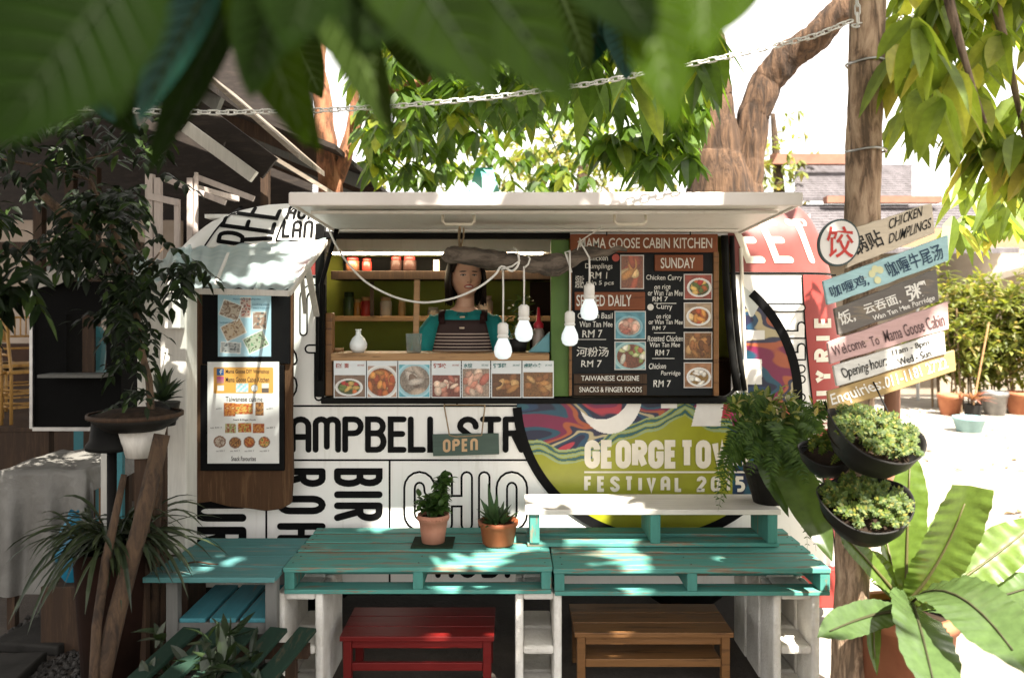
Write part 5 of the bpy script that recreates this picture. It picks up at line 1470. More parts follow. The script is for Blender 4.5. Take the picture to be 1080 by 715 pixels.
mb = MB(); mb.bx(PX(66, 5.7), PX(100, 5.7), 6.2, 6.24, 0, PZ(440, 6.2)); tag(mb.build('brown_boards', m_pine, None, loc=V((PX(80, 5.7), 6.2, 0))), 'orange-brown boards under the dark kiosk', 'boards')
mb = MB(); mb.lathe([(0, 0), (.10, 0), (.13, .25), (.08, .33), (0, .34)], V((PX(95, 6.3), 6.3, PZ(390, 6.3))), 16); mb.bx(PX(85, 6.3), PX(106, 6.3), 6.2, 6.4, 0, PZ(390, 6.3)); tag(mb.build('teal_barrel', flat((.02, .15, .18), .5), None, loc=V((PX(95, 6.3), 6.3, 0))), 'teal drum seen through the hatch of the kiosk', 'drum')

# wooden deck, chairs, back wall and shed roof
mb = MB(); Yd = 6.9
for k in range(9): mb.bx(-9, -3.05, Yd + .42 * k + .006, Yd + .42 * (k + 1), .58, .62)
mb.bx(-9, -3.05, Yd, Yd + .04, 0, .579); struct(mb.build('timber_deck_floor', m_dark, None, bevel=.003, loc=V((-6, 8, .6))))
def chair_proto():
    t = thing('wooden_chair', 'x', 'chair', (0, 0, 0), 'golden wooden chairs on the deck')
    mb = MB(); mb.box((0, 0, .45), (.40, .40, .03)); mb.build('seat', m_gold, t, bevel=.01)
    for x in (-.17, .17):
        mb = MB(); mb.tube([V((x, -.17, 0)), V((x, -.17, .434))], .014, 8); mb.build('leg', m_gold, t, smooth=True)
        mb = MB(); mb.tube([V((x, .17, 0)), V((x, .17, .45)), V((x, .21, .92))], .014, 8); mb.build('leg', m_gold, t, smooth=True)
    mb = MB()
    for z in (.60, .72, .91): mb.tube([V((-.17, .17 + (z - .45) * .085, z)), V((.17, .17 + (z - .45) * .085, z))], .012, 6)
    for k in range(6): x = -.12 + .048 * k; mb.tube([V((x, .195, .72)), V((x, .209, .91))], .007, 6)
    mb.build('backrest', m_gold, t, smooth=True)
    mb = MB()
    for z in (.14, .26):
        for y in (-.17, .17): mb.tube([V((-.17, y, z)), V((.17, y, z))], .009, 6)
        for x in (-.17, .17): mb.tube([V((x, -.17, z)), V((x, .17, z))], .009, 6)
    mb.build('stretcher', m_gold, t, smooth=True)
    return t
ch = chair_proto()
for i, (px, Y, rz, lab) in enumerate([(28, 7.3, 2.4, 'golden wooden chair nearest the kiosk'), (2, 7.25, 2.9, 'golden wooden chair at the left edge of the photo, second from the kiosk'), (14, 8.0, .6, 'golden wooden chair behind the front pair on the deck'), (-12, 8.0, 2.0, 'golden wooden chair half out of frame behind the left edge chair')]):
    loc = V((PX(px, Y), Y, .62))
    if i == 0: ch.location = loc; ch.rotation_euler = (0, 0, rz); ch['label'] = lab
    else: copy_tree(ch, None, loc, rz, lab)
YW_ = 10.6
t = thing('shed_building', 'open timber shed with a sloping board roof and pale back wall behind the kiosk', 'shed', (-6, YW_, 0))
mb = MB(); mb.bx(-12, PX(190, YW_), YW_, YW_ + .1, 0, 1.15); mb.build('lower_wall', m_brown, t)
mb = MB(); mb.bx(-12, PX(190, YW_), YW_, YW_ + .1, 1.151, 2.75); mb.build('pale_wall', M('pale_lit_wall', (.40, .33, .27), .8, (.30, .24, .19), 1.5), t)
for a, b in ((45, 60), (64, 72), (84, 97)):
    mb = MB(); mb.bx(PX(a, YW_), PX(b, YW_), YW_ - .05, YW_ - .002, 1.2, 2.2); f = mb.build('window', m_teal2 if a > 60 else m_brown, t)
    mb = MB(); mb.bx(PX(a + 2, YW_), PX(b - 2, YW_), YW_ - .06, YW_ - .051, 1.3, 2.15); mb.build('pane', flat((.12, .13, .13), .15, 'dark_pane'), f)
for px in (42, 75, 100):
    mb = MB(); mb.bar(V((PX(px, 9.2), 9.2, .62)), V((PX(px, 9.2), 9.2, 3.2)), .10); mb.build('wall_post', m_dark, t)
mb = MB(); mb.bar(P(-60, 262, 8), P(150, 262, 8), .10, .12); mb.build('eave_beam', m_dark, t)
# roof: planes falling towards the right, seen from below
def slope(name, A, B, dY, th, mat, n=7):
    """boards from A (upper) to B (lower), running back by dY"""
    mb = MB()
    for k in range(n):
        o0 = V((0, dY * k / n, 0)); o1 = V((0, dY * (k + .96) / n, 0))
        mb.prism([A + o0, B + o0, B + o1, A + o1], (0, 0, th))
    return mb.build(name, mat, t, fixn=True)
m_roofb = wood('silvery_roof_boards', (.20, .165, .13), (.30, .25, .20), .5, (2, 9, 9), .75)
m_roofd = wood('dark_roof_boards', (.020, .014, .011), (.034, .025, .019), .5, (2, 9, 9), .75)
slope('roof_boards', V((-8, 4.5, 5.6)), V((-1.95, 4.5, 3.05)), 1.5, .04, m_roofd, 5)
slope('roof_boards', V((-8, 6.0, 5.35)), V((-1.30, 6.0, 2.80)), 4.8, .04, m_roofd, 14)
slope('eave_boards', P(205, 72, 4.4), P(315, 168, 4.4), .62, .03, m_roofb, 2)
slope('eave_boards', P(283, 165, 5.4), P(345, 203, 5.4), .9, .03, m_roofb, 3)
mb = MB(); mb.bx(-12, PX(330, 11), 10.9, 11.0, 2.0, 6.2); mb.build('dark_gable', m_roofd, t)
mb = MB(); mb.bar(P(196, 134, 5.0), P(268, 187, 5.0), .05, .075); mb.build('white_fascia', m_whitewood, t, bevel=.004)
mb = MB(); mb.bar(P(205, 118, 5.1), P(285, 178, 5.1), .03, .16); mb.build('dark_fascia', m_roofd, t, bevel=.004)
mb = MB(); mb.bar(P(280, 165, 5.3), P(280, 330, 5.3), .05, .05); mb.build('roof_post', m_dark, t)
for k in range(7):
    mb = MB(); Y = 4.6 + k * .9; xe = -1.97 if Y < 6 else -1.32; ze = (3.0 if Y < 6 else 2.74); mb.bar(V((-7.5, Y, ze + (7.5 + xe) * .40)), V((xe, Y, ze)), .07, .11); mb.build('rafter', m_grey if k % 2 else m_dark, t)
# white rail frames
t = thing('white_railing', 'white timber rail frames standing behind the left end of the caravan', 'railing', P(190, 300, 4.9))
m_rail = wood('pinkish_white_rail', (.58, .50, .46), (.40, .28, .2), .64, (10, 10, 1.3), .7)
Yr = 4.9
for px, a, b, w in ((158.5, 184, 420, .045), (167, 188, 420, .04), (201, 188, 400, .035), (207, 182, 340, .02), (187, 212, 300, .03)): mb = MB(); mb.bar(P(px, b, Yr), P(px, a, Yr), w); mb.build('upright', m_rail, t, bevel=.003)
for a_, b_, w_, h_ in ((P(156, 207, Yr - .03), P(189, 214, Yr - .03), .03, .04), (P(205, 198, Yr + .03), P(250, 210, Yr + .6), .035, .035), (P(172, 188, Yr + .05), P(238, 214, Yr + .06), .03, .035), (P(205, 186, Yr + .06), P(268, 210, Yr + .06), .025, .035)):
    mb = MB(); mb.bar(a_, b_, w_, h_); mb.build('rail', m_rail, t, bevel=.003)
# ================================================================== right side: the slender tree with its signs
YT = 3.0
S_DIR = V((.20, -.52, .83)).normalized()                 # towards the sun
slim = thing('slender_tree', 'slender straight tree carrying the painted sign boards', 'tree', V((PX(893, YT), YT, 0)))
mb = MB(); pts, rs = [], []
for k in range(150):
    z = -.02 + 5.2 * k / 149; py = CY + (H - z) * F / YT; px = 915.5 + (914 - 894) * (0 - py) / 715 * 1.0 + 0
    px = 915.5 - 20 * py / 715
    pts.append(V((PX(px, YT) + .006 * noise.noise(V((z * 2, 1, 1))), YT + .006 * noise.noise(V((z * 2, 5, 1))), z)))
    ring = .05 * max(0, math.sin(z * 9.0) - .9) * 10 * .1
    rs.append((17.3 - (py - 300) * .0005) * YT / F * (1 + .05 * noise.noise(V((z * 5, 2, 2))) + ring) * (1 if z < 3 else 1 - (z - 3) * .18))
mb.tube(pts, rs, 40); rough(mb, .0055, 42, (1, 1, .16)); mb.build('trunk', bark('slender_bark', (.27, .175, .11), (.52, .38, .26), 15, (1, 1, .2), 1.0, .02), slim, smooth=True)
ttop = pts[-1]
mb = MB(); mb.tube([V((PX(940, 3.25), 3.25, 0)), V((PX(941, 3.25), 3.25, PZ(400, 3.25)))], .030, 12)
tag(mb.build('wooden_stake', M('smooth_brown_stake', (.24, .115, .065), .7, (.17, .075, .04), 6, stretch=(6, 6, .6)), None, smooth=True, loc=V((PX(940, 3.25), 3.25, 0))), 'smooth brown stake standing behind the hanging moss pots', 'stake')

YSG = 2.905
def signboard(TL, TR, BR, BL, name, label, mat, dY=0.0):
    Y = YSG + dY
    a, b, c, d = [P(q[0], q[1], Y) for q in (TL, TR, BR, BL)]
    t = thing(name, label, 'sign board', (a + b + c + d) / 4, 'painted sign boards on the slender tree')
    mb = MB(); n = 10; top = [a + (b - a) * i / n + V((0, 0, U(-.002, .002))) for i in range(n + 1)]; bot = [d + (c - d) * i / n + V((0, 0, U(-.002, .002))) for i in range(n + 1)]
    mb.prism(top + bot[::-1], (0, .018, 0)); mb.build('plank', mat, t, bevel=.003, fixn=True)
    ux = (c - d).normalized(); vx = V((-ux.z, 0, ux.x))
    w = (c - d).length; h = (a - d).dot(vx)
    place = lambda u, v, off: d + ux * (u * w) + vx * (v * h) + V((0, -off, 0))
    return t, place, w, h
def stxt(mb, body, u0, u1, v0, v1, place, **k): txt(mb, body, u0, v0, u1 - u0, v1 - v0, place, **k)
def wboard(n, c, wear=.62): return wood(n, c, (.40, .30, .19), wear, (2, 14, 14), .7, .8, .35)
ink = flat((.03, .03, .03), .7, 'black_sign_paint')
wsi = flat((.74, .72, .66), .7, 'white_sign_paint', .9)
t, pl, w, h = signboard((897, 242), (983, 214), (986.5, 246), (893, 283), 'cream_sign', 'cream sign board with dark lettering, topmost on the slender tree', wboard('cream_board', (.60, .52, .40)))
m_ = MB(); stxt(m_, '锅贴', .13, .46, .22, .74, pl, bold=.012, warp=.03, seed=1); stxt(m_, 'CHICKEN', .56, .93, .60, .86, pl, bold=.01, warp=.1, seed=2, shear=.2); stxt(m_, 'DUMPLINGS', .50, .97, .20, .47, pl, bold=.01, warp=.1, seed=3, shear=.2); m_.build('lettering', ink, t)
t, pl, w, h = signboard((868, 297), (1000, 248), (1001, 275), (873, 322), 'light_blue_sign', 'light blue sign board with dark lettering and a pale leaf emblem', wboard('light_blue_board', (.36, .56, .58)), -.006)
m_ = MB(); stxt(m_, '咖喱鸡,', .05, .36, .18, .72, pl, bold=.012, warp=.03, seed=4); stxt(m_, '咖喱牛尾汤', .52, .97, .16, .84, pl, bold=.012, warp=.03, seed=5); m_.build('lettering', flat((.02, .05, .09), .7, 'dark_blue_sign_paint'), t)
m_ = MB()
for a in (.6, 1.6, 2.7, 4.4): m_.add([pl(.44 + .045 * math.cos(a) * .9 + .026 * math.cos(k * .42) , .5 + .24 * math.sin(a) + .16 * math.sin(k * .42), .0015 + a * .0002) for k in range(15)], [tuple(range(15))])
m_.build('leaf_emblem', flat((.62, .62, .36), .7, 'pale_leaf_paint'), t)
t, pl, w, h = signboard((880, 326), (988, 284), (990.5, 318), (884.5, 354), 'grey_sign', 'weathered dark grey sign board with white chalky lettering', wood('grey_sign_board', (.15, .135, .12), (.24, .20, .15), .55, (2, 14, 14), .7, .75, .6), .004)
m_ = MB(); stxt(m_, '饭,', .05, .20, .30, .85, pl, bold=.012, warp=.03, seed=6); stxt(m_, '云吞面,', .30, .66, .40, .80, pl, bold=.012, warp=.03, seed=7); stxt(m_, '粥', .73, .93, .36, .94, pl, bold=.012, warp=.03, seed=8); stxt(m_, 'Wan Tan Mee Porridge', .36, .97, .06, .30, pl, bold=.012, warp=.06, seed=9); m_.build('lettering', wsi, t)
t, pl, w, h = signboard((873, 361), (1000, 318), (1001, 347), (876, 384), 'pink_sign', 'faded pink welcome sign board with dark handwriting', wboard('pink_board', (.56, .37, .35)), -.002)
m_ = MB(); stxt(m_, 'Welcome', .04, .31, .28, .78, pl, bold=.006, warp=.035, seed=10); stxt(m_, 'To', .36, .43, .24, .70, pl, bold=.006, warp=.035, seed=11); stxt(m_, 'Mama Goose Cabin', .47, .98, .22, .80, pl, bold=.006, warp=.035, seed=12); m_.build('lettering', flat((.10, .06, .06), .7, 'brown_sign_paint'), t)
t, pl, w, h = signboard((879, 386), (996, 350), (998, 373), (883, 408), 'white_sign', 'white sign board with the opening hours in black', wboard('white_sign_board', (.66, .65, .60)), -.008)
m_ = MB(); stxt(m_, 'Opening hour:', .06, .47, .14, .80, pl, bold=.006, warp=.04, seed=13); stxt(m_, '11am - 8pm', .55, .88, .56, .92, pl, bold=.01, warp=.06, seed=14); stxt(m_, 'Wed - Sun', .57, .88, .10, .46, pl, bold=.01, warp=.06, seed=15); m_.build('lettering', ink, t)
t, pl, w, h = signboard((873, 413), (1007, 369), (1008.5, 391), (875, 435), 'ochre_sign', 'ochre brown sign board with a phone number, lowest on the slender tree', wboard('ochre_board', (.40, .28, .12)), 0)
m_ = MB(); stxt(m_, 'Enquiries:', .04, .44, .12, .84, pl, bold=.012, warp=.06, seed=16); stxt(m_, '011-1181 2722', .46, .95, .26, .82, pl, bold=.012, warp=.05, seed=17); m_.build('lettering', wsi, t)
Yr_ = YSG - .03; c = P(885, 256, Yr_); k = Yr_ / F
t = thing('round_sign', 'round white sign with a red character beside the topmost cream board', 'sign', c, 'painted sign boards on the slender tree')
el = lambda s, o: [c + V((22 * k * s * math.cos(a * PI / 24) + 2 * k * math.sin(a * PI / 24), -o, 25 * k * s * math.sin(a * PI / 24))) for a in range(48)]
mb = MB(); mb.prism(el(1, 0), (0, .014, 0)); mb.build('disc', flat((.035, .06, .06), .6, 'dark_rim_paint'), t, fixn=True)
mb = MB(); mb.poly(el(.92, .002)); f_ = mb.build('disc_face', flat((.68, .66, .62), .6, 'white_disc_paint', .93), t)
mb = MB(); txt(mb, '饺', -14, -16, 29, 33, lambda u, v, o: c + V((u * k, -o, v * k)), off=.004, bold=.012, warp=.03, seed=20); mb.build('lettering', flat((.50, .05, .04), .7, 'red_sign_paint'), t)
# wires fastening boards
for y in (68, 160):
    mb = MB(); z = PZ(y, YT); mb.tube([V((PX(914, YT) + .072 * math.cos(a), YT + .072 * math.sin(a), z + .003 * math.sin(a * 3))) for a in [PI * k / 8 for k in range(17)]], .0045, 6); mb.build('tie_wire', m_metal, slim, smooth=True)

# half-bowl hanging pots with moss fern
m_moss = leafm('moss_fern_leaf', (.032, .070, .006), (.10, .15, .012), .35, .6, (.24, .22, .035))
m_moss2 = leafm('dark_fern_leaf', (.022, .055, .008), (.065, .12, .018), .35, .5, spec=.25)
def hangpot(label, px, py, Y, r, dep, tilt, rot, moss, seed):
    c = P(px, py, Y); rs = random.Random(seed)
    t = thing('hanging_planter', label, 'planter', c, 'black half-bowl planters tied to the slender tree')
    R = Matrix.Rotation(rot, 3, 'Y') @ Matrix.Rotation(-tilt, 3, 'X')
    prof = [(0, -dep), (r * .35, -dep * .96), (r * .7, -dep * .72), (r * .93, -dep * .32), (r, 0), (r * 1.03, .006), (r * 1.0, .01), (r * .96, 0), (r * .88, -dep * .3), (r * .6, -dep * .5), (0, -dep * .55)]
    mb = MB(); mb.lathe(prof, c, 40, R)
    # the rim dips at the sides like a cut tyre
    out = []
    for v in mb.v:
        q = R.transposed() @ (V(v) - c); a = math.atan2(q.y, q.x); rr = math.hypot(q.x, q.y) / r
        out.append(tuple(c + R @ (q + V((0, 0, .045 * r / .16 * abs(math.cos(a)) ** 3 * max(0, rr - .5) * 1.6)))))
    mb.v = out; mb.build('bowl', m_blackpot, t, smooth=True)
    mb = MB(); mb.lathe([(r * .9, -dep * .25), (r * .5, -dep * .05), (0, 0)], c, 24, R); mb.build('soil', m_soil, t, smooth=True)
    lf = MB(); up = R @ V((0, 0, 1))
    for i in range(moss):
        a, q = rs.uniform(0, 6.28), r * .82 * math.sqrt(rs.random())
        b = c + R @ V((q * math.cos(a), q * math.sin(a), -.01 + .05 * (1 - q / r)))
        d = (up * rs.uniform(.3, 1) + V((rs.uniform(-.8, .8), rs.uniform(-.9, .2), rs.uniform(-.1, .5)))).normalized(); l = rs.uniform(.04, .078)
        fern(lf, b, b + d * l * .7 + V((0, 0, .02)), b + d * l + V((0, -.01, -.02)), .020, 9, .45)
    lf.build('moss_fern', m_moss, t)
    tw = MB(); tw.tube([c + V((-r * .9, .01, .02)), c + V((0, -.01, .035)), c + V((r * .98, .02, .03))], .004, 6); tw.tube([c + V((r * .5, 0, .032)), c + V((r * .3, .1, .18))], .003, 5); tw.build('tie_wire', m_black, t)
hangpot('upper black half-bowl planter of mossy fern on the front of the slender tree', 920, 461, 2.80, .160, .125, -.42, .20, 150, 1)
hangpot('lower black half-bowl planter of mossy fern on the front of the slender tree', 911, 533, 2.80, .152, .125, -.42, -.10, 135, 2)
hangpot('black half-bowl planter peeking out left behind the upper moss planter', 872, 478, 3.02, .10, .09, -.35, -.15, 30, 3)

# bird's nest fern in a terracotta pot
Yb = 2.95
c = V((PX(955, Yb), Yb, 0))
t = thing('nest_fern', 'big bird nest fern with broad ribbed strap leaves in a terracotta pot', 'potted plant', c)
zp = PZ(652, 2.85)
mb = MB(); mb.lathe(pot_profile(.12, .165, zp, .02, .012, .05), c, 32); mb.build('pot', m_terra, t, smooth=True)
mb = MB(); mb.lathe([(.14, zp - .02), (0, zp + .01)], c, 20); mb.build('soil', m_soil, t)
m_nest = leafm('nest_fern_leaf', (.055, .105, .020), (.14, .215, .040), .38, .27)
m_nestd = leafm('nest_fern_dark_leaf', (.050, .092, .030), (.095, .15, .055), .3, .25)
rib = MB(); cen = c + V((0, 0, zp))
def frond(p1, p2, W, mat, up=None, blunt=0, wav=.012, base=None, n=60):
    b = base or (cen + V((U(-.03, .03), U(-.03, .03), 0)))
    mb = MB(); at = strap(mb, b, p1, p2, W, n=n, m=8, wav=wav * 1.5, freq=95, cup=.16, blunt=blunt, up=up, ruf=.02)
    nb = MB(); nb.tube([at(i / 10) + V((0, -.004, .003)) for i in range(10)], [.006 * (1.05 - i / 10) + .0015 for i in range(10)], 6)
    o = mb.build('frond', mat, t, smooth=True); nb.build('midrib', flat((.10, .09, .03), .5, 'midrib_colour') if mat is m_nest else flat((.05, .05, .025), .5, 'dark_midrib'), o, smooth=True)
fr_ = V((0, -1, .25))
frond(P(955, 580, 2.95), P(960, 474, 3.0), .135, m_nest, fr_, .1)
frond(P(990, 610, 2.85), P(1024, 512, 2.75), .185, m_nest, V((.1, -1, .3)), .8, n=60)
frond(P(1010, 620, 2.95), P(1100, 545, 3.0), .16, m_nest, V((-.2, -.8, .6)), 0)
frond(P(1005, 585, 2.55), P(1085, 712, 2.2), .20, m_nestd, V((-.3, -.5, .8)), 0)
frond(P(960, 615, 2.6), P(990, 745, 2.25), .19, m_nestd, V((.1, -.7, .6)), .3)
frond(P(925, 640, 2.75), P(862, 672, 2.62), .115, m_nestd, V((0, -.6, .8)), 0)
frond(P(935, 600, 3.0), P(905, 585, 3.05), .10, m_nest, fr_, 0)
frond(P(940, 610, 3.1), P(925, 520, 3.3), .12, m_nest, V((.5, -1, .2)), 0)
frond(P(1040, 640, 2.9), P(1110, 610, 2.9), .15, m_nestd, V((0, -.5, .9)), 0)
frond(P(1060, 660, 3.2), P(1130, 640, 3.3), .14, m_nest, V((0, -.6, .8)), 0)
frond(P(975, 590, 3.2), P(1000, 545, 3.5), .12, m_nest, fr_, 0)
frond(P(915, 590, 2.9), P(885, 560, 2.95), .08, m_nest, V((.4, -1, .3)), 0)
frond(P(1000, 600, 3.25), P(1060, 590, 3.5), .14, m_nest, V((-.1, -.7, .7)), 0)
frond(P(910, 620, 2.9), P(925, 712, 2.75), .05, m_nest, fr_, 0)

# fern and stag leaf on the white board
Yf_ = 3.72
c = V((PX(812, Yf_), Yf_, PZ(543, YW) + .0245)) if False else V((PX(812, 3.80), 3.80, PZ(543, 3.66) + .0245))
t = thing('fern_pot', 'lush feathery fern with one broad leaf in a dark pot on the white board', 'potted plant', c)
mb = MB(); mb.lathe(pot_profile(.075, .115, .17, .01, .006, .03), c, 28); mb.build('pot', m_blackpot, t, smooth=True)
mb = MB(); mb.lathe([(.089, .05), (.099, .09), (.101, .12), (.1, .12)], c, 28); mb.build('pot_band', flat((.02, .10, .14), .4, 'blue_pot_glaze'), t, smooth=True)
lf = MB(); top = c + V((0, 0, .16))
for (p1, p2, l) in [((790, 430, 3.7), (770, 470, 3.45), .06), ((780, 420, 3.7), (772, 520, 3.5), .055), ((800, 400, 3.7), (765, 432, 3.5), .06), ((808, 410, 3.7), (790, 425, 3.5), .055),
                    ((820, 400, 3.7), (800, 425, 3.5), .06), ((830, 410, 3.7), (850, 432, 3.5), .06), ((840, 420, 3.65), (862, 470, 3.45), .06), ((830, 430, 3.6), (845, 500, 3.4), .06),
                    ((815, 430, 3.6), (815, 500, 3.4), .055), ((800, 430, 3.6), (790, 490, 3.4), .06), ((775, 440, 3.6), (764, 510, 3.45), .05), ((845, 430, 3.6), (856, 520, 3.4), .055), ((860, 440, 3.7), (866, 430, 3.6), .05), ((790, 410, 3.75), (772, 415, 3.7), .05),
                    ((835, 440, 3.6), (833, 530, 3.42), .055), ((850, 450, 3.6), (850, 560, 3.45), .05), ((805, 420, 3.6), (778, 455, 3.42), .06), ((822, 415, 3.6), (826, 470, 3.4), .06)]:
    for q in range(2): fern(lf, top + V((U(-.05, .05), U(-.04, .02), 0)), P(p1[0] + U(-8, 8), p1[1] + U(-14, 4), p1[2]), P(p2[0] + (p2[0] - 812) * .18 + U(-8, 8), p2[1] + U(-8, 22), p2[2]), l * U(1.0, 1.3), 30, .30)
lf.build('feather_fronds', m_moss2, t)
lf = MB()
for k in range(30):
    q = P(U(772, 862), U(415, 445), U(3.45, 3.7)); rosette(lf, q, 4, .055, .02, V((U(-.4, .4), -.5, .6)), .9)
lf.build('young_leaves', leafm('young_leaf', (.09, .12, .025), (.20, .22, .06), .35, .4, (.34, .26, .12)), t)
mb = MB(); at = strap(mb, top, P(815, 440, 3.55), P(878, 592, 3.25), .16, n=60, m=8, wav=.016, freq=80, cup=.15, up=V((-.2, -1, .4)), ruf=.02); mb.build('broad_leaf', leafm('broad_fern_leaf', (.030, .06, .014), (.06, .10, .022), .35, .3), t, smooth=True)
mb = MB(); strap(mb, top, P(785, 440, 3.6), P(832, 545, 3.42), .10, n=50, m=8, wav=.016, freq=80, cup=.15, up=V((.2, -1, .4)), ruf=.02); mb.build('broad_leaf', leafm('broad_fern_leaf', (.026, .055, .012), (.05, .09, .02), .35, .3), t, smooth=True)

# ================================================================== trees
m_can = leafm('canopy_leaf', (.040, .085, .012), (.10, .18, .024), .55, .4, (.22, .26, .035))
m_lit = leafm('sunlit_canopy_leaf', (.10, .16, .025), (.24, .32, .06), .58, .45, (.40, .38, .10))  # paler copy of the canopy leaf, with sunlight put into the colour
big = thing('forked_tree', 'thick forked tree with rough bark behind the caravan', 'tree', V((PX(775, 7), 7.0, 0)))
mb = MB(); Y = 7.0
def limb(pts, n=14, wob=.03):
    ps, rs = [], []
    for i in range(len(pts) - 1):
        for k in range(5):
            f = k / 5; a, b = pts[i], pts[i + 1]
            q = [a[j] + (b[j] - a[j]) * f for j in range(4)]
            ps.append(P(q[0], q[1], q[3]) + V((noise.noise(V((q[1] / 30, i, 1))), noise.noise(V((q[1] / 30, i, 7))), 0)) * wob); rs.append(q[2] * q[3] / F * (1 + .04 * noise.noise(V((q[1] / 18, 3, i)))))
    a = pts[-1]; ps.append(P(a[0], a[1], a[3])); rs.append(a[2] * a[3] / F)
    ps2, rs2 = [], []
    for a, b, r0, r1 in zip(ps, ps[1:], rs, rs[1:]):
        for k in range(4): ps2.append(a + (b - a) * k / 4); rs2.append(r0 + (r1 - r0) * k / 4)
    mb.tube(ps2 + [ps[-1]], rs2 + [rs[-1]], n * 3)
limb([(762, 520, 52, Y), (763, 330, 44, Y), (761, 215, 37, Y), (752, 160, 29, Y), (747, 105, 24, Y), (745, 66, 24, Y), (742, 44, 20, Y)], 16)
limb([(746, 60, 17, Y), (738, 10, 15, Y), (728, -60, 11, Y)])
limb([(782, 230, 22, Y), (788, 170, 19, Y), (795, 122, 16.5, Y), (807, 86, 16, Y), (832, 58, 16, Y - .1), (868, 32, 14, Y - .3), (902, -4, 12, Y - .4), (950, -60, 9, Y - .6)])
rough(mb, .022, 15, (1, 1, .14)); rough(mb, .012, 5, (1, 1, .4)); mb.build('trunk', bark('rugged_bark', (.060, .031, .015), (.145, .08, .042), 9, (1, 1, .16), 1.0, .06), big, smooth=True)
red = thing('slim_red_tree', 'slim reddish-brown tree with thin branches behind the left of the caravan', 'tree', V((PX(350, 6.4), 6.4, 0)))
mb = MB(); Y = 6.4
limb([(350, 520, 15, Y), (350, 330, 14, Y), (349, 205, 13, Y), (345, 150, 11, Y), (338, 90, 9, Y), (330, 20, 8, Y)], 10, .03)
limb([(356, 190, 8, Y), (368, 150, 6, Y), (382, 118, 5, Y), (398, 98, 5, Y - .3), (440, 88, 4.5, Y - .6), (478, 74, 4, Y - .8), (560, 40, 3, Y - 1.2)], 8, .02)
limb([(349, 205, 9, Y), (362, 170, 7, Y), (372, 128, 5, Y), (378, 60, 4, Y)], 8, .02)
mb.build('trunk', bark('reddish_bark', (.22, .085, .04), (.34, .16, .08), 10), red, smooth=True)
# hanging leaf clusters behind and above the caravan roof
def clusters(mb, n, x0, x1, y0, y1, Ya, Yb, L_, W, ok=None, nl=(6, 9), ax=V((0, 0, -1)), sp=.7, keep=()):
    k = 0; tries = 0
    while k < n and tries < n * 20:
        tries += 1
        x, y = U(x0, x1), U(y0, y1)
        if ok and not ok(x, y): continue
        q = P(x, y, U(Ya, Yb))
        if any(((q - h_) - S_DIR * (q - h_).dot(S_DIR)).length < r_ for h_, r_ in keep): continue
        rosette(mb, q, random.randint(*nl), L_, W, ax, sp, n=4); k += 1
lf = MB()
clusters(lf, 120, 375, 560, 20, 175, 4.7, 6.8, .205, .075, lambda x, y: y < 172 - max(0, x - 440) * .42 + 22 * noise.noise(V((x / 25, y / 40, 1))), sp=1.15, nl=(5, 8), ax=V((.1, 0, -.8)))
clusters(lf, 75, 470, 700, -20, 122, 4.2, 6.2, .20, .075, lambda x, y: y < 112 + 25 * noise.noise(V((x / 25, 2, 1))), sp=1.15, nl=(5, 8), ax=V((-.1, 0, -.8)))
clusters(lf, 150, 375, 620, 40, 195, 6.8, 9.0, .18, .075, nl=(4, 7), sp=1.4)
lf.build('crown', m_can, red)
lf = MB()
clusters(lf, 13, 635, 735, 128, 168, 4.4, 5.2, .22, .085, nl=(6, 9), sp=1.2)
clusters(lf, 40, 560, 760, -60, 70, 3.6, 5.5, .30, .11)
clusters(lf, 9, 700, 745, 75, 160, 4.5, 5.6, .2, .07)
clusters(lf, 80, 560, 735, 40, 175, 7.5, 9.5, .17, .07, lambda x, y: noise.noise(V((x / 30, y / 30, 2))) > -.1, nl=(4, 6), sp=1.4)
lf.build('crown', m_can, big)

# crown of the slender tree: leaves tinted as sunlit at the right and the canopy overhead
lf = MB()
for _ in range(1):
    SG = [(P(940, 260, 2.9), .40), (P(940, 340, 2.9), .42), (P(940, 400, 2.9), .35), (P(915, 120, 3.0), .22)]
    clusters(lf, 46, 945, 1120, -60, 130, 2.3, 3.4, .185, .07, nl=(5, 7), sp=1.0, keep=SG)
    clusters(lf, 16, 990, 1120, 120, 200, 2.4, 3.2, .18, .07, lambda x, y: y < 90 + (x - 960) * .95, nl=(5, 7), sp=.8, keep=SG)
    clusters(lf, 14, 1000, 1110, 180, 235, 3.8, 5.0, .22, .08, nl=(5, 7), sp=1.0)
    clusters(lf, 8, 940, 1000, 20, 110, 2.4, 3.0, .2, .07, nl=(4, 6))
lb = MB()
for a, b, c_ in (((ttop.x, 3, 4.2), P(980, -20, 2.9), P(1040, 130, 2.7)), ((ttop.x, 3, 4.4), P(1040, -60, 3.0), P(1090, 190, 3.0)), ((ttop.x, 3, 4.4), (0, 3, 4.6), (-2.4, 2.6, 4.1)), ((ttop.x, 3, 4.3), (.6, 1.6, 4.6), (-.6, .2, 4.3)), ((ttop.x, 3, 4.3), (.4, 4.4, 4.8), (-1.6, 5.2, 4.4))):
    a, b, c_ = V(a), V(b), V(c_)
    lb.tube([a * (1 - s) ** 2 + b * 2 * s * (1 - s) + c_ * s * s for s in [i / 10 for i in range(11)]], [.04 * (1.1 - i / 10) for i in range(11)], 8)
lb.build('limb', bark('limb_bark', (.18, .12, .08), (.3, .22, .15), 10), slim, smooth=True)
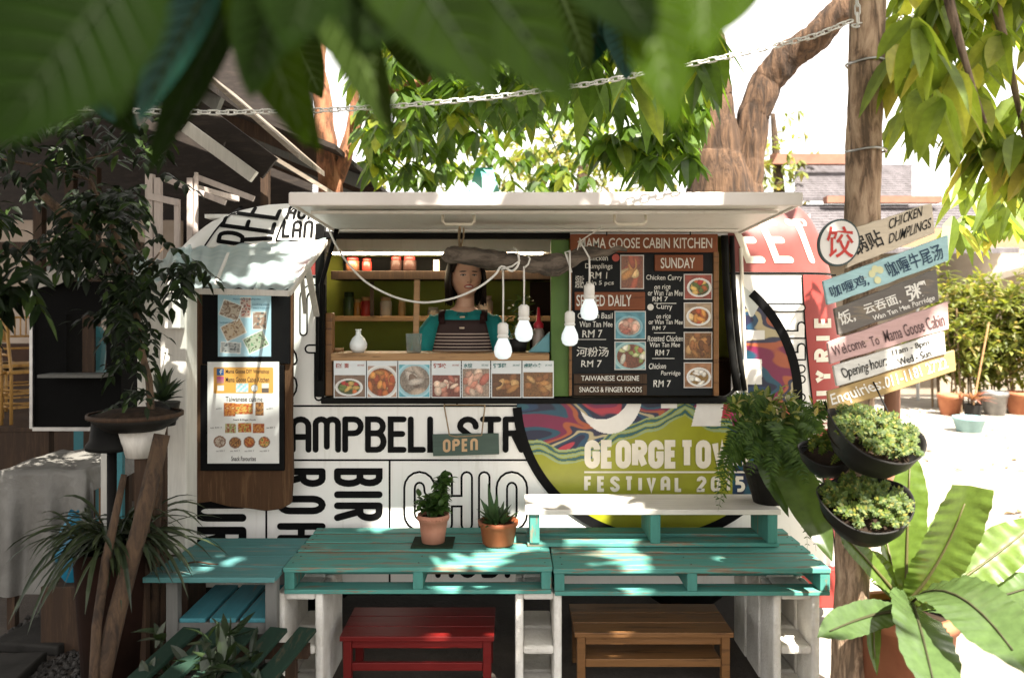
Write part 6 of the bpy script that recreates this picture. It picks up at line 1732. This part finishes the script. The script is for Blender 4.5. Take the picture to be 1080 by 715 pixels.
# overhead shade; gaps are left where the photograph shows sun reaching the ground or the caravan
HOLES = [(P(505, 585, 3.5), .13), (P(650, 596, 3.5), .05), (P(655, 533, 3.7), .10), (P(330, 232, 4.12), .17), (P(300, 275, 3.7), .15), (P(800, 235, 4.12), .10), (P(790, 300, 4.1), .10), (P(795, 270, 4.1), .08),
         (P(60, 483, 4.5), .15), (P(95, 480, 4.4), .08), (P(640, 455, 4.1), .07), (P(665, 390, 4.05), .07), (P(232, 590, 3.5), .06), (P(210, 592, 3.45), .05), (P(210, 690, 3.0), .06), (P(590, 540, 3.8), .07), (P(860, 240, 4.2), .10), (P(700, 210, 3.22), .22), (P(480, 208, 3.22), .12), 
         (P(5, 500, 4.2), .06), (P(1010, 600, 2.8), .5), (P(980, 520, 2.9), .35), (P(915, 470, 2.8), .10), (P(790, 370, 4.1), .09), (P(835, 300, 4.1), .08), (P(620, 430, 4.1), .05), (P(600, 477, 4.1), .05), (P(170, 300, 3.5), .10), (P(470, 480, 4.1), .03)]
k = 0; kept = 0
can = MB()
while kept < 3400 and k < 90000:
    k += 1
    q = V((U(-6.2, 2.6), U(-3.6, 6.5), U(3.75, 5.6)))
    # where does this leaf clump throw its shadow: keep the right-hand yard and the signs sunny
    g0 = q - S_DIR * ((q.z - 1.0) / S_DIR.z)
    if g0.x > .75 and rnd() < .5 + .4 * noise.noise(q * 1.1): continue
    if g0.x > 1.45 + .25 * noise.noise(q * .8): continue
    if g0.y < 1.5 or g0.y > (5.6 if q.x > -1.5 else 7.2): continue
    if q.z < H + (CY + 40) / F * q.y or (q.x < -1.0 and q.y > 4.1): continue              # stays above the top of the picture
    bad = False
    for h_, r_ in HOLES:
        d = q - h_; p_ = d - S_DIR * d.dot(S_DIR)
        if p_.length < r_ + .14: bad = True; break
    if bad: continue
    rosette(can, q, random.randint(6, 8), .27, .12, V((U(-.4, .4), U(-.4, .4), -.35)), 1.6, n=3); kept += 1
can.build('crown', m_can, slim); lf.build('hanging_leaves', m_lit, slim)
print('canopy clumps', kept, k)

# big leaves hanging close to the lens
fb = thing('hanging_branch', 'branch of large soft green leaves hanging close in front across the top', 'branch', V((0, .6, 2.6)))
DARK = []
_r = random.Random(21)
for k in range(64):
    x = _r.uniform(-60, 660); y = _r.uniform(-60, 30) if x > 250 else _r.uniform(-60, 60); Y = _r.uniform(1.0, 1.9); a = _r.uniform(-.9, .9); l = _r.uniform(75, 120)
    DARK.append((x, y, x + l * math.sin(a), y + l * math.cos(a) * .85, _r.uniform(30, 46), Y, _r.choice((1, 1, 1, 0, 2))))
BL = [(150, -50, -15, 150, 150, .46, 1), (130, -40, 120, 120, 80, .6, 1), (228, -25, 138, 128, 52, .78, 2), (250, 0, 150, 178, 46, .85, 1), (255, -30, 320, 150, 62, .82, 3), (270, 10, 335, 158, 40, .9, 3), (340, -30, 415, 140, 52, .70, 0), (300, -40, 260, 100, 70, .7, 1),
      (395, -60, 385, 60, 90, .6, 1), (395, -90, 520, 95, 105, .52, 5), (455, -90, 606, 106, 100, .55, 5), (430, -60, 470, 88, 60, .66, 1), (520, -60, 575, 100, 52, .7, 3), (480, -70, 540, 70, 90, .56, 1), (610, -70, 690, 40, 80, .55, 1), (668, -50, 716, 132, 70, .56, 4), (740, -60, 745, 60, 70, .58, 4), (200, -60, 60, 40, 120, .5, 1), (540, -60, 480, 60, 110, .6, 1), (350, -70, 300, 50, 110, .55, 1), (0, -60, -60, 90, 120, .5, 1), (75, -60, 20, 70, 120, .5, 0), (440, -70, 400, 30, 110, .55, 1),
      *DARK, (650, -5, 572, 46, 42, 1.6, 2), (655, 10, 662, 82, 40, 1.6, 2), (640, 0, 620, 70, 34, 1.7, 2), (668, -10, 690, 60, 34, 1.6, 1), (790, -40, 765, 30, 40, .8, 4), (690, -30, 740, 40, 46, .9, 4)]
vm = [flat((.012, .022, .005), .6, 'dull_vein'), flat((.05, .085, .010), .6, 'bright_vein')]
fm = [leafm('near_leaf_grey', (.014, .028, .004), (.022, .038, .006), .35, .7, spec=.03), leafm('near_leaf_dark', (.004, .010, .002), (.009, .019, .003), .3, .7, spec=.02), leafm('near_leaf_teal_sheen', (.004, .024, .016), (.006, .032, .022), .12, .4, spec=.12), leafm('near_leaf_yellowgreen', (.022, .046, .003), (.030, .058, .004), .5, .6, spec=.03), leafm('near_leaf_bright', (.038, .078, .004), (.052, .10, .006), .6, .6, spec=.03), leafm('near_leaf_deep', (.010, .022, .002), (.014, .028, .003), .4, .7, spec=.03), leafm('near_leaf_dull', (.010, .016, .006), (.014, .021, .009), .2, .6, spec=.1)]  # the teal leaf has a reflection mixed into its base colour
for (bx_, by_, tx_, ty_, wd, Y, mi) in BL:
    a, b = P(bx_, by_, Y), P(tx_, ty_, Y - .03 * Y); mb = MB(); d = b - a
    upv = V((U(-.3, .3), -1, U(-.1, .5))); leaf(mb, a, d, d.length, wd * Y / F * 1.12, up=upv, droop=.0, fold=.22, n=12, tip=.72, wav=.004, curl=.06)
    o = mb.build('leaf', fm[mi], fb, smooth=True)
    rb = MB(); leaf_veins(rb, a, d, d.length, wd * Y / F * 1.12, upv, .22, .72, .06, r=.0016 + .0012 * Y); rb.build('veins', vm[0 if mi in (1, 2, 5, 6) else 1], o)
mb = MB()
for x0_, x1_, Y in ((-80, 260, .75), (240, 470, .72), (430, 800, .62)): mb.tube([P(x0_, -75, Y), P((x0_ + x1_) / 2, -60, Y), P(x1_, -45, Y)], .006, 6)
for (bx_, by_, tx_, ty_, wd, Y, mi) in BL: mb.tube([P(bx_, by_, Y), P(bx_ * .8 + 60, -62, Y * .6 + .27)], .003, 5)
mb.build('twig', bark('near_twig', (.14, .09, .05), (.2, .14, .09), 14), fb)

# chain
lk = MB()
def chain(pts, link=.040):
    P_ = [P(*q) for q in pts]; seg = []
    for a, b in zip(P_, P_[1:]):
        n = max(1, round((b - a).length / (link * .74)))
        for i in range(n): seg.append((a + (b - a) * (i / n), a + (b - a) * ((i + 1) / n)))
    for i, (a, b) in enumerate(seg):
        d = (b - a).normalized(); s, u = frame_of(d)
        if i % 2: s = (s + u).normalized()
        else: s = (s - u).normalized()
        c = (a + b) / 2; l = link * .5; w = link * .22
        ring = [c + d * (l - w) * (1 if math.cos(t) > 0 else -1) * (1 if abs(math.cos(t)) > 1e-6 else 0) + d * w * math.cos(t) + s * w * math.sin(t) for t in [2 * PI * (k + .5) / 12 for k in range(12)]]
        lk.tube(ring + [ring[0]], .0030, 5, cap=False)
chain([(-60, 106, 2.6), (40, 112, 2.7), (130, 117, 2.75), (230, 119, 2.8), (330, 117, 2.85), (420, 112, 2.9), (520, 103, 2.9), (620, 89, 2.92), (720, 70, 2.93), (800, 53, 2.93), (860, 38, 2.93), (898, 22, 2.94)])
chain([(900, 28, 2.93), (935, 22, 3.06), (1000, 12, 3.3), (1100, -10, 3.6)])
chain([(905, 24, 2.93), (902, -30, 2.92)])
tag(lk.build('white_chain', m_chain, None, smooth=True, loc=P(898, 22, 2.94)), 'white plastic chain strung across the top to the slender tree', 'chain')

# ================================================================== background at the right
Yh = 15.5
t = thing('tiled_house', 'pale house with stepped grey tiled roofs in the bright background', 'house', (PX(950, Yh), Yh + 2, 0))
m_tile = M('grey_roof_tiles', (.17, .155, .165), .85, (.10, .09, .095), 3, bump=.8, bscale=26, bdist=.05, stretch=(3, .6, .6))
def rslope(name, x0, x1, ytop, ybot, Ya, Yb, mat, th=.08, par=None):
    mb = MB(); A, B, C_, D = P(x0, ybot, Ya), P(x1, ybot, Ya), P(x1, ytop, Yb), P(x0, ytop, Yb)
    B.z = A.z; C_.z = D.z
    n = 16
    for k in range(n):
        f0, f1 = k / n, (k + 1) / n
        a, b = A + (D - A) * f0, B + (C_ - B) * f0; c_, d = B + (C_ - B) * f1, A + (D - A) * f1
        mb.add([a, b, c_ - V((0, 0, .03)), d - V((0, 0, .03)), a - V((0, 0, th)), b - V((0, 0, th))], [(0, 1, 2, 3), (4, 5, 1, 0)])
    return mb.build(name, mat, par or t)
rslope('upper_roof', 838, 962, 172, 208, Yh, Yh + 2.2, m_tile)
mb = MB(); mb.bx(PX(836, Yh), PX(960, Yh), Yh + 1.2, Yh + 1.4, PZ(173, Yh + 1.2), PZ(162, Yh + 1.2)); mb.build('ridge_board', M('faded_red_brown', (.26, .12, .08), .8, (.2, .09, .06)), t)
mb = MB(); mb.bx(PX(866, Yh), PX(985, Yh), Yh - .3, Yh - .1, PZ(216, Yh), PZ(209, Yh)); mb.build('fascia_board', M('faded_red_brown', (.26, .12, .08), .8, (.2, .09, .06)), t)
rslope('lower_roof', 800, 1075, 214, 262, Yh - 2, Yh + .2, m_tile)
mb = MB(); mb.bx(PX(830, Yh), PX(1120, Yh), Yh - .5, Yh + 5, 0, PZ(258, Yh)); mb.build('wall', M('cream_wall', (.34, .29, .22), .85, (.26, .21, .16), 2), t)
mb = MB(); mb.bx(PX(970, 13), PX(1150, 13), 13.6, 13.7, PZ(262, 13.5), PZ(240, 13.5)); mb.build('lath_band', M('lath_band', (.30, .2, .12), .8, (.18, .12, .07), 30, stretch=(12, 1, 1)), t)
t = thing('white_backdrop', 'wide white sunshade over the yard in the background', 'backdrop', (PX(1060, 14.5), 14.5, 0))
mb = MB(); mb.grid(lambda u, v: P(960 + 240 * u, 318 - 62 * u + 0 * v - 30 * math.sin(PI * u) * .2, 14.0 + 1.4 * v) + V((0, 0, -.12 * math.sin(PI * v))), 20, 10); mb.build('backdrop_cloth', flat((.72, .70, .66), .8, 'glare_white', .93), t, smooth=True)  # added white cloth imitates the blown-out glare of sunlit ground and roof
for px, Y in ((968, 14.05), (968, 15.3), (1150, 14.05), (1150, 15.3)): mb = MB(); mb.tube([V((PX(px, Y), Y, 0)), P(px, 316 - 62 * (px - 960) / 240, Y)], .03, 8); mb.build('backdrop_pole', m_metal, t)
m_bush = leafm('sunlit_bush_leaf', (.09, .12, .02), (.22, .25, .06), .45, .5, (.42, .34, .16))
def bush(label, px, Y, py0, py1, rx, n, grp='potted shrubs along the far edge of the yard'):
    t = thing('sunlit_bush', label, 'bush', V((PX(px, Y), Y, 0)), grp)
    st = MB()
    for k in range(5):
        x = U(-.5, .5) * rx * Y / F; st.tube([V((PX(px, Y) + x * .6, Y + U(-.2, .2), 0)), V((PX(px, Y) + x, Y + U(-.2, .2), PZ(py0, Y) * .8))], .014, 5)
    st.build('stems', m_bare, t)
    lf = MB(); z0, z1 = PZ(py1, Y), PZ(py0, Y)
    for k in range(n):
        a, b, c_ = U(-1, 1), U(-1, 1), U(-1, 1)
        if a * a + b * b + c_ * c_ > 1.1 or noise.noise(V((a * 2.2, b * 2.2 + px, c_ * 2.2))) < -.25: continue
        rosette(lf, V((PX(px, Y) + a * rx * 1.25 * Y / F, Y + b * .5, (z0 + z1) / 2 + c_ * (z1 - z0) / 2)), 5, .16, .07, V((U(-1, 1), U(-1, .3), U(-.3, 1))), .9, n=2)
    for k in range(14):
        a = U(-1.2, 1.2); b = V((PX(px, Y) + a * rx * Y / F, Y + U(-.4, .3), z0 + U(.3, 1.1) * (z1 - z0)))
        for j in range(9): leaf(lf, b + V((0, 0, .05 * j)), (U(-1, 1), U(-1, 0), U(.1, 1)), .24, .05, n=3, droop=.5)
    lf.build('leaves', m_bush, t)
bush('sunlit pale bush just right of the sign boards', 1012, 12.6, 298, 398, 30, 520)
bush('tall sunlit bush in the middle of the far planting', 1046, 12.9, 290, 402, 34, 620)
bush('sunlit bush at the right edge of the photo', 1086, 12.4, 298, 400, 30, 520)
bush('low yellowish bush behind the lowest sign board', 985, 13.2, 335, 402, 26, 300)
bush('low pale bush spilling between the terracotta pot and the grey pot', 1028, 12.7, 352, 412, 24, 300)
bush('low tangled bush at the foot of the right edge planting', 1068, 12.7, 345, 412, 28, 300)
def bgpot(label, px, Y, r, h, mat):
    c = V((PX(px, Y), Y, .0)); mb = MB(); mb.lathe(pot_profile(r * .75, r, h, .02, .01, h * .2), c, 20); tag(mb.build('flower_pot', mat, None, smooth=True, loc=c), label, 'flower pot', 'flower pots along the far edge of the yard')
bgpot('terracotta pot beside the lowest sign board in the background', 1002, 12.2, .17, .32, m_terra)
bgpot('grey metal pot in the sunny background', 1049, 12.2, .18, .36, m_metal)
bgpot('pale blue bowl pot nearest the camera in the sunny yard', 1022, 10.6, .19, .20, flat((.30, .48, .50), .5, 'pale_blue_glaze'))
bgpot('wide terracotta pot at the right edge of the background', 1076, 12.3, .20, .34, m_terra)
c = V((PX(1026, 11.9), 11.9, 0))
t = thing('spiky_palm', 'small reddish spiky plant with one tall bare cane', 'plant', c)
mb = MB(); mb.lathe(pot_profile(.1, .13, .2), c, 16); mb.build('plant_pot', m_blackpot, t)
mb = MB(); mb.tube([c + V((0, 0, .15)), P(1043, 340, 11.9)], .014, 6); mb.build('cane', m_counter, t)
lf = MB()
for k in range(40): a = U(0, 6.28); leaf(lf, c + V((0, 0, .25)), (math.cos(a), math.sin(a), U(.2, 1.2)), .35, .035, n=3, droop=.3)
lf.build('foliage', leafm('reddish_leaf', (.25, .08, .07), (.36, .2, .14), .3, .5), t)
t = thing('garden_tree', 'pale sunlit tree far behind the fork of the thick tree', 'tree', V((PX(820, 17), 17, 0)))
mb = MB(); mb.tube([V((PX(825, 17), 17, 0)), P(822, 200, 17), P(815, 120, 17)], [.15, .12, .05], 8); mb.build('trunk', bk, t)
lf = MB()
for k in range(170): rosette(lf, P(random.gauss(805, 28), random.gauss(200, 32), U(16, 18)), 5, .24, .1, V((U(-1, 1), -.3, U(-1, 1))), .9, n=2)
lf.build('crown', m_bush, t)
t = thing('garden_tree', 'sunlit hazy tree far behind the middle of the caravan roof', 'tree', V((PX(610, 16), 16, 0)))
mb = MB(); mb.tube([V((PX(610, 16), 16, 0)), P(612, 210, 16), P(620, 110, 16)], [.15, .12, .05], 8); mb.build('trunk', bk, t)
lf = MB()
for k in range(360): rosette(lf, P(random.gauss(590, 70), random.gauss(180, 34), U(15, 17)), 5, .24, .1, V((U(-1, 1), -.3, U(-1, 1))), .9, n=2)
lf.build('crown', m_bush, t)

# ================================================================== ground
g = MB()
NG = 40
g.grid(lambda u, v: V((-60 + 120 * u, -20 + 120 * v, 0)), 40, 40)
m, N, L, B = nt('packed_earth')
vec = coords(N, L)
c_ = ramp(N, L, nz(N, L, vec, 1.6, 8, .7), [(.3, (.03, .022, .016)), (.5, (.055, .042, .032)), (.7, (.095, .077, .06))])
L.new(c_, B.inputs['Base Color']); B.inputs['Roughness'].default_value = .95; bumpn(N, L, B, nz(N, L, vec, 35, 8, .7), .8, .02)
struct(g.build('ground', m))
m, N, L, B = nt('worn_concrete')
vec = coords(N, L)
c_ = ramp(N, L, nz(N, L, vec, .9, 8, .68), [(.3, (.16, .135, .11)), (.5, (.27, .24, .205)), (.7, (.38, .35, .30))])
c_ = mixc(N, L, ramp(N, L, nz(N, L, vec, 7, 9, .75), [(.60, (0, 0, 0)), (.68, (1, 1, 1))]), c_, (.16, .13, .10))
L.new(c_, B.inputs['Base Color']); B.inputs['Roughness'].default_value = .9; bumpn(N, L, B, nz(N, L, vec, 60, 8, .7), .4, .01)
d = MB(); d.poly([V((x, y, .004)) for x, y in ((1.15, 3.2), (1.9, 6.5), (4.2, 14.5), (22, 14.5), (22, 1.0), (4, 1.0), (2.0, 2.2))]); struct(d.build('driveway', m))
lt = MB()
for k in range(420):
    x, y = U(1.3, 6.5), U(3.6, 13.5)
    if noise.noise(V((x * .7, y * .5, 3))) < -.05: continue
    a = U(0, 6.28); leaf(lt, V((x, y, .012)), (math.cos(a), math.sin(a), U(0, .25)), U(.05, .12), U(.025, .05), n=3, droop=.1, fold=U(.1, .5))
struct(lt.build('fallen_leaves', leafm('dry_leaf', (.10, .055, .022), (.20, .13, .05), .2, .7)), 'stuff')
# gravel and stepping slabs at the lower left
gr = MB(); rs = random.Random(5)
for k in range(2600):
    x, y = PX(rs.uniform(-40, 130), 3.8) , rs.uniform(3.3, 5.0); s = rs.uniform(.010, .024)
    if -2.6 < x < -2.1 and 3.4 < y < 4.0 and (x + 2.38) ** 2 < .04: continue
    R = Matrix.Rotation(rs.uniform(0, 6), 3, 'Z') @ Matrix.Rotation(rs.uniform(0, 6), 3, 'X')
    vs = [R @ V(q) * s for q in ((1, 0, 0), (0, .8, 0), (-1, .1, 0), (0, -.9, .1), (.1, 0, .6), (0, 0, -.6))]
    gr.add([v + V((x, y, s * .35)) for v in vs], [(0, 1, 4), (1, 2, 4), (2, 3, 4), (3, 0, 4), (1, 0, 5), (2, 1, 5), (3, 2, 5), (0, 3, 5)])
struct(gr.build('gravel', M('grey_gravel', (.065, .06, .055), .95, (.02, .018, .016), 20)), 'stuff')
for i, (x, y, lab) in enumerate(((-2.33, 3.62, 'grey stepping slab in the gravel nearest the bottom left corner'), (-2.30, 4.05, 'grey stepping slab in the gravel behind the nearest one'))):
    mb = MB(); mb.box((x, y, .025), (.36, .34, .05), Matrix.Rotation(.1 - i * .25, 3, 'Z')); tag(mb.build('stepping_slab', M('dark_slab', (.035, .033, .03), .95, (.022, .021, .019), 7, bump=.5), None, bevel=.01, loc=V((x, y, 0))), lab, 'paving slab', 'stepping slabs in the gravel')
# dark low plants at the foot of the rack and by the middle block
t = thing('ground_plant', 'dark low leafy plants growing between the mossy rack slats', 'plant', V((PX(215, 3.1), 3.1, 0)))
lf = MB()
for k in range(20): rosette(lf, P(U(150, 275), U(672, 745), U(2.75, 3.2)), 5, .13, .035, V((U(-.5, .5), -.3, .8)), .9, n=4)
lf.build('leaves', leafm('low_plant_leaf', (.008, .018, .006), (.02, .036, .010), .2, .4), t)
mb = MB()
for k in range(12): b = V((PX(U(160, 270), 3.05), U(2.9, 3.1), 0)); mb.tube([b, b + V((U(-.05, .05), U(-.05, .05), .3))], .004, 5)
mb.build('stems', flat((.03, .05, .02)), t)
t = thing('ground_plant', 'small dark seedling at the foot of the left concrete block', 'plant', V((PX(300, 3.25), 3.25, 0)))
lf = MB()
for k in range(9): rosette(lf, P(U(292, 308), U(700, 735), U(3.2, 3.3)), 4, .07, .03, V((0, -.3, .8)), .9, n=3)
lf.build('leaves', m_dk, t); mb = MB(); mb.tube([V((PX(300, 3.25), 3.25, 0)), P(300, 715, 3.25)], .004, 5); mb.build('stems', m_dark, t)

# ================================================================== light, sky, camera
sc = bpy.context.scene
w = bpy.data.worlds.new('World'); sc.world = w; w.use_nodes = True
N, L = w.node_tree.nodes, w.node_tree.links
sky = N.new('ShaderNodeTexSky'); sky.sky_type = 'NISHITA'; sky.sun_disc = False
el = math.asin(S_DIR.z); az = math.atan2(S_DIR.x, S_DIR.y)
sky.sun_elevation = el; sky.sun_rotation = az; sky.dust_density = 1.5; sky.air_density = 1.0; sky.ozone_density = 1.0
hz_ = mixc(N, L, .74, sky.outputs[0], (5.6, 5.05, 4.35)); bg = N['Background']; L.new(hz_, bg.inputs['Color']); bg.inputs['Strength'].default_value = .11
sl = bpy.data.lights.new('sun', 'SUN'); sl.energy = 5.0; sl.angle = math.radians(.55); sl.color = (1, .93, .82)
so = bpy.data.objects.new('sun', sl); C.objects.link(so); so.rotation_euler = S_DIR.to_track_quat('Z', 'Y').to_euler(); so.location = (2, -3, 8)
cam = bpy.data.cameras.new('camera'); co = bpy.data.objects.new('camera', cam); C.objects.link(co); sc.camera = co
co.location = (0, 0, H); co.rotation_euler = (PI / 2, 0, 0)
cam.sensor_width = 36; cam.lens = 36 * F / 1080; cam.shift_y = -(357.5 - CY) / 1080; cam.clip_end = 400; cam.clip_start = .05
cam.dof.use_dof = True; cam.dof.focus_distance = 3.9; cam.dof.aperture_fstop = 2.4
vs = sc.view_settings; vs.view_transform = 'Standard'; vs.look = 'None'; vs.gamma = 1; vs.exposure = 2.25; vs.use_curve_mapping = False
sc.render.engine = 'CYCLES'
cy = sc.cycles; cy.use_denoising = True
try: cy.denoiser = 'OPENIMAGEDENOISE'
except Exception: pass
cy.max_bounces = 7; cy.diffuse_bounces = 4; cy.glossy_bounces = 3; cy.transmission_bounces = 5; cy.transparent_max_bounces = 6; cy.sample_clamp_indirect = 6
cy.caustics_reflective = False; cy.caustics_refractive = False
